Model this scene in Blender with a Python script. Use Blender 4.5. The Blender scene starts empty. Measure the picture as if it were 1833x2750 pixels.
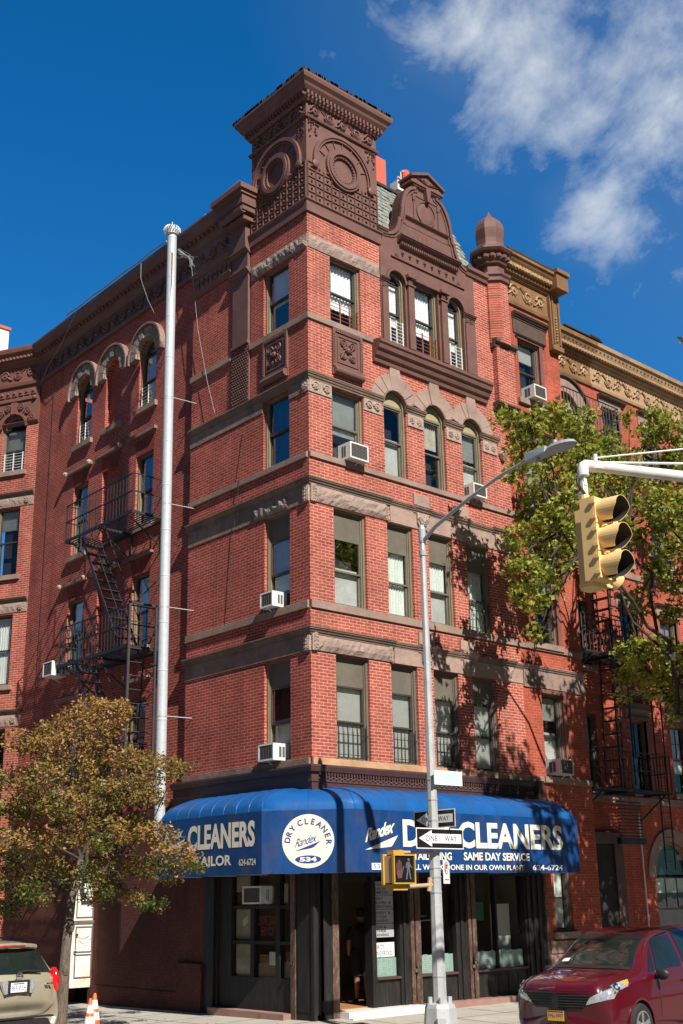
import bpy, bmesh, math, random
from math import sin, cos, pi, radians, sqrt, atan2
from mathutils import Vector, Matrix
random.seed(7)
SC = bpy.context.scene
# ---------------------------------------------------------------- camera
YAW, PITCH, ROLL = 0.7265, 0.29, -0.0172
cam_d = bpy.data.cameras.new('camera'); cam = bpy.data.objects.new('camera', cam_d)
SC.collection.objects.link(cam); SC.camera = cam
fw = Vector((sin(YAW)*cos(PITCH), cos(YAW)*cos(PITCH), sin(PITCH)))
r0 = Vector((cos(YAW), -sin(YAW), 0)); u0_ = r0.cross(fw)
rr = cos(ROLL)*r0 + sin(ROLL)*u0_; uu = -sin(ROLL)*r0 + cos(ROLL)*u0_
CAM = Vector((-15.662, -18.610, 2.297))
mw = Matrix((rr, uu, -fw)).transposed().to_4x4(); mw.translation = CAM
cam.matrix_world = mw
cam_d.sensor_fit = 'VERTICAL'; cam_d.sensor_height = 24.0
cam_d.lens = 3124.3/2750*24.0
cam_d.shift_x = (916.5-912.8)/2750; cam_d.shift_y = (1478.6-1375)/2750
cam_d.clip_start = .1; cam_d.clip_end = 4000
# ---------------------------------------------------------------- light
SUN = Vector((0.225, 1.0, -0.95)).normalized()
elev = math.asin(-SUN.z)
sl = bpy.data.lights.new('sun', 'SUN'); so = bpy.data.objects.new('sun', sl); SC.collection.objects.link(so)
sl.energy = 5.0; sl.angle = radians(.5); sl.color = (1.0, .945, .86)
so.rotation_euler = SUN.to_track_quat('-Z', 'Y').to_euler(); so.location = (-8, -40, 40)
W = bpy.data.worlds.new('World'); SC.world = W; W.use_nodes = True
wn, wl = W.node_tree.nodes, W.node_tree.links; wn.clear()
def N(nt, t, **k):
    n = nt.nodes.new(t)
    for a, b in k.items(): setattr(n, a, b)
    return n
wo = N(W.node_tree, 'ShaderNodeOutputWorld'); bg = N(W.node_tree, 'ShaderNodeBackground')
sky = N(W.node_tree, 'ShaderNodeTexSky'); sky.sky_type = 'NISHITA'; sky.sun_disc = False
sky.sun_elevation = elev; sky.sun_rotation = math.atan2(-SUN.x, -SUN.y)
sky.air_density = 1.0; sky.dust_density = .25; sky.ozone_density = 3.0
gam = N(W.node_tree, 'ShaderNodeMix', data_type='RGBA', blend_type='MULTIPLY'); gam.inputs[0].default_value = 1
tc = N(W.node_tree, 'ShaderNodeTexCoord'); spz = N(W.node_tree, 'ShaderNodeSeparateXYZ'); wl.new(tc.outputs['Generated'], spz.inputs[0])
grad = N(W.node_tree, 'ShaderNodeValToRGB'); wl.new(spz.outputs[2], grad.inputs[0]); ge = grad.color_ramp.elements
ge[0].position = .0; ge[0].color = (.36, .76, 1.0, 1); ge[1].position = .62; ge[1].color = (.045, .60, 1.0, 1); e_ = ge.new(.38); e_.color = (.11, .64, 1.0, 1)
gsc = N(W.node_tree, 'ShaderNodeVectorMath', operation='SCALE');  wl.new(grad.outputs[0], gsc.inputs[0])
pol = N(W.node_tree, 'ShaderNodeMapRange'); pdt = N(W.node_tree, 'ShaderNodeVectorMath', operation='DOT_PRODUCT'); wl.new(tc.outputs['Generated'], pdt.inputs[0]); pdt.inputs[1].default_value = (.50, .76, .42); wl.new(pdt.outputs['Value'], pol.inputs[0]); pol.interpolation_type = 'SMOOTHSTEP'; pol.inputs[1].default_value = -.1; pol.inputs[2].default_value = .85; pol.inputs[3].default_value = .40; pol.inputs[4].default_value = 2.1; wl.new(pol.outputs[0], gsc.inputs['Scale']); wl.new(gsc.outputs[0], gam.inputs[7])  # made-up sky gain: brightened toward the view, dimmed sunward to cut the fill
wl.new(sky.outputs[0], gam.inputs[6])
def wmath(op, a, b=None, c=None, clamp=False):
    n = N(W.node_tree, 'ShaderNodeMath', operation=op); n.use_clamp = clamp
    for i, v in enumerate((a, b, c)):
        if v is None: continue
        if isinstance(v, (int, float)): n.inputs[i].default_value = v
        else: wl.new(v, n.inputs[i])
    return n.outputs[0]
nz = N(W.node_tree, 'ShaderNodeTexNoise'); nz.inputs['Scale'].default_value = 8.5; nz.inputs['Detail'].default_value = 9; nz.inputs['Roughness'].default_value = .66
nz.inputs['Distortion'].default_value = .5
cmap = N(W.node_tree, 'ShaderNodeMapping'); cmap.inputs['Rotation'].default_value = (0, .5, .3); cmap.inputs['Scale'].default_value = (1.5, .8, 1.0); cmap.inputs['Location'].default_value = (3.4, 1.8, 4.6); wl.new(tc.outputs['Generated'], cmap.inputs[0]); wl.new(cmap.outputs[0], nz.inputs['Vector'])
nz2 = N(W.node_tree, 'ShaderNodeTexNoise'); nz2.inputs['Scale'].default_value = 26; nz2.inputs['Detail'].default_value = 6; nz2.inputs['Roughness'].default_value = .6
wl.new(tc.outputs['Generated'], nz2.inputs['Vector'])
CL = [(0.5491, 0.5295, 0.6467, 0.04, 0.5), (0.5652, 0.5126, 0.6463, 0.06, 0.75), (0.585, 0.4914, 0.6452, 0.075, 0.9), (0.6072, 0.473, 0.6384, 0.085, 0.95), (0.5884, 0.4705, 0.6576, 0.08, 0.8), (0.6318, 0.461, 0.6232, 0.08, 0.9), (0.6369, 0.478, 0.6049, 0.055, 0.8), (0.6555, 0.4719, 0.5896, 0.05, 0.65), (0.6662, 0.4543, 0.5915, 0.045, 0.6), (0.6624, 0.4277, 0.615, 0.08, 0.62), (0.666, 0.4049, 0.6265, 0.07, 0.6), (0.6699, 0.3866, 0.6339, 0.07, 0.7), (0.6907, 0.3866, 0.6111, 0.075, 0.85), (0.7047, 0.3949, 0.5894, 0.075, 0.95), (0.7061, 0.4144, 0.5742, 0.06, 0.85), (0.7013, 0.4364, 0.5637, 0.055, 0.6), (0.7013, 0.4518, 0.5514, 0.05, 0.5), (0.7048, 0.475, 0.527, 0.06, 0.85), (0.7199, 0.4654, 0.5148, 0.055, 0.85), (0.7293, 0.4506, 0.5149, 0.045, 0.65), (0.6918, 0.4786, 0.5406, 0.05, 0.5), (0.6779, 0.4978, 0.541, 0.03, 0.35), (0.7086, 0.4626, 0.5328, 0.05, 0.6), (0.7272, 0.4071, 0.5527, 0.06, 0.55), (0.7299, 0.4243, 0.5359, 0.04, 0.35), (0.6992, 0.3588, 0.6183, 0.2, 0.7), (0.7537, 0.3353, 0.5652, 0.25, 0.6), (0.5931, 0.4095, 0.6932, 0.25, 0.6), (0.8444, 0.3436, 0.411, 0.15, 0.6)]
acc = None
for (x, y, z, r, s) in CL:
    d = N(W.node_tree, 'ShaderNodeVectorMath', operation='DISTANCE'); wl.new(tc.outputs['Generated'], d.inputs[0]); d.inputs[1].default_value = (x, y, z)
    v = wmath('MULTIPLY', wmath('SUBTRACT', 1, wmath('DIVIDE', d.outputs['Value'], r), clamp=True), s)
    acc = v if acc is None else wmath('MAXIMUM', acc, v)
dens = wmath('ADD', wmath('ADD', acc, wmath('MULTIPLY', wmath('SUBTRACT', nz.outputs[0], .5), 1.75)), wmath('MULTIPLY', wmath('SUBTRACT', nz2.outputs[0], .5), .8))
dens = wmath('MULTIPLY', wmath('SUBTRACT', dens, .27), 1.15, clamp=True)
dens = wmath('MULTIPLY', dens, wmath('MULTIPLY', acc, 6, clamp=True))
dens = wmath('MAXIMUM', dens, wmath('MULTIPLY', acc, .16))
mx = N(W.node_tree, 'ShaderNodeMix', data_type='RGBA')
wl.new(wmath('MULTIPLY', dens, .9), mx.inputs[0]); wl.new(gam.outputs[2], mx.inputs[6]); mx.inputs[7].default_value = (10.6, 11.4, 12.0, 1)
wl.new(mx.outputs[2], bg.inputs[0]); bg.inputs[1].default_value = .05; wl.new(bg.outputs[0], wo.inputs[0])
SC.view_settings.view_transform = 'Standard'; SC.view_settings.look = 'None'; SC.view_settings.exposure = .48; SC.view_settings.gamma = 1
SC.render.engine = 'CYCLES'
# ---------------------------------------------------------------- materials
MT = {}
def newmat(name):
    m = bpy.data.materials.new(name); m.use_nodes = True; nt = m.node_tree; nt.nodes.clear()
    o = nt.nodes.new('ShaderNodeOutputMaterial'); b = nt.nodes.new('ShaderNodeBsdfPrincipled'); nt.links.new(b.outputs[0], o.inputs[0])
    MT[name] = m
    return m, nt, b, o
def mat(name, col, rough=.7, var=.15, scale=6, bump=.0, bscale=40, metal=0, spec=.5, col2=None, stretch=None, dirt=None, dscale=1.2, coat=0):
    m, nt, b, o = newmat(name)
    t = nt.nodes.new('ShaderNodeTexCoord'); n = nt.nodes.new('ShaderNodeTexNoise'); n.inputs['Scale'].default_value = scale; n.inputs['Detail'].default_value = 6; n.inputs['Roughness'].default_value = .65
    vec = t.outputs['Object']
    if stretch:
        mp = nt.nodes.new('ShaderNodeMapping'); mp.inputs['Scale'].default_value = stretch; nt.links.new(vec, mp.inputs[0]); vec = mp.outputs[0]
    nt.links.new(vec, n.inputs['Vector'])
    r = nt.nodes.new('ShaderNodeValToRGB'); r.color_ramp.elements[0].position = .32; r.color_ramp.elements[1].position = .68
    c2 = col2 or tuple(c*(1+var) for c in col)
    r.color_ramp.elements[0].color = (*[c*(1-var) for c in col], 1); r.color_ramp.elements[1].color = (*c2, 1)
    nt.links.new(n.outputs[0], r.inputs[0]); out = r.outputs[0]
    if dirt:
        n2 = nt.nodes.new('ShaderNodeTexNoise'); n2.inputs['Scale'].default_value = dscale; n2.inputs['Detail'].default_value = 8; n2.inputs['Roughness'].default_value = .7
        nt.links.new(vec, n2.inputs['Vector'])
        r2 = nt.nodes.new('ShaderNodeValToRGB'); r2.color_ramp.elements[0].position = .48; r2.color_ramp.elements[1].position = .72
        nt.links.new(n2.outputs[0], r2.inputs[0])
        mm = nt.nodes.new('ShaderNodeMix'); mm.data_type = 'RGBA'; nt.links.new(r2.outputs[0], mm.inputs[0]); nt.links.new(out, mm.inputs[6]); mm.inputs[7].default_value = (*dirt, 1); out = mm.outputs[2]
    nt.links.new(out, b.inputs['Base Color'])
    b.inputs['Roughness'].default_value = rough; b.inputs['Metallic'].default_value = metal; b.inputs['Specular IOR Level'].default_value = spec
    if coat: b.inputs['Coat Weight'].default_value = coat; b.inputs['Coat Roughness'].default_value = .04
    if bump:
        n3 = nt.nodes.new('ShaderNodeTexNoise'); n3.inputs['Scale'].default_value = bscale; n3.inputs['Detail'].default_value = 5; nt.links.new(vec, n3.inputs['Vector'])
        bp = nt.nodes.new('ShaderNodeBump'); bp.inputs['Strength'].default_value = bump; bp.inputs['Distance'].default_value = .03; nt.links.new(n3.outputs[0], bp.inputs['Height']); nt.links.new(bp.outputs[0], b.inputs['Normal'])
    return m
def brick(name, c1, c2, mortar, ang=0, wash=None, washamt=.5, mort=.009, bw=.222, paint=False, rot=False):
    """u = x*cos + y*sin ... for walls along x and y u = x+y"""
    m, nt, b, o = newmat(name)
    t = nt.nodes.new('ShaderNodeTexCoord'); s = nt.nodes.new('ShaderNodeSeparateXYZ'); nt.links.new(t.outputs['Object'], s.inputs[0])
    def M(op, a, bb):
        n = nt.nodes.new('ShaderNodeMath'); n.operation = op
        for i, v in enumerate((a, bb)):
            if isinstance(v, (int, float)): n.inputs[i].default_value = v
            else: nt.links.new(v, n.inputs[i])
        return n.outputs[0]
    if ang: u = M('ADD', M('MULTIPLY', s.outputs[0], cos(ang)), M('MULTIPLY', s.outputs[1], sin(ang)))
    else: u = M('ADD', s.outputs[0], s.outputs[1])
    c = nt.nodes.new('ShaderNodeCombineXYZ')
    if rot: nt.links.new(s.outputs[2], c.inputs[0]); nt.links.new(u, c.inputs[1])
    else: nt.links.new(u, c.inputs[0]); nt.links.new(s.outputs[2], c.inputs[1])
    br = nt.nodes.new('ShaderNodeTexBrick'); nt.links.new(c.outputs[0], br.inputs['Vector'])
    br.inputs['Scale'].default_value = 1; br.inputs['Brick Width'].default_value = bw; br.inputs['Row Height'].default_value = .0705
    br.inputs['Mortar Size'].default_value = mort; br.inputs['Mortar Smooth'].default_value = .25; br.inputs['Bias'].default_value = -.1
    br.inputs['Color1'].default_value = (*c1, 1); br.inputs['Color2'].default_value = (*c2, 1); br.inputs['Mortar'].default_value = (*mortar, 1)
    n = nt.nodes.new('ShaderNodeTexNoise'); n.inputs['Scale'].default_value = .8; n.inputs['Detail'].default_value = 9; n.inputs['Roughness'].default_value = .72; nt.links.new(t.outputs['Object'], n.inputs['Vector'])
    hs = nt.nodes.new('ShaderNodeHueSaturation'); nt.links.new(br.outputs[0], hs.inputs['Color'])
    mr = nt.nodes.new('ShaderNodeMapRange'); nt.links.new(n.outputs[0], mr.inputs[0]); mr.inputs[1].default_value = .3; mr.inputs[2].default_value = .7; mr.inputs[3].default_value = .66; mr.inputs[4].default_value = 1.26
    nt.links.new(mr.outputs[0], hs.inputs['Value'])
    n4 = nt.nodes.new('ShaderNodeTexNoise'); n4.inputs['Scale'].default_value = 14; n4.inputs['Detail'].default_value = 4; nt.links.new(t.outputs['Object'], n4.inputs['Vector'])
    hs2 = nt.nodes.new('ShaderNodeHueSaturation'); nt.links.new(hs.outputs[0], hs2.inputs['Color'])
    mr2 = nt.nodes.new('ShaderNodeMapRange'); nt.links.new(n4.outputs[0], mr2.inputs[0]); mr2.inputs[1].default_value = .3; mr2.inputs[2].default_value = .7; mr2.inputs[3].default_value = .8; mr2.inputs[4].default_value = 1.2
    nt.links.new(mr2.outputs[0], hs2.inputs['Value']); out = hs2.outputs[0]
    ms = nt.nodes.new('ShaderNodeMapping'); ms.inputs['Scale'].default_value = (2.6, 2.6, .16); nt.links.new(t.outputs['Object'], ms.inputs[0]); n5 = nt.nodes.new('ShaderNodeTexNoise'); n5.inputs['Scale'].default_value = 1; n5.inputs['Detail'].default_value = 8; n5.inputs['Roughness'].default_value = .65; nt.links.new(ms.outputs[0], n5.inputs['Vector'])
    r5 = nt.nodes.new('ShaderNodeMapRange'); nt.links.new(n5.outputs[0], r5.inputs[0]); r5.inputs[1].default_value = .52; r5.inputs[2].default_value = .74; r5.inputs[3].default_value = 0; r5.inputs[4].default_value = .55
    m5 = nt.nodes.new('ShaderNodeMix'); m5.data_type = 'RGBA'; nt.links.new(r5.outputs[0], m5.inputs[0]); nt.links.new(out, m5.inputs[6]); m5.inputs[7].default_value = (c2[0]*.55, c2[1]*.7, c2[2]*.75, 1); out = m5.outputs[2]
    if wash:
        n2 = nt.nodes.new('ShaderNodeTexNoise'); n2.inputs['Scale'].default_value = .55; n2.inputs['Detail'].default_value = 10; n2.inputs['Roughness'].default_value = .75; nt.links.new(t.outputs['Object'], n2.inputs['Vector'])
        r2 = nt.nodes.new('ShaderNodeValToRGB'); r2.color_ramp.elements[0].position = .5; r2.color_ramp.elements[1].position = .72; r2.color_ramp.elements[1].color = (washamt,)*3+(1,); nt.links.new(n2.outputs[0], r2.inputs[0])
        mm = nt.nodes.new('ShaderNodeMix'); mm.data_type = 'RGBA'; nt.links.new(r2.outputs[0], mm.inputs[0]); nt.links.new(out, mm.inputs[6]); mm.inputs[7].default_value = (*wash, 1); out = mm.outputs[2]
    nt.links.new(out, b.inputs['Base Color']); b.inputs['Roughness'].default_value = .88; b.inputs['Specular IOR Level'].default_value = .25
    bp = nt.nodes.new('ShaderNodeBump'); bp.invert = True; bp.inputs['Strength'].default_value = .55; bp.inputs['Distance'].default_value = .012
    nt.links.new(br.outputs['Fac'], bp.inputs['Height']); nt.links.new(bp.outputs[0], b.inputs['Normal'])
    return m
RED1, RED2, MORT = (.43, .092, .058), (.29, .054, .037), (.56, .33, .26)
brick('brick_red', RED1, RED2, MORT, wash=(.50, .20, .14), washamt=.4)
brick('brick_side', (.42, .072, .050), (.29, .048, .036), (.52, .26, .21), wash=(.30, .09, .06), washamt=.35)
brick('brick_orange', (.43, .085, .045), (.32, .06, .035), (.42, .18, .13), wash=(.30, .10, .07), washamt=.5, mort=.006)
WA = radians(118)
brick('brick_wing', RED1, RED2, MORT, ang=WA)
brick('brick_painted', (.125, .045, .034), (.11, .038, .03), (.10, .035, .028), mort=.006)
brick('brick_soldier', (.28, .04, .026), (.22, .032, .022), (.30, .12, .09), rot=True)
BROWN = (.165, .078, .062)
mat('brown_paint', BROWN, .62, .14, 3, .10, 60, dirt=(.12, .057, .046))
mat('brown_wing', (.185, .078, .062), .6, .14, 3, .10, 60)
mat('sandstone', (.36, .25, .205), .85, .14, 4, .35, 30, dirt=(.24, .16, .13))
mat('rockstone', (.34, .245, .205), .9, .2, 5, .8, 22, dirt=(.20, .135, .11), dscale=2.5)
mat('rockdark', (.32, .25, .21), .9, .25, 5, .8, 22, dirt=(.17, .13, .115), dscale=2.2)
mat('cornice_stone', (.20, .135, .10), .8, .2, 4, .3, 30, dirt=(.09, .07, .062))
mat('sill_stone', (.30, .205, .165), .85, .16, 4, .3, 30, dirt=(.20, .14, .115))
mat('carved_stone', (.42, .31, .255), .85, .25, 16, .9, 18, dirt=(.22, .15, .12), dscale=8)
mat('base_stone', (.47, .27, .15), .85, .25, 2.5, .3, 25, dirt=(.42, .33, .24))
mat('side_stone', (.27, .18, .15), .85, .2, 3, .4, 25, dirt=(.13, .09, .075))
mat('gold_brown', (.22, .115, .048), .7, .3, 2.2, .2, 40, dirt=(.20, .09, .035))
mat('tan_paint', (.40, .26, .145), .75, .12, 2, .2, 40, dirt=(.25, .155, .08))
mat('dark_brown', (.085, .052, .036), .75, .25, 4, .3, 30)
mat('frieze_gilt', (.42, .27, .14), .7, .35, 9, .3, 30, dirt=(.15, .09, .045), dscale=6)
mat('shop_cornice', (.085, .040, .036), .55, .2, 5, .3, 40)
mat('slate', (.20, .21, .185), .8, .45, 5, .5, 14, dirt=(.34, .35, .30), dscale=4)
mat('roof_tar', (.04, .038, .038), .9, .3, 3, .4, 20)
mat('frame_tan', (.20, .165, .105), .6, .12, 5)
mat('frame_dark', (.055, .046, .038), .5, .15, 5)
mat('panel_grey', (.145, .125, .095), .65, .12, 4, dirt=(.11, .095, .075))
mat('lunette', (.36, .29, .17), .7, .1, 4)
mat('blind_white', (.80, .81, .76), .6, .04, 4)
mat('shade_white', (.90, .91, .92), .6, .03, 3)
mat('blind_grey', (.52, .53, .51), .7, .12, 3)
mat('curtain', (.74, .78, .74), .8, .18, 9, stretch=(14, 14, .6))
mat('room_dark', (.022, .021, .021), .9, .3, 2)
mat('black_paint', (.016, .015, .014), .6, .25, 5, .1, 30, spec=.3, dirt=(.035, .033, .03), dscale=3, stretch=(3, 3, .5))
mat('brown_post', (.085, .042, .028), .6, .4, 6, .3, 30, dirt=(.20, .17, .14), dscale=14, stretch=(1, 1, .4))
mat('iron', (.020, .020, .021), .55, .2, 9)
mat('iron_gate', (.045, .045, .045), .6, .2, 9)
mat('galv', (.52, .555, .585), .5, .10, 9, .1, 12, metal=.1, dirt=(.48, .52, .56), dscale=3)
mat('pole_metal', (.50, .51, .51), .5, .12, 12, .1, 30, metal=.2, dirt=(.36, .37, .37), dscale=6)
mat('lamp_metal', (.42, .45, .47), .45, .08, 8, metal=.2)
mat('white_metal', (.72, .73, .71), .5, .06, 8, dirt=(.58, .58, .55))
mat('rust', (.30, .11, .035), .85, .35, 9)
mat('ac_dark', (.10, .105, .11), .6, .2, 20)
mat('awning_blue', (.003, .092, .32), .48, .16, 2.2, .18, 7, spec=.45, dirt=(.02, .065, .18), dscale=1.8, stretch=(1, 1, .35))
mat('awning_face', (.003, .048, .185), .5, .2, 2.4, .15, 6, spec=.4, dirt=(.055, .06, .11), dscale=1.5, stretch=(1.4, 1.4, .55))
mat('cream', (.80, .76, .65), .6, .05, 7)
mat('sign_blue', (.02, .05, .26), .5, .05, 7)
mat('white_sign', (.82, .82, .80), .45, .03, 7)
mat('henry_sign', (.62, .82, .76), .5, .04, 7)
mat('faded_letter', (.50, .68, .63), .5, .05, 7)
mat('sign_black', (.012, .013, .012), .4, .1, 7)
mat('sign_grey', (.42, .42, .44), .4, .08, 7)
mat('letter_dark', (.03, .032, .04), .5, .1, 7)
mat('signal_yellow', (.88, .60, .26), .5, .08, 3, dirt=(.82, .55, .22))
mat('ped_yellow', (.55, .33, .05), .4, .08, 5)
mat('signal_side', (.48, .33, .21), .5, .08, 5)
mat('black_lens', (.012, .012, .013), .3, .2, 5)
mat('visor_dark', (.03, .028, .024), .7, .2, 9)
mat('hand_red', (.13, .055, .055), .6, .2, 20)
mat('walk_grey', (.11, .115, .12), .6, .2, 20)
mat('red_sign', (.65, .03, .02), .5, .1, 7)
mat('neon_dull', (.30, .05, .025), .5, .2, 9)
mat('paper', (.50, .47, .36), .8, .15, 5, dirt=(.38, .34, .25))
mat('cardboard', (.26, .14, .06), .8, .25, 5)
mat('green_paper', (.05, .20, .12), .8, .2, 5)
mat('lattice_film', (.45, .60, .58), .5, .08, 5)
mat('lattice_line', (.70, .80, .78), .5, .04, 5)
mat('shop_wall', (.34, .31, .22), .8, .1, 2)
mat('wood_floor', (.42, .20, .085), .5, .25, 3, stretch=(1, 9, 1))
mat('step_white', (.70, .66, .60), .6, .08, 5)
mat('concrete', (.42, .385, .33), .9, .12, 2.0, .25, 30, dirt=(.36, .33, .28), dscale=1.4)
mat('kerb_stone', (.35, .32, .28), .85, .15, 3, .3, 30)
mat('asphalt', (.17, .155, .13), .85, .2, 6, .5, 60)
mat('earth', (.09, .065, .045), .95, .3, 8, .5, 30)
mat('grass_blade', (.10, .17, .035), .8, .4, 9)
mat('red_chimney', (.66, .12, .075), .8, .06, 3, .15, 30)
mat('stucco_white', (.80, .80, .78), .8, .04, 3)
mat('terracotta', (.52, .15, .06), .8, .12, 5)
mat('step_pink', (.30, .17, .14), .8, .15, 3, .2, 30)
mat('orange_plastic', (.90, .13, .012), .45, .06, 5)
mat('white_tape', (.85, .85, .83), .4, .05, 5)
mat('door_white', (.78, .77, .72), .6, .05, 3, dirt=(.60, .34, .14), dscale=1.1)
mat('van_red', (.085, .003, .009), .3, .08, 3, spec=.4, coat=1)
mat('suv_beige', (.36, .32, .235), .35, .05, 3, metal=.25, coat=.5)
mat('car_glass', (.012, .018, .016), .06, .2, 3, spec=.8)
mat('tyre', (.02, .02, .02), .85, .2, 20)
mat('rim', (.50, .50, .49), .35, .08, 10, metal=.7)
mat('chrome', (.72, .72, .72), .15, .05, 8, metal=1)
mat('headlight', (.70, .74, .76), .12, .3, 26, metal=.6, coat=1)
mat('amber', (.90, .32, .02), .25, .08, 9)
mat('tail_red', (.60, .008, .008), .16, .3, 16, coat=1)
mat('plastic_black', (.018, .018, .02), .5, .2, 12)
mat('plate_yellow', (.80, .42, .01), .5, .05, 9)
mat('skin', (.30, .15, .09), .6, .08, 9)
mat('hair', (.012, .010, .009), .7, .2, 20)
mat('shirt', (.016, .018, .024), .85, .2, 20)
mat('shorts', (.012, .013, .015), .85, .2, 20)
mat('bark', (.17, .135, .10), .9, .45, 8, .9, 20, stretch=(5, 5, .8), dirt=(.06, .048, .038), dscale=3)
mat('bark_plane', (.05, .039, .029), .9, .4, 8, .5, 20)
mat('cable', (.32, .34, .34), .6, .1, 9)
mat('cable_dark', (.04, .04, .04), .7, .1, 9)
def glass(name, refl=1.0, tint=(.965, .975, .97)):
    m, nt, b, o = newmat(name); nt.nodes.remove(b)
    tr = nt.nodes.new('ShaderNodeBsdfTransparent'); tr.inputs[0].default_value = (*tint, 1)
    g = nt.nodes.new('ShaderNodeBsdfGlossy'); g.inputs['Roughness'].default_value = .015; g.inputs[0].default_value = (.95, .97, 1, 1)
    gm = nt.nodes.new('ShaderNodeNewGeometry'); dt = nt.nodes.new('ShaderNodeVectorMath'); dt.operation = 'DOT_PRODUCT'; nt.links.new(gm.outputs['Normal'], dt.inputs[0]); nt.links.new(gm.outputs['Incoming'], dt.inputs[1])
    def M(op, a, b_, cl=False):
        q = nt.nodes.new('ShaderNodeMath'); q.operation = op; q.use_clamp = cl
        for i, v in enumerate((a, b_)):
            if isinstance(v, (int, float)): q.inputs[i].default_value = v
            elif v is not None: nt.links.new(v, q.inputs[i])
        return q.outputs[0]
    fr_ = M('MULTIPLY_ADD' if False else 'ADD', M('MULTIPLY', M('POWER', M('SUBTRACT', 1, M('ABSOLUTE', dt.outputs['Value'], None)), 4.0), .9*refl), .085*refl, True)
    t = nt.nodes.new('ShaderNodeTexCoord'); n = nt.nodes.new('ShaderNodeTexNoise'); n.inputs['Scale'].default_value = 1.6; nt.links.new(t.outputs['Object'], n.inputs['Vector'])
    bp = nt.nodes.new('ShaderNodeBump'); bp.inputs['Strength'].default_value = .30; bp.inputs['Distance'].default_value = .02; nt.links.new(n.outputs[0], bp.inputs['Height']); nt.links.new(bp.outputs[0], g.inputs['Normal'])
    mx = nt.nodes.new('ShaderNodeMixShader')
    nt.links.new(fr_, mx.inputs[0]); nt.links.new(tr.outputs[0], mx.inputs[1]); nt.links.new(g.outputs[0], mx.inputs[2]); nt.links.new(mx.outputs[0], o.inputs[0])
glass('glass'); glass('shop_glass', .35, (.86, .88, .86))
def leafmat(name, cols, trans=.25, low=None):
    m, nt, b, o = newmat(name)
    g = nt.nodes.new('ShaderNodeObjectInfo'); t = nt.nodes.new('ShaderNodeTexCoord')
    n = nt.nodes.new('ShaderNodeTexNoise'); n.inputs['Scale'].default_value = 1.3; n.inputs['Detail'].default_value = 3; nt.links.new(t.outputs['Object'], n.inputs['Vector'])
    w = nt.nodes.new('ShaderNodeTexWhiteNoise'); w.noise_dimensions = '3D'
    sn = nt.nodes.new('ShaderNodeVectorMath'); sn.operation = 'SNAP'; sn.inputs[1].default_value = (.09, .09, .09); nt.links.new(t.outputs['Object'], sn.inputs[0]); nt.links.new(sn.outputs[0], w.inputs['Vector'])
    ad = nt.nodes.new('ShaderNodeMath'); ad.operation = 'MULTIPLY_ADD'; nt.links.new(w.outputs[0], ad.inputs[0]); ad.inputs[1].default_value = .5; nt.links.new(n.outputs[0], ad.inputs[2])
    mr = nt.nodes.new('ShaderNodeMapRange'); nt.links.new(ad.outputs[0], mr.inputs[0]); mr.inputs[1].default_value = .38; mr.inputs[2].default_value = 1.1
    r = nt.nodes.new('ShaderNodeValToRGB'); nt.links.new(mr.outputs[0], r.inputs[0])
    el = r.color_ramp.elements
    el[0].color = (*cols[0], 1); el[1].color = (*cols[-1], 1)
    for i, c in enumerate(cols[1:-1]): e = el.new((i+1)/(len(cols)-1)); e.color = (*c, 1)
    out = r.outputs[0]
    if low:
        sx = nt.nodes.new('ShaderNodeSeparateXYZ'); nt.links.new(t.outputs['Object'], sx.inputs[0]); m2 = nt.nodes.new('ShaderNodeMapRange'); nt.links.new(sx.outputs[2], m2.inputs[0]); m2.inputs[1].default_value = low[1]; m2.inputs[2].default_value = low[2]; m2.inputs[3].default_value = 1.0; m2.inputs[4].default_value = .2
        a2 = nt.nodes.new('ShaderNodeMath'); a2.operation = 'MULTIPLY'; nt.links.new(m2.outputs[0], a2.inputs[0]); m3 = nt.nodes.new('ShaderNodeMapRange'); nt.links.new(n.outputs[0], m3.inputs[0]); m3.inputs[1].default_value = .43; m3.inputs[2].default_value = .50; nt.links.new(m3.outputs[0], a2.inputs[1])
        mm = nt.nodes.new('ShaderNodeMix'); mm.data_type = 'RGBA'; nt.links.new(a2.outputs[0], mm.inputs[0]); nt.links.new(out, mm.inputs[6]); mm.inputs[7].default_value = (*low[0], 1); out = mm.outputs[2]
    nt.links.new(out, b.inputs['Base Color']); b.inputs['Roughness'].default_value = .5; b.inputs['Specular IOR Level'].default_value = .35
    tl = nt.nodes.new('ShaderNodeBsdfTranslucent'); nt.links.new(out, tl.inputs[0]); mx = nt.nodes.new('ShaderNodeMixShader'); mx.inputs[0].default_value = trans
    nt.links.new(b.outputs[0], mx.inputs[1]); nt.links.new(tl.outputs[0], mx.inputs[2]); nt.links.new(mx.outputs[0], o.inputs[0])
leafmat('leaf_autumn', [(.10, .11, .02), (.28, .19, .045), (.46, .235, .085), (.52, .24, .11), (.36, .24, .06)], low=((.055, .115, .014), 1.8, 6.8))
leafmat('leaf_green', trans=.38, cols=[(.07, .12, .012), (.17, .22, .022), (.31, .34, .045), (.48, .48, .11), (.26, .27, .035)])

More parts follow.
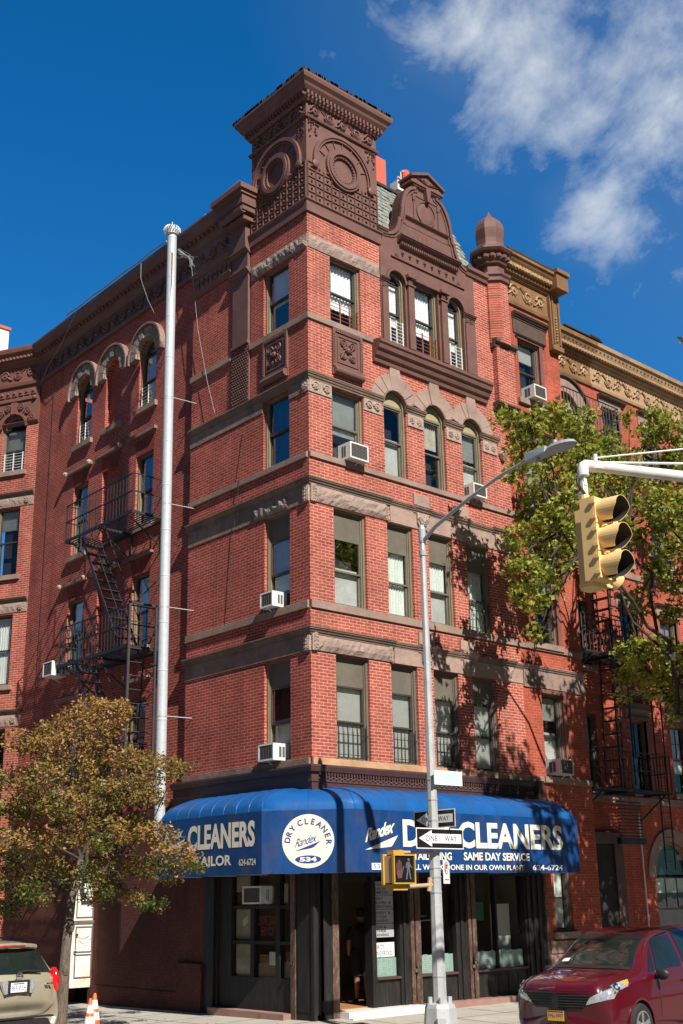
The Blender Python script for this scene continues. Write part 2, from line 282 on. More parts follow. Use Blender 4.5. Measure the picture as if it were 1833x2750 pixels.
# ---------------------------------------------------------------- mesh helpers
class FR:
    """wall frame: u along the wall, out away from the wall, z up"""
    def __init__(s, o, u, n): s.o = Vector((o[0], o[1], 0)); s.u = Vector((u[0], u[1], 0)).normalized(); s.n = Vector((n[0], n[1], 0)).normalized()
    def __call__(s, u, out, z): return s.o + s.u*u + s.n*out + Vector((0, 0, z))
class MB:
    def __init__(s): s.v = []; s.f = []
    def add(s, vs, fs):
        k = len(s.v); s.v += [tuple(v) for v in vs]; s.f += [tuple(i+k for i in f) for f in fs]; return s
    def hexa(s, c): return s.add(c, [(0, 3, 2, 1), (4, 5, 6, 7), (0, 1, 5, 4), (1, 2, 6, 5), (2, 3, 7, 6), (3, 0, 4, 7)])
    def box(s, x0, x1, y0, y1, z0, z1): return s.hexa([(x0, y0, z0), (x1, y0, z0), (x1, y1, z0), (x0, y1, z0), (x0, y0, z1), (x1, y0, z1), (x1, y1, z1), (x0, y1, z1)])
    def fbox(s, F, u0, u1, a, b, z0, z1): return s.hexa([F(u0, a, z0), F(u1, a, z0), F(u1, b, z0), F(u0, b, z0), F(u0, a, z1), F(u1, a, z1), F(u1, b, z1), F(u0, b, z1)])
    def quad(s, a, b, c, d): return s.add([a, b, c, d], [(0, 1, 2, 3)])
    def poly(s, F, pts, a, b, cap=True):
        """prism of polygon pts (u,z) between out=a and out=b"""
        n = len(pts); vs = [F(u, b, z) for u, z in pts]+[F(u, a, z) for u, z in pts]
        fs = [(i, (i+1) % n, n+(i+1) % n, n+i) for i in range(n)]
        if cap: fs += [tuple(range(n)), tuple(range(2*n-1, n-1, -1))]
        return s.add(vs, fs)
    def strip(s, F, outer, inner, a, b):
        """solid band between two polylines of equal length"""
        n = len(outer); vs = []
        for (u, z), (p, q) in zip(outer, inner): vs += [F(u, b, z), F(p, b, q), F(u, a, z), F(p, a, q)]
        fs = []
        for i in range(n-1):
            k = 4*i; fs += [(k, k+1, k+5, k+4), (k, k+4, k+6, k+2), (k+1, k+3, k+7, k+5), (k+2, k+6, k+7, k+3)]
        fs += [(0, 2, 3, 1), (4*n-4, 4*n-3, 4*n-1, 4*n-2)]
        return s.add(vs, fs)
    def tube(s, p, q, r, r2=None, n=8, cap=True):
        r2 = r if r2 is None else r2; p = Vector(p); q = Vector(q); d = (q-p).normalized()
        a = d.orthogonal().normalized(); b = d.cross(a); vs = []
        for c, rad in ((p, r), (q, r2)):
            for i in range(n): t = 2*pi*i/n+pi/n; vs.append(c+a*cos(t)*rad+b*sin(t)*rad)
        fs = [(i, (i+1) % n, n+(i+1) % n, n+i) for i in range(n)]
        if cap: fs += [tuple(range(n-1, -1, -1)), tuple(range(n, 2*n))]
        return s.add(vs, fs)
    def pipe(s, pts, r, n=6, radii=None):
        pts = [Vector(p) for p in pts]; vs = []; fs = []; a = None
        for i, p in enumerate(pts):
            d = (pts[min(i+1, len(pts)-1)]-pts[max(i-1, 0)]).normalized()
            a = d.orthogonal().normalized() if a is None else (a-d*a.dot(d)).normalized()
            b = d.cross(a); rad = radii[i] if radii else r
            for j in range(n): t = 2*pi*j/n+pi/n; vs.append(p+a*cos(t)*rad+b*sin(t)*rad)
        for i in range(len(pts)-1):
            for j in range(n): fs.append((i*n+j, i*n+(j+1) % n, (i+1)*n+(j+1) % n, (i+1)*n+j))
        fs += [tuple(range(n-1, -1, -1)), tuple(range(len(vs)-n, len(vs)))]
        return s.add(vs, fs)
    def lathe(s, c, prof, n=16, ph=0, axis=None):
        """prof (r, h) list about axis through c"""
        ax = Vector(axis) if axis else Vector((0, 0, 1)); a = ax.orthogonal().normalized() if axis else Vector((1, 0, 0)); b = ax.cross(a); c = Vector(c); vs = []; fs = []
        for r, h in prof:
            for i in range(n): t = 2*pi*i/n+ph; vs.append(c+ax*h+a*cos(t)*r+b*sin(t)*r)
        for k in range(len(prof)-1):
            for i in range(n): fs.append((k*n+i, k*n+(i+1) % n, (k+1)*n+(i+1) % n, (k+1)*n+i))
        fs += [tuple(range(n-1, -1, -1)), tuple(range(len(vs)-n, len(vs)))]
        return s.add(vs, fs)
    def sphere(s, c, r, n=8, sq=(1, 1, 1)):
        m = n//2; vs = [(c[0], c[1], c[2]+r*sq[2])]; fs = []
        for k in range(1, m):
            t = pi*k/m
            for i in range(n): p = 2*pi*i/n; vs.append((c[0]+r*sq[0]*sin(t)*cos(p), c[1]+r*sq[1]*sin(t)*sin(p), c[2]+r*sq[2]*cos(t)))
        vs.append((c[0], c[1], c[2]-r*sq[2])); L = len(vs)-1
        for i in range(n): fs.append((0, 1+i, 1+(i+1) % n)); fs.append((L, 1+(m-2)*n+(i+1) % n, 1+(m-2)*n+i))
        for k in range(m-2):
            for i in range(n): fs.append((1+k*n+i, 1+(k+1)*n+i, 1+(k+1)*n+(i+1) % n, 1+k*n+(i+1) % n))
        return s.add(vs, fs)
    def sweep(s, path, prof):
        """profile (out,z) swept along plan polyline; outward is to the right of the heading; mitred"""
        P = [Vector((p[0], p[1], 0)) for p in path]; vs = []; n = len(prof); fs = []
        for i, p in enumerate(P):
            ns = []
            if i > 0: d = (p-P[i-1]).normalized(); ns.append(Vector((d.y, -d.x, 0)))
            if i < len(P)-1: d = (P[i+1]-p).normalized(); ns.append(Vector((d.y, -d.x, 0)))
            m = ns[0] if len(ns) == 1 else (ns[0]+ns[1])/(1+ns[0].dot(ns[1]))
            for o, z in prof: vs.append(p+m*o+Vector((0, 0, z)))
        for i in range(len(P)-1):
            for j in range(n): fs.append((i*n+j, i*n+(j+1) % n, (i+1)*n+(j+1) % n, (i+1)*n+j))
        fs += [tuple(range(n)), tuple(range(len(vs)-1, len(vs)-n-1, -1))]
        return s.add(vs, fs)
    def rock(s, F, u0, u1, z0, z1, e, seed=0, amp=.03, step=.09):
        rnd = random.Random(seed); nu = max(2, int((u1-u0)/step)); nz_ = max(2, int((z1-z0)/step)); vs = []; fs = []
        for j in range(nz_+1):
            for i in range(nu+1):
                ed = (i in (0, nu)) or (j in (0, nz_))
                o = e*.45 if ed else e+rnd.uniform(-amp, amp)
                vs.append(F(u0+(u1-u0)*i/nu + (0 if ed else rnd.uniform(-.02, .02)), o, z0+(z1-z0)*j/nz_+(0 if ed else rnd.uniform(-.015, .015))))
        w = nu+1
        for j in range(nz_):
            for i in range(nu): fs.append((j*w+i, j*w+i+1, (j+1)*w+i+1, (j+1)*w+i))
        s.add(vs, fs); return s.fbox(F, u0, u1, -.01, e*.45-.001, z0, z1)
    def leaf_blob(s, F, u, z, r, e, seed=0):
        """small carved foliage: a rosette of curled leaves"""
        rnd = random.Random(seed)
        for k in range(7):
            t = 2*pi*k/7+rnd.uniform(-.2, .2); c = F(u+cos(t)*r*.55, e*.5, z+sin(t)*r*.55); s.sphere(c, r*.33, 6, (1, 1, 1))
        s.sphere(F(u, e*.6, z), r*.35, 6)
    def scroll(s, F, u, z, r, flip=1, e=.03, tail=None, w=.028):
        pts = []
        for k in range(22):
            t = k/21; a = t*2.6*2*pi*.62; q = r*(1-.80*t)
            pts.append(F(u+flip*(-cos(a))*q, e, z+sin(a)*q*(1 if tail is None else tail)))
        s.pipe(pts, w, 4, [w*(1.15-.35*k/21) for k in range(22)])
        s.sphere(F(u, e*1.1, z), r*.20, 6)
    def vine(s, F, u0, u1, z, h, e=.03, w=.03, step=None):
        """running scroll ornament"""
        st = step or h*1.15; n = max(1, int(round((u1-u0)/st))); st = (u1-u0)/n
        for i in range(n):
            sg = 1 if i % 2 == 0 else -1; c = u0+st*(i+.5)
            s.scroll(F, c, z+sg*h*.04, h*.36, 1, e, sg, w)
            pts = [F(c-st*.55+st*.62*t, e, z-sg*h*(.38-.10*t)*cos(t*2.2)) for t in [k/6 for k in range(7)]]; s.pipe(pts, w*.9, 4)
            for k in range(3):
                a = .7+k*.55; s.sphere(F(c+st*.42*cos(a), e, z+sg*h*.42*sin(a)), h*.075, 5)
                s.sphere(F(c-st*.40*cos(a), e, z-sg*h*.32*sin(a)), h*.055, 5)
COLL = SC.collection
SPLIT = set('brown_post stone_course stone_lintel soldier_course lintel_band window_hood hood_moulding hood_stop window_surround sill_course string_cornice rock_lintel carved_block carved_leaves relief_panel painted_wall wall_plinth door_frame padlock shop_window_pane window_ledge lattice_film window_paper window_board notice_paper wall_bracket mounting_arm front_step door_step key_block arch_stones pilaster_cornice shop_front side_shop_frame side_wall front_wall chimney_pot bracket stay_rod ladder wheel_arch base_stone inner_wall stay_cable lintel'.split())
def pieces(mb, gap=.012):
    n = len(mb.v); par = list(range(n))
    def find(a):
        while par[a] != a: par[a] = par[par[a]]; a = par[a]
        return a
    key = {}
    for i, v in enumerate(mb.v):
        k = (round(v[0], 3), round(v[1], 3), round(v[2], 3))
        if k in key: par[find(i)] = find(key[k])
        else: key[k] = i
    for f in mb.f:
        a = find(f[0])
        for i in f[1:]: par[find(i)] = a
    comp = {}
    for i in range(n): comp.setdefault(find(i), []).append(i)
    bb = []
    for ids in comp.values():
        vs = [mb.v[i] for i in ids]; bb.append([[min(v[k] for v in vs)-gap for k in range(3)], [max(v[k] for v in vs)+gap for k in range(3)], ids])
    merged = True
    while merged:
        merged = False; out = []
        for c in bb:
            for d in out:
                if all(c[0][k] <= d[1][k] and d[0][k] <= c[1][k] for k in range(3)):
                    d[0] = [min(a, b) for a, b in zip(c[0], d[0])]; d[1] = [max(a, b) for a, b in zip(c[1], d[1])]; d[2] += c[2]; merged = True; break
            else: out.append(c)
        bb = out
    if len(bb) > 80 or len(bb) < 2: return [mb]
    own = {i: g for g, c in enumerate(bb) for i in c[2]}; res = []
    for g, c in enumerate(bb):
        ids = sorted(c[2]); mp = {i: k for k, i in enumerate(ids)}; q = MB(); q.v = [mb.v[i] for i in ids]; q.f = []; res.append((q, mp))
    for f in mb.f: q, mp = res[own[f[0]]]; q.f.append(tuple(mp[i] for i in f))
    return [q for q, _ in res if q.f]
def obj(name, mb, m, parent=None, org=(0, 0, 0), smooth=False, recalc=True):
    me = bpy.data.meshes.new(name); ox, oy, oz = org
    me.from_pydata([(v[0]-ox, v[1]-oy, v[2]-oz) for v in mb.v], [], mb.f)
    if recalc:
        b = bmesh.new(); b.from_mesh(me); bmesh.ops.recalc_face_normals(b, faces=b.faces); b.to_mesh(me); b.free()
    if smooth:
        for p in me.polygons: p.use_smooth = True
        try: me.set_sharp_from_angle(angle=radians(38))
        except Exception: pass
    me.materials.append(MT[m]); o = bpy.data.objects.new(name, me); COLL.objects.link(o)
    if parent: o.parent = parent
    return o
def setp(o, label=None, cat=None, group=None, kind=None):
    for k, v in (('label', label), ('category', cat), ('group', group), ('kind', kind)):
        if v: o[k] = v
    return o
class Thing:
    def __init__(s, name, org, label, cat, group=None):
        s.e = bpy.data.objects.new(name, None); COLL.objects.link(s.e); s.e.location = org; s.org = org; setp(s.e, label, cat, group); s.e.empty_display_size = .2
    def part(s, name, mb, m, parent=None, label=None, smooth=False, recalc=True):
        if name in SPLIT:
            gs = pieces(mb)
            if len(gs) > 1:
                for g in gs: o = s.part_(name, g, m, parent, label, smooth, recalc)
                return o
        return s.part_(name, mb, m, parent, label, smooth, recalc)
    def part_(s, name, mb, m, parent=None, label=None, smooth=False, recalc=True):
        o = obj(name, mb, m, parent or s.e, s.org, smooth, recalc)
        if label: o['label'] = label
        return o
def copy_tree(o, parent=None):
    c = o.copy(); COLL.objects.link(c)
    if parent: c.parent = parent
    for ch in [x for x in SC.collection.objects if x.parent == o]: copy_tree(ch, c)
    return c
def arc(cu, cz, r, a0, a1, n=12): return [(cu+r*cos(radians(a0+(a1-a0)*i/n)), cz+r*sin(radians(a0+(a1-a0)*i/n))) for i in range(n+1)]
def wall(mb, F, u0, u1, z0, z1, holes, depth=.2, out=0, arches=()):
    """wall face with rectangular holes (u0,u1,z0,z1) and arched holes (u0,u1,z0,spring)"""
    H = [tuple(h) for h in holes]+[(a, b, c, d+(b-a)/2) for a, b, c, d in arches]
    us = sorted({u0, u1, *[h[0] for h in H], *[h[1] for h in H]}); zs = sorted({z0, z1, *[h[2] for h in H], *[h[3] for h in H]})
    us = [u for u in us if u0 <= u <= u1]; zs = [z for z in zs if z0 <= z <= z1]
    for i in range(len(us)-1):
        for j in range(len(zs)-1):
            cu, cz = (us[i]+us[i+1])/2, (zs[j]+zs[j+1])/2
            if any(h[0] < cu < h[1] and h[2] < cz < h[3] for h in H): continue
            mb.quad(F(us[i], out, zs[j]), F(us[i+1], out, zs[j]), F(us[i+1], out, zs[j+1]), F(us[i], out, zs[j+1]))
    b = out-depth
    for a, c, d, e in holes:
        mb.quad(F(a, out, d), F(a, out, e), F(a, b, e), F(a, b, d)); mb.quad(F(c, out, d), F(c, b, d), F(c, b, e), F(c, out, e))
        mb.quad(F(a, out, e), F(c, out, e), F(c, b, e), F(a, b, e)); mb.quad(F(a, out, d), F(a, b, d), F(c, b, d), F(c, out, d))
    for a, c, d, sp in arches:
        r = (c-a)/2; m = (a+c)/2; pts = arc(m, sp, r, 180, 0, 16); top = sp+r
        mb.quad(F(a, out, d), F(a, out, sp), F(a, b, sp), F(a, b, d)); mb.quad(F(c, out, d), F(c, b, d), F(c, b, sp), F(c, out, sp)); mb.quad(F(a, out, d), F(a, b, d), F(c, b, d), F(c, out, d))
        for (p, q), (x, y) in zip(pts, pts[1:]):
            mb.quad(F(p, out, q), F(x, out, y), F(x, b, y), F(p, b, q)); mb.quad(F(p, out, q), F(p, out, top), F(x, out, top), F(x, out, y))
def prof(z0, z1, e, base=0.0):
    h = z1-z0; return [(-.02, z0), (base+e*.30, z0), (base+e*.34, z0+h*.22), (base+e*.55, z0+h*.30), (base+e*.62, z0+h*.48), (base+e*.86, z0+h*.60), (base+e*.88, z0+h*.72), (base+e, z0+h*.78), (base+e, z1-.01), (base+e*.6, z1), (-.02, z1)]
def band(z0, z1, e): return [(-.02, z0), (e, z0), (e, z1-.006), (e-.006, z1), (-.02, z1)]
_font_cache = {}
def text_mesh(txt, bold=0.0, shear=0.0, space=1.0):
    k = (txt, bold, shear, space)
    if k in _font_cache: return _font_cache[k]
    c = bpy.data.curves.new('t', 'FONT'); c.body = txt; c.offset = bold; c.shear = shear; c.space_character = space; c.resolution_u = 3; c.fill_mode = 'FRONT'
    o = bpy.data.objects.new('t', c); COLL.objects.link(o); dg = bpy.context.evaluated_depsgraph_get(); dg.update()
    me = o.evaluated_get(dg).to_mesh(); vs = [tuple(v.co) for v in me.vertices]; fs = [tuple(p.vertices) for p in me.polygons]
    o.evaluated_get(dg).to_mesh_clear(); bpy.data.objects.remove(o); bpy.data.curves.remove(c)
    x0, x1 = min(v[0] for v in vs), max(v[0] for v in vs); y0, y1 = min(v[1] for v in vs), max(v[1] for v in vs)
    _font_cache[k] = ([((v[0]-x0)/(x1-x0), (v[1]-y0)/(y1-y0)) for v in vs], fs, (x1-x0)/(y1-y0)); return _font_cache[k]
def text(mb, F, txt, u0, u1, z0, z1, out, bold=.0, shear=0, space=1.0, rise=0.0):
    """letters fitted to the rectangle; rise lifts the right end"""
    vs, fs, _ = text_mesh(txt, bold, shear, space)
    mb.add([F(u0+(u1-u0)*x, out, z0+(z1-z0)*y+rise*x) for x, y in vs], fs); return mb
def char_on(mb, F, ch, cu, cz, ang, h, out, bold=.02, wscale=1.0):
    vs, fs, asp = text_mesh(ch, bold); w = h*asp*wscale; ca, sa = cos(ang), sin(ang)
    mb.add([F(cu+((x-.5)*w)*ca-((y-.5)*h)*sa, out, cz+((x-.5)*w)*sa+((y-.5)*h)*ca) for x, y in vs], fs)
FF = FR((0, 0), (1, 0), (0, -1)); FS = FR((0, 0), (0, 1), (-1, 0)); FM = FR((.1, 0), (0, 1), (-1, 0)); FB = FR((0, 1.3), (1, 0), (0, -1))
FW = FR((.1, 13.55), (cos(WA), sin(WA)), (-sin(WA), cos(WA)))

# ---------------------------------------------------------------- windows
def window(T, F, u0, u1, z0, z1, frame='frame_tan', sash='frame_dark', top=0.0, blind=None, bfrac=1.0, bl_low=None, guard=None, arch=False, lun=True, sill=None, rd=.17, out0=0.0, sill_m='sill_stone', label=None, backs=True, muntin=0):
    """double-hung window set in a wall opening"""
    o = out0-rd+.02; f = MB(); w = .055; r = (u1-u0)/2; m = (u0+u1)/2
    f.fbox(F, u0, u0+w, o-.02, o+.08, z0, z1); f.fbox(F, u1-w, u1, o-.02, o+.08, z0, z1); f.fbox(F, u0+w, u1-w, o-.02, o+.07, z0, z0+.05)
    f.fbox(F, u0+w, u0+w+.03, o-.02, o+.045, z0+.05, z1); f.fbox(F, u1-w-.03, u1-w, o-.02, o+.045, z0+.05, z1)
    if arch:
        f.strip(F, arc(m, z1, r, 180, 0, 14), arc(m, z1, r-.06, 180, 0, 14), o-.02, o+.08)
        if lun: f.fbox(F, u0+w, u1-w, o-.02, o+.05, z1-.03, z1+.03)
    else: f.fbox(F, u0+w, u1-w, o-.02, o+.07, z1-.05, z1)
    win = T.part('window', f, frame, label=label)
    zt = z1-top if top else (z1-.05 if not arch else z1-.03)
    if top:
        p = MB(); p.fbox(F, u0+w+.03, u1-w-.03, o-.02, o+.02, zt, z1-.05); T.part('transom_panel', p, 'panel_grey', win)
    if arch:
        p = MB(); p.poly(F, arc(m, z1+.03, r-.07, 180, 0, 14), o-.01, o+.015); T.part('lunette_panel' if lun else 'pane', p, 'lunette' if lun else 'glass', win)
    a, b = u0+w+.03, u1-w-.03; zb = z0+.05; zm = (zb+zt)/2; s = MB(); sw = .04
    def ring(za, zc, q):
        s.fbox(F, a, a+sw, q-.02, q+.02, za, zc); s.fbox(F, b-sw, b, q-.02, q+.02, za, zc); s.fbox(F, a+sw, b-sw, q-.02, q+.02, za, za+sw); s.fbox(F, a+sw, b-sw, q-.02, q+.02, zc-sw, zc)
    ring(zm-.02, zt, o+.005); ring(zb, zm+.02, o-.035)
    if muntin:
        for k in range(1, muntin+1): c = a+(b-a)*k/(muntin+1); s.fbox(F, c-.01, c+.01, o-.01, o+.02, zm+sw, zt-sw)
        s.fbox(F, a+sw, b-sw, o-.012, o+.018, (zm+zt)/2-.01, (zm+zt)/2+.01)
    T.part('sash', s, sash, win)
    g = MB(); g.fbox(F, a+sw, b-sw, o-.001, o+.001, zm+.02, zt-sw); g.fbox(F, a+sw, b-sw, o-.041, o-.039, zb+sw, zm-.02); T.part('pane', g, 'glass', win)
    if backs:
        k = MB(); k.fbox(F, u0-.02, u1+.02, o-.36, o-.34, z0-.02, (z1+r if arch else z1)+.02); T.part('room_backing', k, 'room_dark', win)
    if blind:
        k = MB(); zz = zt-(zt-zb)*bfrac
        if blind in ('blind_white', 'blind_grey'):
            z = zt
            while z > zz+.02: k.hexa([F(a, o-.09, z-.046), F(b, o-.09, z-.046), F(b, o-.075, z-.04), F(a, o-.075, z-.04), F(a, o-.06, z-.004), F(b, o-.06, z-.004), F(b, o-.055, z), F(a, o-.055, z)]); z -= .046
        else:
            n = 26; pts = [(a+(b-a)*i/n, o-.085+.018*sin(i*1.9)) for i in range(n+1)]
            for (p, q), (x, y) in zip(pts, pts[1:]): k.quad(F(p, q, zz), F(x, y, zz), F(x, y, zt), F(p, q, zt))
        T.part('blind' if blind != 'curtain' else 'curtain', k, blind if blind != 'curtain' else 'curtain', win, recalc=False)
    if bl_low:
        k = MB(); k.fbox(F, a, b, o-.10, o-.085, zb, zm+.1); T.part('curtain', k, bl_low, win)
    if guard:
        g = MB(); q = o+.10
        if guard == 'h':
            for i in range(7): zz = z0+.06+i*.095; g.tube(F(u0+.02, q, zz), F(u1-.02, q, zz), .009, n=5)
            for c in (.12, .5, .88): c = u0+(u1-u0)*c; g.fbox(F, c-.012, c+.012, q-.012, q+.016, z0, z0+.66)
        elif guard == 'rust':
            for i in range(6): zz = z0+.06+i*.10; g.tube(F(u0+.02, q, zz), F(u1-.02, q, zz), .008, n=5)
            for c in (.35, .66, .93): c = u0+(u1-u0)*c; g.fbox(F, c-.012, c+.012, q-.012, q+.016, z0, z0+.62)
        elif guard == 'v':
            for i in range(7): c = u0+.08+(u1-u0-.16)*i/6; g.tube(F(c, q, z0+.05), F(c, q, z0+.78), .008 if i % 2 else .013, n=5)
            g.tube(F(u0+.03, q, z0+.12), F(u1-.03, q, z0+.12), .008, n=5); g.tube(F(u0+.03, q, z0+.55), F(u1-.03, q, z0+.55), .008, n=5)
        T.part('window_guard', g, {'h': 'white_metal', 'rust': 'rust', 'v': 'iron'}[guard], win)
    if sill:
        k = MB(); k.fbox(F, u0-sill, u1+sill, out0-.01, out0+.09, z0-.15, z0-.002); T.part('sill', k, sill_m, win)
    return win
def aircon(F, u, z, w, h, d, out, label, grp='air conditioners in the windows', strut=True):
    w *= .86; h *= .86; c = F(u, out, z); A = Thing('air_conditioner', (c.x, c.y, c.z), label, 'air conditioner', grp)
    b = MB(); b.fbox(F, u-w/2, u+w/2, out-.05, out+d-.02, z, z+h); A.part('casing', b, 'white_metal')
    r = MB(); t = .035
    for x0, x1, a, bb in ((u-w/2, u+w/2, z, z+t), (u-w/2, u+w/2, z+h-t, z+h), (u-w/2, u-w/2+t, z+t, z+h-t), (u+w/2-t, u+w/2, z+t, z+h-t)): r.fbox(F, x0, x1, out+d-.019, out+d+.012, a, bb)
    A.part('front_rim', r, 'white_metal')
    g = MB(); g.fbox(F, u-w/2+t, u+w/2-t, out+d-.0195, out+d-.008, z+t, z+h-t)
    A.part('coil', g, 'ac_dark')
    g = MB(); n = 9
    for i in range(n): zz = z+t+(h-2*t)*(i+.5)/n; g.fbox(F, u-w/2+t, u+w/2-t, out+d-.007, out+d+.002, zz-.004, zz+.004)
    for i in range(5): c = u-w/2+t+(w-2*t)*(i+.5)/5; g.fbox(F, c-.004, c+.004, out+d+.0025, out+d+.006, z+t, z+h-t)
    A.part('grille', g, 'panel_grey')
    v = MB()
    for sgn in (-1, 1):
        for k in range(2): y0 = out+.08+k*(d-.2)/2; v.fbox(F, u+sgn*w/2-.004, u+sgn*w/2+.004, y0, y0+(d-.25)/2, z+.07, z+h-.07)
    A.part('side_vent', v, 'ac_dark')
    if strut: k = MB(); k.tube(F(u+.05, out+d-.08, z), F(u+.05, out-.05, z-.18), .012, n=5); A.part('strut', k, 'white_metal')
    return A
# ================================================================ corner building
CB = Thing('corner_building', (0, 0, 0), 'red brick corner building with a brown square tower above the blue dry cleaner awning', 'building')
TW = 2.35; TS = 2.2; BW = 6.92
# ---- front wall
wins_f = {2: (5.10, 7.35), 3: (8.47, 10.72), 4: (11.90, 13.66)}
xs = [(.70, 1.68), (2.35, 3.18), (3.72, 4.56), (5.06, 5.90)]
b = MB(); holes = [(.70, 1.68, 15.35, 17.08), (.70, 1.68, 11.90, 13.66)]
for L in (2, 3): holes += [(a, c, *wins_f[L]) for a, c in xs]
wall(b, FF, 0, TW, 4.5, 18.08, [h for h in holes if h[0] < 2], .22)
wall(b, FF, TW, BW, 4.5, 15.3, [h for h in holes if h[0] > 2], .22, arches=[(2.35, 3.11, 11.90, 13.74), (3.72, 4.48, 11.90, 13.74), (5.09, 5.85, 11.90, 13.74)])
wall(b, FF, 5.80, BW, 15.3, 18.5, [], .2)
CB.part('front_wall', b, 'brick_red')
# ---- side wall
b = MB(); hs = [(.70, 1.68, 15.35, 17.07), (.70, 1.68, 11.90, 13.64), (.70, 1.62, 8.47, 10.72), (.70, 1.62, 5.10, 7.35)]
wall(b, FS, 0, TS, 4.5, 18.08, hs, .22); wall(b, FS, TS, 4.72, 4.5, 13.9, [], .2)
b.quad(FS(4.72, 0, 4.5), FS(4.72, -.1, 4.5), FS(4.72, -.1, 18.4), FS(4.72, 0, 18.4))
wall(b, FS, 2.93, 4.72, 13.9, 18.2, [], .2); b.quad(FS(2.93, 0, 13.9), FS(2.93, -.3, 13.9), FS(2.93, -.3, 18.2), FS(2.93, 0, 18.2))
wall(b, FR((.12, 0), (0, 1), (-1, 0)), TS, 2.93, 13.9, 18.9, [], .2)
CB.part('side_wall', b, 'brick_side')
C1, C2, C3 = (10.14, 11.0), (8.45, 9.35), (6.65, 7.52)
b = MB(); hm = [(C1[0], C1[1], 11.95, 14.12), (C3[0], C3[1], 11.95, 14.02), (C1[0], C1[1], 8.6, 10.6), (C3[0], C3[1], 8.6, 10.6), (C3[0], C3[1], 5.3, 7.28), (C1[0], C1[1], 5.3, 7.28), (C2[0], C2[1], 11.95, 14.12), (C2[0], C2[1], 8.6, 10.6)]
wall(b, FM, 4.72, 13.55, 4.3, 18.55, hm, .2, arches=[(C1[0], C1[1], 15.42, 17.15), (C3[0], C3[1], 15.42, 17.05), (C2[0], C2[1], 15.42, 17.10)])
for z0, z1 in ((11.95, 14.12), (8.6, 10.6)): b.quad(FM(C2[0], -.14, z0), FM(C2[1], -.14, z0), FM(C2[1], -.14, z1), FM(C2[0], -.14, z1))
b.quad(FM(C2[0], -.14, 15.42), FM(C2[1], -.14, 15.42), FM(C2[1], -.14, 17.6), FM(C2[0], -.14, 17.6))
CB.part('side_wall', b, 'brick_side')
b = MB()
for c, z in ((C1, 14.12), (C2, 14.12), (C3, 14.02), (C1, 10.6), (C2, 10.6), (C3, 10.6)): b.poly(FM, [(c[0], z+.005), (c[1], z+.005), (c[1]+.12, z+.48), (c[0]-.12, z+.48)], -.05, .004)
CB.part('soldier_course', b, 'brick_soldier')
# ---- rear, roof shell, so that the inside stays dark
b = MB(); b.box(.35, BW, .55, 13.4, 18.3, 18.4); CB.part('roof', b, 'roof_tar')
b = MB(); b.quad((BW, .02, 0), (BW, 13.5, 0), (BW, 13.5, 18.4), (BW, .02, 18.4)); b.quad((.1, 13.56, 0), (BW, 13.56, 0), (BW, 13.56, 18.4), (.1, 13.56, 18.4)); CB.part('rear_wall', b, 'brick_red')
# ---- windows, front
for (a, c), kw in zip(xs, (dict(blind='blind_white', guard='v'), dict(blind='blind_white', guard='v'), dict(blind='blind_white', guard='v', sash='frame_dark'), dict(blind='blind_white', guard=None))):
    window(CB, FF, a, c, 5.10, 7.35, top=.64, frame='panel_grey', **kw)
for (a, c), kw in zip(xs, (dict(bl_low='blind_grey'), dict(blind='curtain'), dict(blind='curtain', bfrac=.45, bl_low='blind_grey'), dict(blind='curtain', guard='v'))):
    window(CB, FF, a, c, 8.47, 10.72, top=.66, sash='panel_grey', **kw)
window(CB, FF, .70, 1.68, 11.90, 13.66, sash='panel_grey', blind='blind_grey', bfrac=.62)
for i, x in enumerate((2.35, 3.72, 5.09)):
    window(CB, FF, x, x+.76, 11.90, 13.74, arch=True, sash='panel_grey', bl_low='blind_grey' if i != 1 else None, blind='paper' if i == 1 else ('blind_grey' if i == 2 else None), bfrac=.4)
window(CB, FF, .70, 1.68, 15.35, 17.08, blind='shade_white', bfrac=.72, guard='rust')
# side windows
window(CB, FS, .70, 1.68, 15.35, 17.07, blind='shade_white', bfrac=.55)
window(CB, FS, .70, 1.68, 11.90, 13.64)
window(CB, FS, .70, 1.62, 8.47, 10.72, top=.6, blind='blind_grey', bfrac=.75)
window(CB, FS, .70, 1.62, 5.10, 7.35, top=.6, bl_low='blind_grey')
for c, z0, z1, kw in ((C1, 15.42, 17.15, dict(arch=True, lun=False, guard='h')), (C3, 15.42, 17.05, dict(arch=True, lun=False, guard='h', blind='blind_grey', bfrac=.9))):
    window(CB, FM, *c, z0, z1, sill=.12, sill_m='sill_stone', **kw)
for c, z0, z1, kw in ((C1, 11.95, 14.12, {}), (C3, 11.95, 14.02, {}), (C1, 8.6, 10.6, dict(blind='blind_white', bfrac=.35)), (C3, 8.6, 10.6, dict(blind='blind_white', bfrac=.5, guard=None)), (C3, 5.3, 7.28, dict(blind='blind_grey', bfrac=.6)), (C1, 5.3, 7.28, {})):
    window(CB, FM, *c, z0, z1, sill=.12, **kw)
b = MB()
for z in (15.42, ): b.fbox(FM, C2[0]-.12, C2[1]+.12, -.01, .09, z-.15, z-.002)
CB.part('sill', b, 'sill_stone')
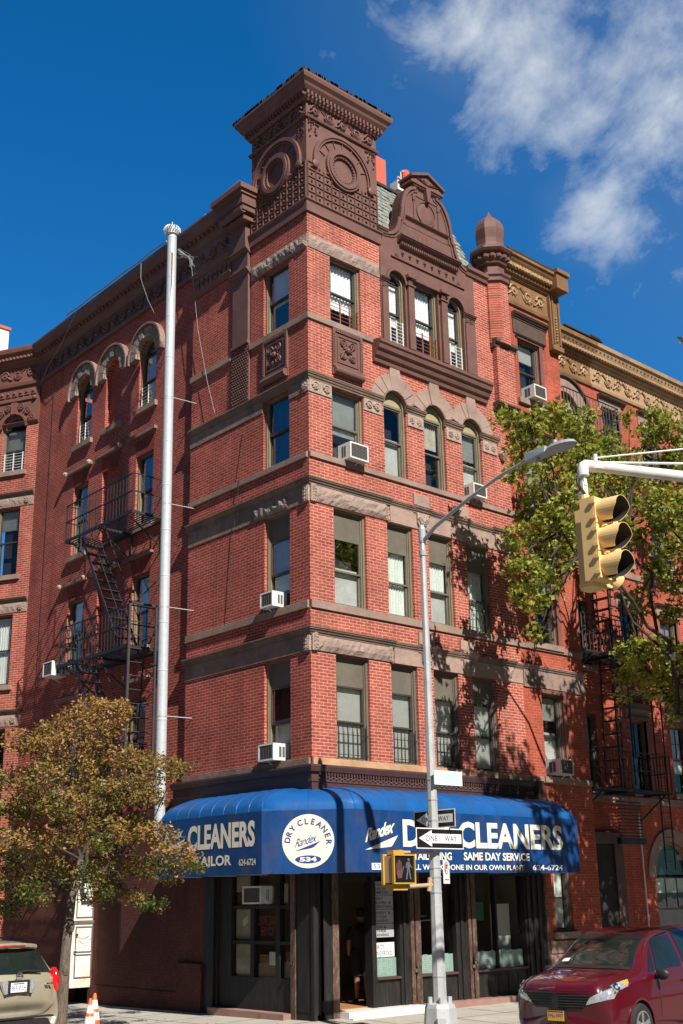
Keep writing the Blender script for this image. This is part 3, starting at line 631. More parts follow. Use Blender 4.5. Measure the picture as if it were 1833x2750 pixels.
# ---- arched hoods on the side
for (c, sp) in ((C1, 17.15), (C2, 17.10), (C3, 17.05)):
    m = (c[0]+c[1])/2; b = MB(); A = arc(m, sp, .80, 180+8, -8, 18); B = arc(m, sp, .44, 180+8, -8, 18); b.strip(FM, A, B, -.01, .07)
    rnd = random.Random(int(c[0]*10))
    for k in range(9):
        a0 = 188-196*k/9-1.2; a1 = 188-196*(k+1)/9+1.2; b.strip(FM, arc(m, sp, .76, a0, a1, 2), arc(m, sp, .47, a0, a1, 2), .06, .10+rnd.uniform(0, .035))
    CB.part('arch_stones', b, 'rockdark')
    b = MB(); b.strip(FM, arc(m, sp, .86, 192, -12, 18), arc(m, sp, .80, 192, -12, 18), -.01, .17); CB.part('arch_hood', b, 'side_stone')
# hood strips over side windows
b = MB()
for (y0, y1), zz in (((9.95, 11.35), 14.66), ((8.22, 9.72), 14.66), ((6.5, 7.95), 14.66), ((9.95, 11.4), 11.16), ((8.22, 9.72), 11.16), ((6.5, 7.95), 11.16), ((9.95, 11.4), 7.8), ((6.5, 7.95), 7.8)):
    b.fbox(FM, y0, y1, -.01, .10, zz-.09, zz)
CB.part('hood_moulding', b, 'side_stone')
b = MB()
for zz in (14.60, 11.10):
    for y in (9.95, 8.22, 11.35): b.sphere(FM(y, .12, zz), .085, 8)
CB.part('hood_stop', b, 'carved_stone')
# ---- horizontal stone courses wrapping the corner
PC = [(0, 4.72), (0, 0), (BW, 0)]; PT = [(0, 4.75), (0, 0), (2.45, 0)]; PR = [(2.45, 0), (BW+.25, 0)]; PCS = [(0, 4.72), (0, 0), (TW, 0)]
SP = [(0, 4.72), (0, 0)]; FP = [(0, 0), (BW, 0)]
for z0, z1, m_ in ((4.94, 5.10, 'base_stone'), (8.30, 8.47, 'sill_stone'), (11.77, 11.90, 'sill_stone')):
    b = MB(); b.sweep(FP, band(z0, z1, .05)); CB.part('sill_course', b, m_, smooth=False)
    b = MB(); b.sweep([(0, 4.72), (0, .05)], band(z0, z1, .05)); CB.part('sill_course', b, 'side_stone' if z0 < 5 else 'sill_stone')
b = MB(); b.sweep([(0, TS), (0, 0), (TW, 0)], band(15.20, 15.35, .05)); CB.part('sill_course', b, 'sill_stone')
b = MB(); b.sweep([(0, 4.72), (0, 2.95)], band(15.20, 15.35, .07)); CB.part('sill_course', b, 'sill_stone')
for L, z0, z1, zb in ((2, 7.71, 7.88, 7.36), (3, 11.12, 11.29, 10.72)):
    b = MB(); b.sweep(PT, prof(z0, z1, .13)); b.sweep([(2.45, 0), (BW, 0)], prof(z0, z1-.02, .09)); CB.part('string_cornice', b, 'cornice_stone')
    # smooth stone lintels, rock faced panel near the corner, scroll blocks
    b = MB(); b.fbox(FF, TW+.10, BW, -.01, .025, zb, z0); CB.part('lintel_band', b, 'sandstone')
    b = MB(); b.rock(FF, .12, TW-.02, zb+.01, z0-.01, .07, L, .025); CB.part('rock_lintel', b, 'rockstone')
    b = MB(); b.fbox(FS, .22, 4.72, -.01, .02, zb, z0); CB.part('lintel_band', b, 'side_stone')
    if L == 3: b = MB(); b.rock(FS, .75, 2.0, zb+.02, z0-.06, .05, 9, .03); CB.part('rock_lintel', b, 'rockdark')
    b = MB(); b.fbox(FF, 0, .14, -.01, .06, zb, z0); b.fbox(FS, .001, .2, -.01, .05, zb, z0)
    for q in range(4):
        b.leaf_blob(FF, .10, zb+.08+q*.08, .10, .09, q); b.leaf_blob(FS, .10, zb+.08+q*.08, .10, .08, q+5)
        b.leaf_blob(FF, TW-.02, zb+.06+q*.08, .07, .08, q+9)
    CB.part('carved_leaves', b, 'carved_stone')
    for u in (3.26, 4.67, 6.08):
        b = MB(); b.poly(FF, [(u-.02, z1+.30), (u+.50, z1+.30), (u+.50, z1), (u-.02, z1)], -.01, .05) if u < 6 else None
        b.sweep([(u-.04, 0), (u+.52, 0)], prof(z0-.01, z1+.01, .16)); CB.part('key_block', b, 'sandstone' if u < 6 else 'cornice_stone')
        b = MB(); pts = [(u+.04, z0), (u+.44, z0), (u+.42, zb+.14), (u+.34, zb+.02), (u+.24, zb-.02), (u+.14, zb+.02), (u+.06, zb+.14)]; b.poly(FF, pts, -.01, .08)
        for sx in (-1, 1):
            for q in range(3): b.scroll(FF, u+.24+sx*(.05+.045*q), zb+.14+.05*q, .075-.015*q, sx, .10, None, .012)
        CB.part('carved_bracket', b, 'carved_stone')
b = MB(); b.sweep([(0, 4.75), (0, 0), (2.30, 0)], prof(13.67, 13.86, .10)); CB.part('string_cornice', b, 'cornice_stone')
b = MB(); b.fbox(FS, .70, 1.68, -.01, .01, 13.64, 13.68); b.fbox(FS, 1.70, 4.72, -.01, .02, 13.38, 13.68); b.fbox(FS, .25, .70, -.01, .02, 13.38, 13.68); CB.part('lintel_band', b, 'side_stone')
b = MB(); b.fbox(FF, -.001, .68, -.01, .025, 13.36, 13.68); b.fbox(FS, 0, .24, -.01, .025, 13.38, 13.68); b.fbox(FF, 1.70, 2.27, -.01, .025, 13.36, 13.68)
for u, s_ in ((.18, 1), (.52, 2), (1.85, 3), (2.10, 4)): b.leaf_blob(FF, u, 13.52, .12, .05, s_); b.scroll(FF, u, 13.52, .10, 1, .05, None, .02)
b.leaf_blob(FS, .12, 13.52, .11, .05, 7); CB.part('carved_block', b, 'carved_stone')
# 4th floor round arches with big voussoirs
for i, m in enumerate((2.73, 4.10, 5.47)):
    b = MB(); sp = 13.74; n = 5
    lo = 15 if i < 2 else 5; hi = 165 if i > 0 else 172
    segs = [(hi-(hi-lo)*k/7, hi-(hi-lo)*(k+1)/7) for k in range(7)]
    for k, (a0, a1) in enumerate(segs):
        ro = .80 if k not in (3,) else 1.10
        if k == 3: b.poly(FF, [(m-.13, 14.90), (m+.13, 14.90), (m+.19, 14.5), (m+.10, sp+.38), (m-.10, sp+.38), (m-.19, 14.5)], -.01, .055)
        else: b.strip(FF, arc(m, sp, ro, a0-.3, a1+.3, 4), arc(m, sp, .385, a0-.3, a1+.3, 4), -.01, .03+.012*((k*7+i) % 3))
    CB.part('arch_stones', b, 'sandstone')
    b = MB(); b.strip(FF, arc(m, sp, .42, 180, 0, 14), arc(m, sp, .375, 180, 0, 14), -.05, .045); CB.part('arch_moulding', b, 'cornice_stone')
for u in (3.11, 4.48, 5.85):
    b = MB(); b.sweep([(u-.03, 0), (u+.64, 0)], prof(13.66, 13.84, .11)); CB.part('impost', b, 'cornice_stone')
    b = MB(); b.fbox(FF, u+.03, u+.58, -.01, .03, 13.34, 13.66); b.leaf_blob(FF, u+.18, 13.50, .11, .06, int(u*9)); b.leaf_blob(FF, u+.42, 13.50, .11, .06, int(u*7)); CB.part('carved_block', b, 'carved_stone')
b = MB(); b.lathe(FF(6.62, .06, 13.35), [(.01, -.12), (.06, -.08), (.10, 0), (.13, .06), (.10, .12)], 10); CB.part('corbel', b, 'carved_stone')
# ---- relief panels between 4th and 5th floor
for F, a in ((FF, .72), (FS, .72)):
    b = MB(); c = a+.94
    b.fbox(F, a, c, -.01, .03, 14.0, 15.18)
    for x0, x1, z0, z1 in ((a, c, 15.10, 15.18), (a, a+.07, 14.26, 15.10), (c-.07, c, 14.26, 15.10), (a, c, 14.20, 14.26)): b.fbox(F, x0, x1, .03, .06, z0, z1)
    for x0, x1, z0, z1 in ((a+.14, c-.14, 15.0, 15.03), (a+.14, a+.17, 14.36, 15.0), (c-.17, c-.14, 14.36, 15.0), (a+.14, c-.14, 14.33, 14.36)): b.fbox(F, x0, x1, .03, .05, z0, z1)
    m, z = (a+c)/2, 14.70
    for sx in (-1, 1):
        for sz in (-1, 1): b.scroll(F, m+sx*.15, z+sz*.15, .10, sx, .05, sz, .02); b.pipe([F(m, .05, z), F(m+sx*.12, .05, z+sz*.03), F(m+sx*.22, .05, z+sz*.24)], .018, 5)
    b.sphere(F(m, .05, z), .07, 8)
    for k in range(12): b.sphere(F(a+.035, .065, 14.3+k*.065), .02, 5); b.sphere(F(c-.035, .065, 14.3+k*.065), .02, 5); b.sphere(F(a+.1+k*.066, .065, 15.14), .018, 5)
    b.tube(F(a+.02, .06, 14.09), F(c-.02, .06, 14.09), .095, n=12)
    CB.part('relief_panel', b, 'brown_paint')
# ---- rock lintel over the 5th floor windows of the tower
b = MB(); b.rock(FF, .02, TW-.02, 17.09, 17.44, .05, 21, .018); CB.part('rock_lintel', b, 'rockstone')
b = MB(); b.rock(FS, .02, TS-.02, 17.09, 17.44, .05, 22, .018); CB.part('rock_lintel', b, 'rockdark')
# ================= tower top
TP = [(0, TS), (0, 0), (TW, 0)]
b = MB(); b.box(.005, TW, .005, TS, 18.06, 21.3)
b.sweep([(TW, TS), (0, TS), (0, 0), (TW, 0), (TW, TS)], [(-.02, 18.04), (.05, 18.04), (.05, 18.30), (.09, 18.34), (.09, 18.38), (-.02, 18.42)])
CB.part('tower_body', b, 'brown_paint')
for F, Wd in ((FF, TW), (FS, TS)):
    b = MB(); z0, z1 = 18.42, 19.46; n = 9; r_ = 5; cx_ = 1.17
    def inside(u, z): return (u-cx_)**2+(z-19.62)**2 < .56**2 or (z > 19.40 and abs(u-cx_) < .95)
    for i in range(n+1):
        u = .03+(Wd-.06)*i/n; zt = z0
        for j in range(20):
            zz = z0+(z1-z0)*(j+1)/20
            if not inside(u, zz): zt = zz
            else: break
        b.fbox(F, u-.014, u+.014, 0, .022, z0, zt)
        for j in range(int((zt-z0)/.05)): b.sphere(F(u, .026, z0+.025+j*.05), .017, 4)
    for j in range(r_+1):
        zz = z0+(z1-z0)*j/r_; segs = [k/30 for k in range(31)]
        for k in range(30):
            ua, ub = .03+(Wd-.06)*k/30, .03+(Wd-.06)*(k+1)/30
            if not inside((ua+ub)/2, zz): b.fbox(F, ua, ub, 0, .022, zz-.013, zz+.013)
    for i in range(n):
        for j in range(r_):
            u = .03+(Wd-.06)*(i+.5)/n; zz = z0+(z1-z0)*(j+.5)/r_
            if not inside(u, zz): b.sphere(F(u, .01, zz), .036, 6)
    # base courses
    CB.part('grid_ornament', b, 'brown_paint')
    # round medallion with frame, keyhole arch
    b = MB(); m, zc = cx_, 19.64
    for ro, ri, a_, e in ((.56, .49, 0, .07), (.50, .41, 0, .10), (.42, .33, 0, .05)): b.strip(F, arc(m, zc, ro, 0, 360, 36), arc(m, zc, ri, 0, 360, 36), -.01, e)
    for k in range(26): t = 2*pi*k/26; b.sphere(F(m+.345*cos(t), .05, zc+.345*sin(t)), .028, 5)
    CB.part('medallion', b, 'brown_paint')
    b = MB(); R1 = .98; zc2 = 19.60
    b.strip(F, arc(m, zc2, R1, 188, -8, 30), arc(m, zc2, R1-.09, 188, -8, 30), -.01, .07)
    b.strip(F, arc(m, zc2, R1-.11, 186, -6, 30), arc(m, zc2, R1-.15, 186, -6, 30), -.01, .045)
    for k in range(1, 8):
        t = radians(k*22.5); 
        if k in (1, 2, 3, 5, 6, 7, 4): b.poly(F, [(m+.62*cos(t)-.01*sin(t), zc2+.62*sin(t)+.01*cos(t)), (m+.84*cos(t)-.01*sin(t), zc2+.84*sin(t)+.01*cos(t)), (m+.84*cos(t)+.01*sin(t), zc2+.84*sin(t)-.01*cos(t)), (m+.62*cos(t)+.01*sin(t), zc2+.62*sin(t)-.01*cos(t))], -.005, .02)
    for sx in (-1, 1): b.lathe(F(m+sx*.92, 0, zc2-.16), [(.10, 0), (.10, .07), (.05, .09)], 12, axis=F.n)
    for sx in (-1, 1):
        rnd = random.Random(3)
        for k in range(26):
            q = rnd.random()**1.4; w_ = rnd.random(); u = (.07+q*.55*w_) if sx < 0 else (Wd-.07-q*.55*w_); zz = 20.66-q*.62*(1-w_*.9)
            b.sphere(F(u, .012, zz), .03, 5)
    CB.part('keyhole_arch', b, 'brown_paint')
    b = MB(); b.vine(F, .05, Wd-.05, 20.95, .38, .035, .026); CB.part('scroll_frieze', b, 'brown_paint')
b = MB(); ring = [(TW, TS), (0, TS), (0, 0), (TW, 0), (TW, TS)]
b.sweep(ring, [(-.02, 20.69), (.05, 20.69), (.07, 20.75), (-.02, 20.77)])
b.sweep(ring, [(-.02, 21.15), (.05, 21.15), (.08, 21.20), (.10, 21.22), (.10, 21.34), (.16, 21.36), (.22, 21.44), (.24, 21.50), (.31, 21.58), (.33, 21.66), (.33, 21.72), (-.02, 21.78)])
CB.part('tower_cornice', b, 'brown_paint')
b = MB()
for F, Wd in ((FF, TW), (FS, TS)):
    n = 20
    for k in range(n+1): u = -.06+(Wd+.12)*k/n; b.fbox(F, u-.03, u+.03, .10, .175, 21.24, 21.345)
CB.part('dentils', b, 'brown_paint')
b = MB(); b.box(-.30, TW+.30, -.30, TS+.30, 21.781, 21.80)
rnd = random.Random(5)
for k in range(60):
    u = rnd.uniform(-.3, TW+.2); b.box(u, u+rnd.uniform(.03, .12), -.325, -.29, 21.73, 21.80+rnd.uniform(0, .02)); b.box(-.325, -.29, u, u+rnd.uniform(.03, .12), 21.73, 21.80+rnd.uniform(0, .02))
CB.part('tower_roof', b, 'roof_tar')
# ================= textured pilaster on the side with cap
b = MB(); b.fbox(FS, 2.22, 2.90, -.15, .04, 13.9, 15.42)
for j in range(20):
    for i in range(8): b.sphere(FS(2.26+i*.085+(.04 if j % 2 else 0), .045, 13.95+j*.074), .032, 5)
b.fbox(FS, 2.22, 2.90, -.15, .10, 15.42, 15.50); b.fbox(FS, 2.24, 2.88, -.15, .06, 15.50, 17.35)
b.sweep([(0, 2.92), (0, 2.20)], prof(17.35, 17.50, .16)); b.fbox(FS, 2.24, 2.88, -.15, .08, 17.50, 17.92)
b.sweep([(0, 2.92), (0, 2.20)], prof(17.92, 18.08, .18)); b.fbox(FS, 2.24, 2.88, -.15, .16, 18.08, 18.75); b.leaf_blob(FS, 2.56, 18.5, .14, .2, 4)
b.box(-.32, .1, 2.10, 2.98, 18.75, 18.85); b.box(-.42, .1, 2.02, 3.06, 18.95, 19.1); b.tube((-.36, 2.05, 18.98), (-.36, 3.02, 18.98), .10, n=10)
b.box(-.46, .12, 1.98, 3.10, 19.10, 19.36); b.box(-.52, .12, 1.94, 3.14, 19.36, 19.46); b.box(-.58, .12, 1.88, 3.20, 19.46, 19.60)
b.add([(-.55, 1.91, 19.60), (.12, 1.91, 19.60), (.12, 3.17, 19.60), (-.55, 3.17, 19.60), (-.18, 2.5, 20.12)], [(0, 1, 4), (1, 2, 4), (2, 3, 4), (3, 0, 4), (3, 2, 1, 0)])
CB.part('side_pilaster', b, 'brown_paint')
# ================= side main cornice
b = MB(); PM = [(.1, 13.53), (.1, 2.95)]
b.sweep(PM, [(-.02, 18.38), (.10, 18.38), (.12, 18.46), (.06, 18.5), (.06, 19.0), (.12, 19.03), (.14, 19.09), (.19, 19.14), (.24, 19.30), (.36, 19.42), (.40, 19.48), (.44, 19.60), (.44, 19.66), (-.02, 19.74)])
CB.part('side_cornice', b, 'brown_paint')
b = MB(); b.vine(FR((.04, 0), (0, 1), (-1, 0)), 3.0, 13.4, 18.75, .42, .03, .03); CB.part('scroll_frieze', b, 'brown_paint')
b = MB()
for k in range(52): b.sphere((-.16, 3.1+k*.2, 19.28), .07, 6)
CB.part('leaf_roll', b, 'brown_paint')
b = MB(); b.fbox(FS, 2.93, 4.68, -.05, .05, 17.72, 18.15); b.sweep([(0, 4.72), (0, 2.93)], prof(17.60, 17.74, .14)); b.sweep([(0, 4.72), (0, 2.93)], prof(18.12, 18.28, .14)); b.fbox(FS, 2.93, 4.7, -.05, .06, 18.28, 18.98)
for k in range(8): u = 3.05+k*.2; b.fbox(FS, u-.07, u+.07, .05, .075, 17.78, 18.08); b.sphere(FS(u, .08, 17.93), .04, 6)
b.vine(FS, 3.0, 4.6, 18.64, .40, .08, .026); CB.part('frieze_panel', b, 'brown_paint')
b = MB(); b.box(.0, .5, 2.9, 13.5, 19.66, 19.74); CB.part('coping', b, 'roof_tar')
# ================= front gable
GC = 4.10
b = MB()
def gable_outline():
    L = [(1.75, 15.3), (1.75, 18.46), (1.62, 18.48)]
    L += [(1.62-.55*sin(radians(t)), 18.48+.62*(1-cos(radians(t)))) for t in range(12, 91, 13)]
    L += [(1.00, 19.12), (.98, 19.28)]
    L += [(.40+.56*cos(radians(t)), 19.28+.98*sin(radians(t))) for t in range(0, 72, 10)]
    L += [(.46, 20.24), (.46, 20.45)]
    return L
gl = gable_outline(); pts = [(GC-u, z) for u, z in gl]+[(GC+u, z) for u, z in reversed(gl)]
GH = [(2.60, 3.22), (3.52, 4.42), (4.78, 5.40)]
# face with openings, built in slabs: below 17.65 by wall(), above as polygon
wall(b, FR((0, -.02), (1, 0), (0, -1)), 2.35, 5.85, 15.3, 17.70, [(3.52, 4.42, 15.46, 17.42)], .25, arches=[(2.62, 3.22, 15.46, 17.18), (4.78, 5.38, 15.46, 17.18)])
up = [(u, z) for u, z in pts if z > 17.7]; up = [(2.35, 17.70)]+up+[(5.85, 17.70)]; b.poly(FF, up, -.30, .02)
b.box(2.35, 2.36, -.02, .3, 15.3, 17.7)
CB.part('gable_wall', b, 'brown_paint')
b = MB(); L1 = [p for p in gl if p[1] > 18.4]; 
for sg in (-1, 1):
    o_ = [(GC+sg*u, z) for u, z in L1]; i_ = [(GC+sg*(u-.085), z-.05) for u, z in L1]; b.strip(FF, o_, i_, -.28, .07)
    i2 = [(GC+sg*(u-.13), z-.07) for u, z in L1]; i3 = [(GC+sg*(u-.17), z-.09) for u, z in L1]; b.strip(FF, i2, i3, 0, .045)
b.sweep([(GC-.50, 0), (GC+.50, 0)], prof(20.22, 20.32, .10)); b.sweep([(GC-.46, 0), (GC+.46, 0)], band(20.32, 20.40, .05))
b.poly(FF, [(GC-.58, 20.40), (GC+.58, 20.40), (GC+.58, 20.50), (GC, 20.74), (GC-.58, 20.50)], -.35, .10)
b.poly(FF, [(GC-.63, 20.48), (GC-.63, 20.55), (GC, 20.82), (GC+.63, 20.55), (GC+.63, 20.48), (GC, 20.74)], -.35, .17)
b.poly(FF, [(GC-.61, 20.34), (GC+.61, 20.34), (GC+.61, 20.40), (GC-.61, 20.40)], -.3, .13)
for k in range(-3, 4): b.poly(FF, [(GC+k*.02, 20.46), (GC+k*.02+.02, 20.46), (GC+k*.13+.03, 20.60-abs(k)*.025), (GC+k*.13, 20.60-abs(k)*.025)], .09, .13)
b.poly(FF, [(GC-.09, 20.34), (GC+.09, 20.34), (GC+.05, 19.92), (GC-.05, 19.92)], 0, .16); b.leaf_blob(FF, GC, 20.16, .07, .2, 2)
b.strip(FF, arc(GC, 19.62, .36, 0, 360, 28), arc(GC, 19.62, .32, 0, 360, 28), 0, .05); b.lathe(FF(GC, 0, 19.62), [(.31, 0), (.30, .03), (.2, .045), (.01, .05)], 24, axis=FF.n)
for sg in (-1, 1): b.fbox(FF, GC+sg*.46-.02, GC+sg*.46+.02, 0, .05, 19.28, 20.0); b.fbox(FF, GC+sg*.46-.05, GC+sg*.46+.05, 0, .06, 19.86, 20.02)
b.fbox(FF, GC-.5, GC+.5, 0, .04, 20.02, 20.06)
b.sweep([(GC-.80, 0), (GC+.80, 0)], prof(19.16, 19.26, .10)); b.sweep([(GC-.80, 0), (GC+.80, 0)], band(19.0, 19.03, .03))
for sg in (-1, 1): b.fbox(FF, GC+sg*.80-.015, GC+sg*.80+.015, 0, .03, 19.0, 19.16)
for k in range(-4, 5): t = radians(90-k*12); b.poly(FF, [(GC+.62*cos(t)-.008, 18.42+.5*sin(t)-.30), (GC+.62*cos(t)+.008, 18.42+.5*sin(t)-.30), (GC+.86*cos(t)+.008, 18.42+.8*sin(t)-.34), (GC+.86*cos(t)-.008, 18.42+.8*sin(t)-.34)], 0, .03)
b.sweep([(2.98, 0), (5.22, 0)], prof(18.36, 18.54, .22)); b.sweep([(3.05, 0), (5.15, 0)], prof(18.22, 18.30, .10))
for k in range(30): u = 3.06+k*.0715; b.fbox(FF, u, u+.04, .02, .13, 18.29, 18.36)
for k in range(8): b.sphere(FF(3.16+k*.27, .03, 18.10), .055, 6); b.sphere(FF(3.16+k*.27, .03, 18.02), .03, 5)
b.sweep([(2.74, 0), (5.46, 0)], band(17.86, 17.90, .06))
for u in (2.95, 5.25): b.leaf_blob(FF, u, 17.97, .08, .06, 4)
CB.part('gable_ornament', b, 'brown_paint')
# shoulders
b = MB(); b.sweep([(5.55, 0), (BW-.45, 0)], [(-.02, 18.34), (.06, 18.36), (.08, 18.44), (.14, 18.50), (.14, 18.60), (-.02, 18.64)]); b.fbox(FF, 5.8, 6.5, -.25, .01, 18.3, 18.5)
b.sweep([(2.30, 0), (2.62, 0)], prof(18.36, 18.56, .12)); CB.part('shoulder_moulding', b, 'brown_paint')
# window group: arch mouldings, colonettes
b = MB()
for m in (2.92, 5.08):
    b.strip(FF, arc(m, 17.18, .37, 180, 0, 16), arc(m, 17.18, .30, 180, 0, 16), 0, .06)
    b.strip(FF, arc(m, 17.18, .41, 180, 0, 16), arc(m, 17.18, .38, 180, 0, 16), 0, .04)
for u0_, u1_ in ((3.25, 3.49), (4.46, 4.71)):
    b.fbox(FF, u0_+.02, u1_-.02, 0, .10, 15.42, 17.18); b.fbox(FF, u0_-.02, u1_+.02, 0, .13, 17.18, 17.22); b.leaf_blob(FF, (u0_+u1_)/2, 17.30, .10, .14, 3); b.fbox(FF, u0_-.03, u1_+.03, 0, .16, 17.40, 17.48)
for u0_, u1_ in ((2.36, 2.60), (5.40, 5.80)):
    b.fbox(FF, u0_+.02, u1_-.02, 0, .07, 15.42, 16.86); b.leaf_blob(FF, u0_+.12, 16.93, .10, .09, 6); b.leaf_blob(FF, u1_-.1, 16.93, .09, .09, 7); b.sweep([(u0_-.02, 0), (u1_+.02, 0)], prof(17.02, 17.16, .12))
b.fbox(FF, 3.5, 4.45, 0, .08, 17.42, 17.47)
CB.part('window_surround', b, 'brown_paint')
window(CB, FF, 2.64, 3.20, 15.46, 17.18, arch=True, lun=False, blind='shade_white', bfrac=.68, guard='h', rd=.16)
window(CB, FF, 3.54, 4.40, 15.46, 17.42, blind='shade_white', bfrac=.70, guard='rust', rd=.16)
window(CB, FF, 4.80, 5.36, 15.46, 17.18, arch=True, lun=False, blind='shade_white', bfrac=.68, guard='h', rd=.16)
# balcony ledge
b = MB(); b.sweep([(2.02, .0), (6.12, 0)], [(-.02, 14.70), (.07, 14.72), (.09, 14.82), (.15, 14.86), (.19, 14.98), (.25, 15.02), (.27, 15.12), (.31, 15.16), (.31, 15.24), (-.02, 15.30)])
for k in range(56): b.sphere(FF(2.1+k*.0715, .14, 14.88), .028, 5)
CB.part('ledge', b, 'brown_paint')
# ================= slate mansard
b = MB(); n = 7; sec = [(.22+1.0*(k/n)**1.25, 18.55+2.35*(k/n)) for k in range(n+1)]
rnd = random.Random(11)
for i in range(26):
    x0, x1 = 2.36+i*.143, 2.36+(i+1)*.143
    for k in range(14):
        t0, t1 = k/14, (k+1)/14; y0 = .22+1.0*t0**1.25; y1 = .22+1.0*t1**1.25; z0, z1 = 18.55+2.35*t0, 18.55+2.35*t1; j = rnd.uniform(0, .02)
        s_ = .07*(k % 2); b.hexa([(x0+s_, y0-.03-j, z0), (x1+s_-.008, y0-.03-j, z0), (x1+s_-.008, y0+.02, z0), (x0+s_, y0+.02, z0), (x0+s_, y1-.015-j, z1), (x1+s_-.008, y1-.015-j, z1), (x1+s_-.008, y1+.02, z1), (x0+s_, y1+.02, z1)])
CB.part('slate_roof', b, 'slate')
b = MB(); b.box(2.36, 6.1, 1.22, 6.0, 18.4, 20.90); b.box(2.36, 6.15, 1.12, 1.3, 20.88, 20.96)
for k in range(10): t0, t1 = k/10, (k+1)/10; b.hexa([(6.06, .2+t0**1.25, 18.55+2.35*t0), (6.16, .2+t0**1.25, 18.55+2.35*t0), (6.16, 1.3, 18.55+2.35*t0), (6.06, 1.3, 18.55+2.35*t0), (6.06, .2+t1**1.25, 18.55+2.35*t1), (6.16, .2+t1**1.25, 18.55+2.35*t1), (6.16, 1.3, 18.55+2.35*t1), (6.06, 1.3, 18.55+2.35*t1)])
CB.part('roof_ridge', b, 'roof_tar')
# ================= corner turret
TC = (6.80, .10); b = MB()
def octp(r, z0, z1, mb, r2=None): mb.lathe((TC[0], TC[1], 0), [(r, z0), (r2 or r, z1)], 8, pi/8)
octp(.42, 16.60, 18.45, b); CB.part('turret_shaft', b, 'brick_red')
b = MB(); b.lathe((TC[0], TC[1], 0), [(.43, 18.42), (.49, 18.46), (.49, 18.56), (.54, 18.62), (.54, 18.68), (.36, 18.72), (.36, 19.0), (.44, 19.02), (.46, 19.06), (.40, 19.10), (.47, 19.16), (.50, 19.26), (.44, 19.34), (.58, 19.36), (.63, 19.42), (.63, 19.47), (.46, 19.55), (.42, 19.60)], 8, pi/8)
for k in range(16): t = 2*pi*k/16; b.sphere((TC[0]+.47*cos(t), TC[1]+.47*sin(t), 19.22), .085, 6)
CB.part('turret_cap', b, 'brown_paint')
b = MB(); b.lathe((TC[0], TC[1], 0), [(.42, 19.60), (.385, 19.72), (.385, 19.86), (.41, 20.02), (.425, 20.16), (.40, 20.32), (.32, 20.48), (.20, 20.60), (.09, 20.70), (.05, 20.78), (.01, 20.86)], 8, pi/8)
CB.part('turret_dome', b, 'brown_paint')
b = MB(); b.sweep([(6.42, 0), (7.30, 0)], [(-.02, 16.45), (.16, 16.48), (.18, 16.56), (.25, 16.60), (.25, 16.70), (-.02, 16.74)]); b.sweep([(6.40, 0), (7.28, 0)], prof(14.62, 14.86, .24)); b.lathe((6.84, -.04, 0), [(.02, 14.28), (.10, 14.34), (.16, 14.46), (.26, 14.62)], 12)
CB.part('pilaster_cornice', b, 'dark_brown')
b = MB(); b.fbox(FF, 6.50, 7.22, -.05, .16, 14.84, 16.48); CB.part('front_pilaster', b, 'brick_red')
# ================= shop front cornice
b = MB(); PSh = [(0, 5.0), (0, 0), (7.18, 0)]
b.sweep(PSh, [(-.02, 4.44), (.06, 4.44), (.08, 4.58), (.10, 4.60), (.10, 4.78), (.16, 4.80), (.20, 4.90), (.20, 4.94), (-.02, 4.97)])
for k in range(90): u = .1+k*.079; b.sphere(FF(u, .11, 4.66+.03*(k % 2)), .032, 4); b.fbox(FF, u-.02, u+.02, .09, .145, 4.735, 4.785)
b.fbox(FF, 6.98, 7.22, -.01, .24, 4.48, 4.95); b.leaf_blob(FF, 7.1, 4.72, .12, .28, 5); CB.part('shop_cornice', b, 'shop_cornice')

# ================================================================ ground floor shop front (part of the corner building)
b = MB()
b.fbox(FS, 3.75, 8.72, -.2, 0, -.35, 4.44); b.fbox(FS, 9.75, 13.6, -.2, 0, -.35, 4.3); b.fbox(FS, 8.72, 9.75, -.2, 0, 3.05, 4.3); b.fbox(FS, 5.0, 8.72, -.001, .002, 4.2, 4.44)
CB.part('painted_wall', b, 'brick_painted')
b = MB(); b.fbox(FS, 3.75, 8.72, .001, .035, -.4, .32); b.fbox(FS, 3.78, 4.75, .036, .07, -.4, .95); b.fbox(FS, 3.78, 4.78, .07, .10, .80, .95); b.fbox(FS, 9.87, 13.5, .001, .035, -.5, .2); CB.part('wall_plinth', b, 'brick_painted')
b = MB(); b.fbox(FS, 8.4, 9.9, -.8, -.79, -.6, 3.4); b.fbox(FS, 8.4, 8.44, -.79, -.2, -.6, 3.4); b.fbox(FS, 9.86, 9.9, -.79, -.2, -.6, 3.4); CB.part('alley_doorway', b, 'room_dark')
b = MB(); b.fbox(FS, 8.60, 8.72, .002, .03, -.3, 3.1); b.fbox(FS, 9.75, 9.86, .002, .03, -.3, 3.1); b.fbox(FS, 8.6, 9.86, .002, .03, 3.1, 3.2); CB.part('door_frame', b, 'brown_post')
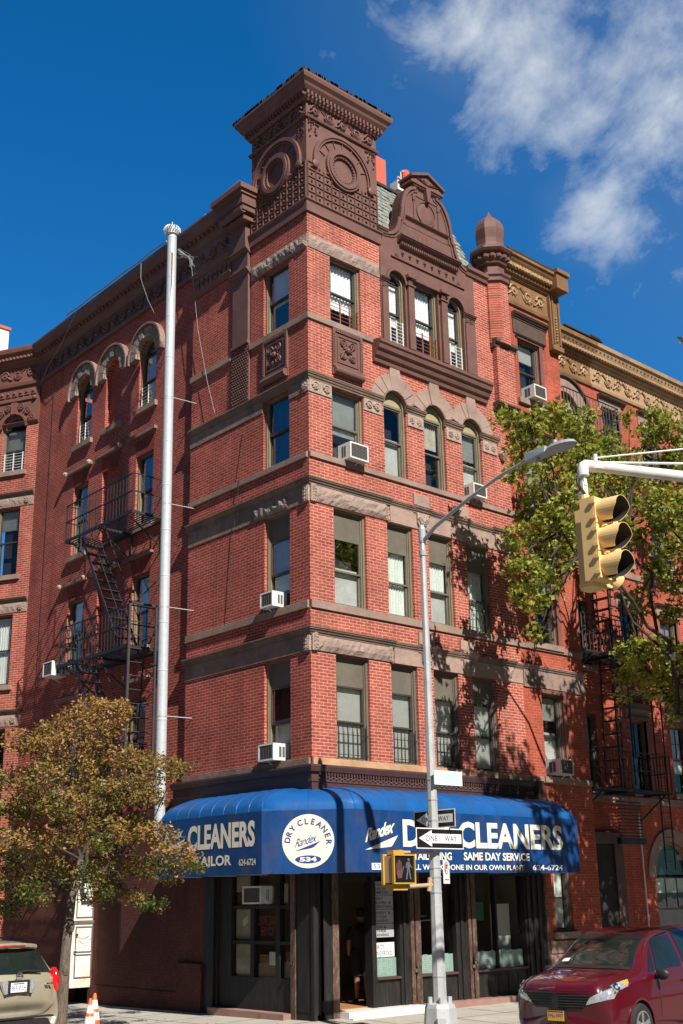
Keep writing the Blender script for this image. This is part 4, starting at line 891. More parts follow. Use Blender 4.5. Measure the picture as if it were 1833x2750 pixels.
# open white leaf, at a right angle to the wall
b = MB(); D = FR((.10, 8.66), (-1, 0), (0, -1))
b.fbox(D, .0, .70, 0, .045, .28, 2.98); dl = CB.part('open_door', b, 'door_white')
b = MB()
for z0, z1 in ((.50, 1.06), (1.10, 1.72), (1.92, 2.86)):
    for x0, x1, a, c in ((.12, .60, z0, z0+.03), (.12, .60, z1-.03, z1), (.12, .15, z0+.03, z1-.03), (.57, .60, z0+.03, z1-.03)): b.fbox(D, x0, x1, .045, .06, a, c)
b.fbox(D, .02, .68, .045, .07, 1.78, 1.86); CB.part('door_moulding', b, 'panel_grey', dl)
b = MB(); b.sphere(D(.57, .08, 1.52), .04, 6); b.pipe([D(.57, .08, 1.52), D(.4, .07, 1.42), D(.2, .07, 1.50)], .006, 4); b.pipe([D(.5, .07, 1.4), D(.3, .07, 1.25), D(.12, .07, 1.5)], .006, 4); b.sphere(D(.6, .08, 1.12), .045, 6); CB.part('door_lock', b, 'chrome', dl)
# corner pier
b = MB(); b.fbox(FS, .06, .56, -.25, 0, -.1, 4.44); b.fbox(FS, 0, .06, -.25, .03, -.1, 4.44); b.fbox(FF, .06, .47, -.25, 0, -.1, 4.44); b.fbox(FF, -.028, .06, .001, .03, -.1, 4.44); b.fbox(FF, .08, .17, 0, .012, .1, 4.44); b.fbox(FS, .10, .50, 0, .012, .15, 4.4)
b.fbox(FF, .20, .445, 0, .014, .15, .36)
CB.part('corner_pier', b, 'black_paint')
b = MB(); b.fbox(FS, .56, .70, -.25, .03, -.12, 4.44); b.fbox(FF, .47, .64, -.25, .03, -.06, 4.44); b.fbox(FF, 2.66, 2.76, -.2, .05, -.05, 4.44); b.fbox(FF, 2.80, 2.96, -.2, .05, -.05, 4.44); b.fbox(FF, 4.47, 4.56, -.2, .05, -.05, 4.44); b.fbox(FF, 4.60, 4.73, -.2, .05, -.05, 4.44); b.fbox(FF, 7.22, 7.30, -.2, .03, -.05, 3.1)
CB.part('brown_post', b, 'brown_post')
b = MB()
for u in (2.76, 4.56): b.sphere(FF(u+.02, .08, .80), .06, 6); b.sphere(FF(u+.06, .09, .88), .045, 6)
b.sphere(FS(.62, .06, 1.06), .04, 6); CB.part('padlock', b, 'chrome')
# front: header, panels, posts
b = MB(); b.fbox(FF, .64, 7.22, -.2, -.02, 2.72, 4.44); b.fbox(FF, .64, 1.60, -.25, -.08, 2.60, 2.72)
for u0, u1 in ((1.60, 1.72), (2.40, 2.66), (4.14, 4.47), (6.50, 7.22)): b.fbox(FF, u0, u1, -.25, -.02, .02, 2.72)
b.fbox(FF, 4.73, 4.80, -.2, -.03, .1, 2.72); b.fbox(FF, 5.52, 5.57, -.2, -.06, .68, 2.72); b.fbox(FF, 2.48, 2.56, -.02, .015, .1, 2.72); b.fbox(FF, 4.26, 4.34, -.02, .015, .1, 2.72)
for k in range(3): b.fbox(FF, 6.58+k*.2, 6.68+k*.2, -.02, .015, .1, 2.72)
for u0, u1 in ((1.72, 2.40), (2.96, 4.14), (4.80, 6.50)):
    b.fbox(FF, u0, u1, -.22, -.06, .05, .66); n = max(2, int((u1-u0)/.3))
    for k in range(n): a = u0+(u1-u0)*k/n; b.fbox(FF, a+.012, u0+(u1-u0)*(k+1)/n-.012, -.06, -.048, .12, .58)
CB.part('shop_front', b, 'black_paint')
b = MB()
for u0, u1 in ((1.72, 2.40), (2.96, 4.14), (4.80, 6.50)): b.fbox(FF, u0, u1, -.22, .0, .66, .705)
CB.part('window_ledge', b, 'shop_cornice')
b = MB()
for u0, u1 in ((1.72, 2.40), (2.96, 4.14), (4.80, 6.50)): b.fbox(FF, u0, u1, -.135, -.13, .705, 2.72)
CB.part('shop_window_pane', b, 'shop_glass')
b = MB(); c = MB()
for u0, u1 in ((1.74, 2.38), (2.98, 4.12), (4.82, 6.48)):
    b.fbox(FF, u0, u1, -.145, -.14, .71, 1.08)
    n = int((u1-u0)/.16)
    for k in range(n+1):
        a = u0+.05+k*.16
        if a+.13 < u1:
            for z in (.76, .92):
                zz = z+(.04 if k % 2 else 0)
                for x0, x1, p, q in ((a, a+.13, zz, zz+.012), (a, a+.13, zz+.12, zz+.132), (a, a+.012, zz+.012, zz+.12), (a+.118, a+.13, zz+.012, zz+.12)): c.fbox(FF, x0, x1, -.138, -.136, p, q)
CB.part('lattice_film', b, 'lattice_film'); CB.part('lattice_pattern', c, 'lattice_line')
# side windows of the shop, three by three panes
b = MB(); b.fbox(FS, .70, 3.35, -.2, -.03, 2.80, 4.44); b.fbox(FS, .70, 3.25, -.2, -.04, .06, .74); b.fbox(FS, 3.35, 3.60, -.25, .05, -.15, 4.44); b.fbox(FS, 3.25, 3.35, -.2, .0, -.15, 2.8); b.fbox(FS, 2.80, 3.25, -.2, -.03, .74, 2.8); b.fbox(FS, 3.60, 3.75, -.25, .02, -.15, 4.44)
for u0, u1 in ((2.15, 2.02), (1.29, 1.15)): b.fbox(FS, u1, u0, -.2, -.05, .74, 2.8)
for z0, z1 in ((2.10, 2.17), (1.39, 1.46)): b.fbox(FS, .70, 2.80, -.19, -.055, z0, z1)
CB.part('side_shop_frame', b, 'black_paint')
b = MB(); b.fbox(FS, .70, 2.80, -.115, -.11, .74, 2.8); CB.part('shop_window_pane', b, 'shop_glass')
# papers and boards behind the panes
b = MB()
for a, c, z0, z1 in ((2.16, 2.78, .78, 1.38), (2.16, 2.78, 1.48, 2.09), (2.2, 2.78, 2.45, 2.78), (1.0, 1.12, 2.2, 2.6)): b.fbox(FS, a, c, -.16, -.15, z0, z1)
CB.part('window_paper', b, 'paper')
b = MB()
for a, c, z0, z1 in ((2.16, 2.8, 2.19, 2.44), (1.31, 1.98, 2.60, 2.8), (1.31, 2.0, .76, 1.18), (.72, 1.12, .76, 1.25)): b.fbox(FS, a, c, -.20, -.19, z0, z1)
CB.part('window_board', b, 'cardboard')
b = MB(); b.poly(FS, [(2.34, 1.84), (2.52, 1.74), (2.55, 1.86), (2.37, 1.97)], -.149, -.14); b.poly(FS, [(1.45, .98), (1.66, .98), (1.66, 1.24), (1.45, 1.24)], -.189, -.18); b.fbox(FS, 2.25, 2.33, -.19, -.18, 2.30, 2.42); CB.part('notice_paper', b, 'white_sign')
FSt = FR((0, 0), (0, -1), (-1, 0))
b = MB(); text(b, FSt, 'SAME DAY', -1.96, -1.36, 1.76, 1.97, -.125, .02); text(b, FSt, 'SERVICE', -1.88, -1.44, 1.56, 1.74, -.125, .02); CB.part('window_lettering', b, 'neon_dull')
# steps
b = MB(); b.fbox(FS, .70, 3.30, -.1, .22, -.2, .10); CB.part('side_step', b, 'step_pink')
b = MB(); b.box(.64, 2.80, -.30, 1.2, -.1, .13); b.box(.64, 2.80, -.42, -.30, -.1, .02); CB.part('door_step', b, 'step_white')
b = MB(); b.box(2.96, 7.2, -.24, .2, -.12, .12); b.box(.5, .64, -.04, .1, -.1, .01); CB.part('front_step', b, 'step_pink')
# interior
b = MB(); b.box(.3, 6.9, 4.6, 4.7, 0, 3.3); b.box(6.8, 6.9, .3, 4.6, 0, 3.3); b.box(.3, 6.9, .3, 4.7, 3.2, 3.3); CB.part('inner_wall', b, 'shop_wall')
b = MB(); b.box(.3, 6.8, .2, 4.6, .06, .15); CB.part('wood_floor', b, 'wood_floor')
b = MB(); b.fbox(FF, 1.12, 1.75, -2.4, -2.0, .15, 1.15); CB.part('counter', b, 'cardboard')
# open shop door leaf
b = MB(); b.box(.66, .70, .26, 1.15, .16, .35); b.box(.66, .70, .26, 1.15, 2.4, 2.55); b.box(.66, .70, .26, .36, .35, 2.4); b.box(.66, .70, 1.05, 1.15, .35, 2.4); b.tube((.74, 1.0, .9), (.74, 1.0, 1.9), .015, n=6); CB.part('shop_door', b, 'black_paint')
# service signs in the first window
rows = [('ALL WORK', 'DONE IN', 'PREMISES'), ('EXPERT', 'TAILORI  &', 'ALTERATION'), ('DRAPERY &', 'CURTAIN', 'CLEANING'), ('SUEDE &', 'LEATHER', 'CLEANING'), ('SHIRTS', 'LAUNDERDED')]
zt = 2.62
for i, r in enumerate(rows):
    h = .285 if i < 4 else .30; z0 = zt-h*(i+1)-(.03 if i == 4 else 0)
    b = MB(); b.fbox(FF, 1.60, 2.32, -.128, -.122, z0+.008, z0+h-.006); s = CB.part('service_sign', b, 'white_sign' if i == 4 else 'sign_grey', label='white service sign reading '+' '.join(r) if i == 4 else 'grey service sign reading '+' '.join(r))
    b = MB(); n = len(r); lh = (h-.05)/n
    for k, w in enumerate(r):
        zz = z0+h-.03-(k+1)*lh; wd = min(.62, len(w)*.066); text(b, FF, w, 1.64, 1.64+wd, zz+lh*.12, zz+lh*.82, -.120, .015 if i < 4 else 0)
    CB.part('sign_lettering', b, 'letter_dark', s)
# things seen in the windows
def simple(name, label, cat, mb, m, group=None, smooth=False):
    o = obj(name, mb, m, None, (0, 0, 0), smooth); me = o.data
    n = len(me.vertices); c = sum((v.co for v in me.vertices), Vector())/n; z = min(v.co.z for v in me.vertices); c.z = z
    for v in me.vertices: v.co -= c
    o.location = c; setp(o, label, cat, group); return o
b = MB(); b.fbox(FF, 5.72, 6.36, -.42, -.38, .75, 2.10); simple('white_board', 'tall pale board standing in the right hand shop window', 'board', b, 'blind_white')
b = MB(); b.fbox(FF, 4.88, 5.25, -.2, -.19, 1.75, 2.15); gp = simple('green_notice', 'dark green notice hanging in the right hand shop window', 'notice', b, 'green_paper')
b = MB(); b.tube(FF(3.10, -.5, 1.76), FF(3.95, -.5, 1.80), .012, n=6); b.tube(FF(3.10, -.6, 1.86), FF(3.8, -.6, 1.88), .012, n=6); b.box(4.0, 4.02, .5, .6, .15, 1.9); simple('clothes_rail', 'thin metal clothes rail behind the middle shop window', 'rail', b, 'white_metal')
b = MB(); b.pipe([FF(3.78, -.3, 1.0), FF(3.78, -.3, 1.4), FF(3.9, -.3, 1.6)], .008, 5); b.sphere(FF(3.86, -.3, 1.30), .07, 8, (1, 1, 1.2)); b.fbox(FF, 3.84, 3.92, -.34, -.28, 1.06, 1.2)
simple('window_toy', 'small red and blue figure on the ledge of the middle shop window', 'figurine', b, 'red_sign')
b = MB(); b.sphere(FF(3.12, -.2, 1.12), .05, 8, (1.3, 1, .7)); b.fbox(FF, 3.08, 3.16, -.24, -.16, 1.05, 1.1); simple('white_ornament', 'small white ornament on the ledge of the middle shop window', 'ornament', b, 'white_sign')
aircon(FS, 1.80, 2.20, .74, .42, .28, -.10, 'air conditioner over the side shop window grid under the awning', strut=False)
aircon(FS, 1.22, 5.12, .62, .42, .38, -.12, 'white air conditioner in the lowest side window, just above the dark shop cornice')
aircon(FS, 1.24, 8.50, .52, .40, .36, -.12, 'white air conditioner in the third floor side window beside the corner pier')
aircon(FF, 1.30, 11.92, .66, .46, .36, -.12, 'white air conditioner in the window right of the tower corner under the relief panel')
aircon(FF, 5.42, 11.92, .58, .40, .36, -.12, 'white air conditioner in the rightmost round arched window')
aircon(FM, 11.15, 8.42, .62, .48, .55, -.10, 'air conditioner outside the side window at the left end of the lower fire escape platform')
aircon(FM, 10.7, 5.15, .62, .42, .40, -.10, 'air conditioner behind the brown leafed street tree')
# ================================================================ awning
AW = Thing('shop_awning', (0, 0, 2.77), 'blue round topped dry cleaner awning wrapping the corner above the shop', 'awning')
PA = [(0, 4.0), (-.0, 0), (7.0, 0)]
def awn_path(o):
    """plan line of the awning at outward distance o: side, canted corner, front, plus rounded ends"""
    t = o/1.07
    return [(-o, 3.78), (-o, 1.37-1.06*t+.0), (1.26-1.07*t if False else (.19*t+.0), -o), (7.0, -o)]
rings = []
for k in range(11):
    a = radians(90*k/10); o = 1.07*sin(a); z = 4.0+.52*cos(a) if k < 10 else 4.0; rings.append((max(o, .02), z))
rings += [(1.072, 3.99), (1.075, 2.77)]
def aw_line(o, inset=0, n=10):
    e = .26*(1-(1-min(1, o/1.07))) ; L = []
    ye = 3.88-.22*(o/1.07)**4*.0; L.append((-o, 3.80)); yc = .31+(1.07-o)*.45; xc = .19+(1.07-o)*.45
    for i in range(1, 17): L.append((-o, 3.80+(yc-3.80)*i/16))
    for i in range(1, 7): L.append((-o+(xc+o)*i/6, yc+(-o-yc)*i/6))
    for i in range(1, 29): L.append((xc+(7.05-xc)*i/28, -o))
    return L
cov = MB(); fac = MB()
def loft(mb, lines):
    n = len(lines[0]); vs = [p for L in lines for p in L]; mb.add(vs, [(r*n+i, r*n+i+1, (r+1)*n+i+1, (r+1)*n+i) for r in range(len(lines)-1) for i in range(n-1)])
L3 = []
rnd = random.Random(2)
for (o, z) in rings[:12]:
    L = aw_line(o); L3.append([(x, y, z-(.028 if (i % 2 == 0) else 0)*sin(pi*min(1, o/1.07))) for i, (x, y) in enumerate(L)])
loft(cov, L3)
# rounded end caps
for end, sg in ((0, 1), (-1, -1)):
    base = [L[end] for L in L3]; st = []
    for q in range(6):
        a = radians(90*q/5); row = []
        for (o, z), p in zip(rings[:12], base):
            zt = 4.0+(z-4.0)*(cos(a) if z > 4.0 else 1); d = .24*sin(a)
            row.append((p[0], p[1]+d, zt) if end == 0 else (p[0]+d, p[1], zt))
        st.append(row)
    loft(cov, st)
    f2 = []
    for q in range(6):
        a = radians(90*q/5); d = .24*sin(a); f2.append(d)
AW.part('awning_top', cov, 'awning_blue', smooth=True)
sm = MB()
for i in list(range(2, 17, 2))+[16, 19, 22]+list(range(24, 51, 2)): sm.pipe([(L[i][0], L[i][1], L[i][2]+.002) for L in L3], .006, 4)
AW.part('seams', sm, 'awning_blue')
Lb = [(x, y) for x, y in aw_line(1.075)]; rows_ = []
for z in (3.992, 3.6, 3.2, 2.77): rows_.append([(x, y, z) for x, y in [(-1.075, 4.04)]+Lb+[(7.29, -1.075)]])
loft(fac, rows_)
fac.quad((-1.075, 4.04, 2.77), (0, 4.04, 2.77), (0, 4.04, 3.995), (-1.075, 4.04, 3.995)); fac.quad((7.29, -1.075, 2.77), (7.29, 0, 2.77), (7.29, 0, 3.995), (7.29, -1.075, 3.995))
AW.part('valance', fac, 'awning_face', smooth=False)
b = MB(); b.pipe([(-1.05, 4.0, 2.79), (-1.05, .33, 2.79), (.2, -1.05, 2.79), (7.26, -1.05, 2.79), (7.26, 0, 2.79)], .02, 5)
for y in (.4, 1.5, 2.6, 3.9): b.tube((-1.05, y, 2.79), (0, y, 2.79), .015, n=5); b.tube((-1.05, y, 2.79), (-1.0, y, 4.0), .012, n=5)
for x in (.3, 1.9, 3.6, 5.3, 7.2): b.tube((x, -1.05, 2.79), (x, 0, 2.79), .015, n=5)
AW.part('awning_frame', b, 'pole_metal')
AF = FR((0, 0), (1, 0), (0, -1)); OA = 1.081
b = MB(); text(b, AF, 'DRY CLEANERS', 1.50, 6.70, 3.27, 3.83, OA, .035); AW.part('lettering', b, 'cream', label='large cream letters DRY CLEANERS')
b = MB(); text(b, AF, 'TAILORING', 1.78, 2.93, 3.02, 3.18, OA, .03); text(b, AF, 'SAME DAY SERVICE', 3.30, 5.47, 3.02, 3.19, OA, .03); text(b, AF, 'ALL WORK DONE IN OUR OWN PLANT', 1.66, 5.27, 2.82, 2.93, OA, .02); text(b, AF, '624-6724', 5.56, 6.64, 2.82, 2.94, OA, .02); AW.part('lettering', b, 'cream', label='small cream lines of lettering')
b = MB(); text(b, AF, 'Randex', .45, 1.28, 3.34, 3.60, OA, .03, .45, .9, rise=.22); b.poly(AF, [(.44, 3.20), (1.36, 3.50), (1.20, 3.30), (1.15, 3.27)], OA-.001, OA+.002); AW.part('brand_script', b, 'cream')
b = MB(); b.fbox(AF, .61, .98, OA-.003, OA+.003, 2.82, 2.95); p_ = AW.part('number_patch', b, 'white_sign')
b = MB(); text(b, AF, '534', .65, .94, 2.845, 2.93, OA+.005, .0); AW.part('number_lettering', b, 'sign_blue', p_)
b = MB(); text(b, FSt, 'CLEANERS', -2.90, -.52, 3.31, 3.83, OA, .04); AW.part('lettering', b, 'cream', label='cream letters CLEANERS on the side')
b = MB(); text(b, FSt, 'TAILOR', -2.62, -1.31, 2.97, 3.18, OA, .03); text(b, FSt, '624-6724', -1.05, -.49, 2.95, 3.08, OA, .01); AW.part('lettering', b, 'cream', label='cream TAILOR line on the side')
b = MB(); text(b, FSt, 'Randex', -3.82, -3.08, 3.50, 3.70, OA, .02, .45, .9, rise=.12); b.poly(FSt, [(-3.80, 3.36), (-3.0, 3.57), (-3.14, 3.42), (-3.2, 3.39)], OA-.001, OA+.002); AW.part('brand_script', b, 'cream')
# round emblem on the canted corner
c0 = Vector((-1.075, .31, 0)); c1 = Vector((.19, -1.075, 0)); ud = (c1-c0).normalized(); FC = FR((c0.x, c0.y), (ud.x, ud.y), (ud.y, -ud.x)); ml = (c1-c0).length/2; zc = 3.385
b = MB(); b.poly(FC, arc(ml, zc, .52, 0, 354, 59), .002, .012); em = AW.part('round_emblem', b, 'cream')
b = MB(); R = .415
for ch, a in zip('DRY', (172, 155, 138)): char_on(b, FC, ch, ml+R*cos(radians(a)), zc+R*sin(radians(a))-.03, radians(a-90), .115, .018, .02, 1.0)
for ch, a in zip('CLEANER', (113, 94, 76, 57, 38, 19, 0)): char_on(b, FC, ch, ml+R*cos(radians(a)), zc+R*sin(radians(a))-.03, radians(a-90), .115, .018, .02, 1.0)
text(b, FC, 'Randex', ml-.26, ml+.18, zc-.12, zc+.03, .018, .0, .45, .9, rise=.12); b.poly(FC, [(ml-.26, zc-.19), (ml+.25, zc+.0), (ml+.12, zc-.11), (ml+.08, zc-.13)], .013, .018)
b.poly(FC, [(ml+.26*cos(radians(t)), zc-.35+.075*sin(radians(t))) for t in range(0, 360, 12)], .013, .018)
AW.part('emblem_lettering', b, 'sign_blue', em)
b = MB(); text(b, FC, '534', ml-.17, ml+.17, zc-.395, zc-.305, .022, .05); AW.part('emblem_number', b, 'cream', em)
# ================================================================ vent pipe and roof things
class ThingT(Thing):
    def part(s, name, mb, m, *a, **k):
        mb.v = [(x-.30, y-.57+.17*(z-2.85)/17, 2.85+(z-2.85)*.958) for x, y, z in mb.v]; return Thing.part(s, name, mb, m, *a, **k)
VP = ThingT('vent_pipe', (-.45, 5.1, 2.85), 'tall galvanised metal vent pipe running up the side of the brick building', 'pipe')
b = MB(); z = 2.85
while z < 19.95:
    z2 = min(z+1.22, 20.0); b.lathe((-.45, 5.1, 0), [(.125, z), (.125, z2)], 24); z = z2
VP.part('duct', b, 'galv', smooth=True)
b = MB()
for k in range(15): b.lathe((-.45, 5.1, 0), [(.126, 2.85+1.22*k-.02), (.130, 2.85+1.22*k-.01), (.130, 2.85+1.22*k+.01), (.126, 2.85+1.22*k+.02)], 24)
VP.part('joint_ring', b, 'galv')
b = MB(); b.lathe((-.45, 5.1, 2.85), [(.128, .2), (.128, 0), (.1, -.1)], 20); b.tube((-.45, 5.1, 2.95), (.32, 5.1, 2.9), .12, n=16); VP.part('elbow', b, 'galv')
b = MB(); b.lathe((-.45, 5.1, 0), [(.12, 20.0), (.17, 20.04), (.17, 20.07), (.06, 20.09)], 16)
for k in range(18):
    t = 2*pi*k/18; pts = [(-.45+r*cos(t+j*.10), 5.1+r*sin(t+j*.10), zz) for j, (r, zz) in enumerate(((.16, 20.06), (.21, 20.13), (.22, 20.20), (.18, 20.27), (.08, 20.31)))]; b.pipe(pts, .017, 4)
b.lathe((-.45, 5.1, 0), [(.13, 20.07), (.13, 20.30)], 10); b.tube((-.45, 5.1, 20.3), (-.45, 5.1, 20.46), .015, n=5); VP.part('turbine_cap', b, 'galv')
b = MB()
for z in (6.6, 9.35, 12.1, 15.1): b.tube((-.36, 5.02, z), (.36, 4.95, z), .013, n=6); b.lathe((-.45, 5.1, 0), [(.129, z-.02), (.129, z+.02)], 20)
VP.part('wall_bracket', b, 'pole_metal')
b = MB()
for k in range(14): a_ = random.uniform(0, 6); b.pipe([(-.35+random.uniform(-.05, .1), 4.95+random.uniform(-.1, .1), 19.5+random.uniform(-.2, .1)), (-.1+random.uniform(-.15, .15), 4.7+random.uniform(-.15, .15), 19.3), (-.05+random.uniform(-.1, .1), 4.7+random.uniform(-.15, .1), 19.0)], .006, 3)
VP.part('loose_wires', b, 'cable')
b = MB(); b.add([(-.2135, 5.0+.1*cos(t), z) for z in (18.6, 19.5) for t in (0, 3.14)], []); b.strip(FR((0, 0), (0, 1), (-1, 0)), [(4.98, 19.4), (4.985, 18.4)], [(5.02, 19.45), (5.0, 18.0)], .46, .525); VP.part('rust_streak', b, 'rust')
b = MB(); b.lathe((.35, 4.35, 0), [(.24, 19.7), (.24, 20.0), (.34, 20.02), (.34, 20.06), (.28, 20.14), (.12, 20.2)], 16)
simple('roof_vent', 'round metal roof vent behind the top of the tall vent pipe', 'vent', b, 'galv')
b = MB(); b.box(.3, .8, 3.35, 3.85, 19.7, 20.1); b.box(.25, .85, 3.3, 3.9, 20.1, 20.16); simple('roof_box', 'pale box vent at the roof edge beside the pyramid capped pilaster', 'vent', b, 'white_metal')
b = MB(); b.pipe([(-.35, 5.6+k*.8, 19.72+.04*(k % 2)) for k in range(8)], .025, 5); simple('roof_conduit', 'pale conduit lying along the edge of the side roof', 'conduit', b, 'cable')
def wire(pts, label, m='cable_dark', r=.006):
    b = MB(); b.pipe(pts, r, 4); simple('hanging_wire', label, 'wire', b, m, 'loose wires on the building')
wire([(-.2, 4.9, 19.3), (-.12, 4.7, 18.7), (-.1, 4.35, 16.6), (-.1, 3.9, 15.0), (-.12, 3.5, 13.95)], 'thin wire slanting from the pipe top across the side wall', 'cable')
wire([(-.35, 6.9, 19.62), (-.37, 6.85, 19.1), (-.15, 6.8, 18.5), (.07, 6.7, 18.0)], 'short pale wire over the dark side cornice left of the pipe', 'cable', .008)
wire([(-.36, 10.6, 19.6), (-.25, 11.6, 19.0), (-.1, 12.7, 18.7), (.0, 13.4, 18.3)], 'pale wire hanging over the left end of the side cornice', 'cable', .008)
wire([(-.05, 2.3, 13.3), (-.06, 2.5, 12.2), (-.06, 2.7, 10.9), (-.06, 2.9, 8.6)], 'dark wire down the side brick left of the corner windows')
wire([(.08, 12.6, 18.2), (.08, 12.6, 11.0), (.08, 12.7, 5.0)], 'dark conduit down the side wall beside the left building')
b = MB(); b.box(4.22, 4.66, 2.0, 2.8, 18.4, 22.62)
simple('red_chimney', 'bright red painted chimney rising behind the brown tower', 'chimney', b, 'red_chimney')
b = MB(); b.box(5.3, 6.6, 1.9, 2.5, 18.4, 21.9); CH = Thing('chimney_stack', (5.9, 2.2, 18.4), 'red chimney pots behind the pediment of the gable', 'chimney'); CH.part('stack', b, 'red_chimney')
for x, h in ((5.62, 22.75), (6.38, 22.85)): b = MB(); b.lathe((x, 2.2, 0), [(.13, 21.9), (.12, h-.25), (.15, h-.12), (.15, h)], 14); CH.part('chimney_pot', b, 'red_chimney')
RU = Thing('roof_equipment', (5.2, 2.1, 20.9), 'white box and small aerial on the slate roof left of the pediment', 'equipment')
b = MB(); b.box(5.02, 5.28, 1.9, 2.2, 21.80, 22.1); b.box(5.1, 5.2, 2.0, 2.1, 20.9, 21.80); RU.part('box', b, 'white_metal')
b = MB(); b.tube((5.36, 2.1, 20.9), (5.36, 2.1, 22.6), .025, n=6); b.tube((5.22, 2.1, 22.35), (5.5, 2.1, 22.4), .015, n=5); b.sphere((5.26, 2.1, 22.36), .06, 6); b.sphere((5.4, 2.05, 22.6), .05, 6); RU.part('aerial', b, 'pole_metal')

# ================================================================ right neighbour (projecting narrow bay)
NB = Thing('brick_rowhouse', (6.95, 0, 0), 'orange brick rowhouse with gold and brown cornice directly right of the corner building', 'building')
NBX = 9.42; hl = [(7.60, 8.52, 15.32, 17.15), (7.60, 8.52, 11.92, 13.9), (7.60, 8.46, 8.5, 10.6), (7.62, 8.46, 5.1, 7.2), (7.62, 8.30, 1.42, 3.0)]
b = MB(); wall(b, FF, BW, NBX, 4.94, 18.4, hl[:4], .2); wall(b, FF, 7.30, NBX, -.3, 4.94, [hl[4]], .2)
b.quad((NBX, 0, -.3), (NBX, 1.32, -.3), (NBX, 1.32, 18.4), (NBX, 0, 18.4)); b.quad((BW, .02, 18.4), (NBX, .02, 18.4), (NBX, 9, 18.4), (BW, 9, 18.4)); NB.part('front_wall', b, 'brick_orange'); b = MB(); b.quad((BW, 2.2, -.3), (NBX, 2.2, -.3), (NBX, 2.2, 18.4), (BW, 2.2, 18.4)); b.quad((NBX-.01, 1.3, -.3), (NBX-.01, 2.2, -.3), (NBX-.01, 2.2, 18.4), (NBX-.01, 1.3, 18.4)); NB.part('rear_wall', b, 'room_dark')
for (a, c, z0, z1), kw in zip(hl, (dict(blind='blind_white', bfrac=.3), dict(blind='blind_grey', bfrac=.8), dict(blind='blind_grey', bfrac=.6), dict(bl_low='blind_grey', blind='blind_grey', bfrac=.3), dict(blind='curtain'))): window(NB, FF, a, c, z0, z1, sill=.14, frame='panel_grey', **kw)
b = MB()
for a, c, z0, z1 in hl[:4]:
    b.fbox(FF, c, c+.14, -.02, .03, z0, z1); b.fbox(FF, a-.02, c+.14, -.02, .04, z1, z1+.12)
NB.part('window_surround', b, 'brown_wing')
b = MB(); b.fbox(FF, 7.42, 8.86, -.01, .03, 17.28, 17.72); NB.part('lintel', b, 'dark_brown')
b = MB(); b.sweep([(7.40, 0), (8.90, 0)], prof(17.72, 17.90, .16)); b.sweep([(7.5, 0), (8.75, 0)], prof(17.16, 17.26, .10))
for z in (13.95, 10.66): b.sweep([(7.44, 0), (8.80, 0)], prof(z+.35, z+.52, .14)); b.fbox(FF, 7.5, 8.74, -.01, .03, z+.05, z+.35)
NB.part('window_hood', b, 'dark_brown')
b = MB(); b.sweep([(BW+.06, 0), (NBX, 0)], prof(7.72, 7.88, .12)); b.fbox(FF, BW+.02, NBX, -.01, .04, 7.30, 7.72)
for z in (4.94, 8.30, 11.77): b.sweep([(BW+.01, 0), (NBX, 0)], band(z, z+.15, .05))
b.fbox(FF, 7.32, NBX, -.01, .06, .95, 1.22); NB.part('stone_course', b, 'side_stone')
b = MB(); b.rock(FF, 7.32, NBX, -.3, .95, .06, 5, .015, .3); NB.part('base_stone', b, 'step_pink')
b = MB(); P_ = [(7.0, 0), (NBX, 0)]
b.sweep(P_, [(-.02, 18.10), (.06, 18.12), (.08, 18.20), (.03, 18.24), (.03, 18.92), (.10, 18.96), (.12, 19.02), (.18, 19.04), (.20, 19.20), (.32, 19.36), (.36, 19.44), (.40, 19.46), (.40, 19.54), (-.02, 19.60)])
b.fbox(FF, 9.02, NBX+.04, -.02, .13, 17.32, 18.98); b.fbox(FF, 9.0, NBX+.06, -.02, .18, 17.20, 17.34); b.fbox(FF, 9.08, 9.14, .13, .17, 17.4, 18.9); b.fbox(FF, 9.34, 9.40, .13, .17, 17.4, 18.9)
b.fbox(FF, 9.0, NBX+.10, -.02, .46, 19.04, 19.60); b.fbox(FF, 8.98, NBX+.14, -.02, .52, 19.52, 19.64)
b.hexa([(NBX, -.5, 19.6), (NBX+.1, -.5, 19.6), (NBX+.1, 1.3, 19.6), (NBX, 1.3, 19.6), (NBX, -.5, 19.64), (NBX+.1, -.5, 19.64), (NBX+.1, 1.3, 19.64), (NBX, 1.3, 19.64)])
b.poly(FR((NBX+.08, 0), (0, -1), (1, 0)), [(-1.3, 17.9), (.02, 17.9), (.02, 18.9), (.42, 19.5), (-1.3, 19.5)], -.03, 0)
NB.part('cornice', b, 'gold_brown')
b = MB(); b.vine(FF, 7.25, 8.98, 18.58, .50, .05, .032)
for k in range(15): b.sphere(FF(7.05+k*.135, .24, 19.22), .09, 6, (1, 1, 1.1))
for k in range(9): b.sphere(FF(9.24, .14, 17.5+k*.09), .055, 5)
for k in range(4): b.leaf_blob(FF, 9.24, 18.3+k*.15, .10, .17, k)
for k in range(4): b.leaf_blob(FF, 9.24, 19.15+k*.1, .14, .50, k)
NB.part('cornice_ornament', b, 'frieze_gilt')
b = MB(); b.box(BW+.1, NBX+.08, -.36, .2, 19.605, 19.66); b.box(7.1, 8.3, -.1, .5, 19.66, 19.74); NB.part('roof_edge', b, 'roof_tar')
aircon(FF, 8.10, 15.36, .60, .44, .40, -.12, 'white air conditioner in the topmost window of the narrow orange brick bay')
aircon(FF, 8.04, 5.14, .60, .46, .42, -.10, 'white air conditioner in the window above the right end of the awning')
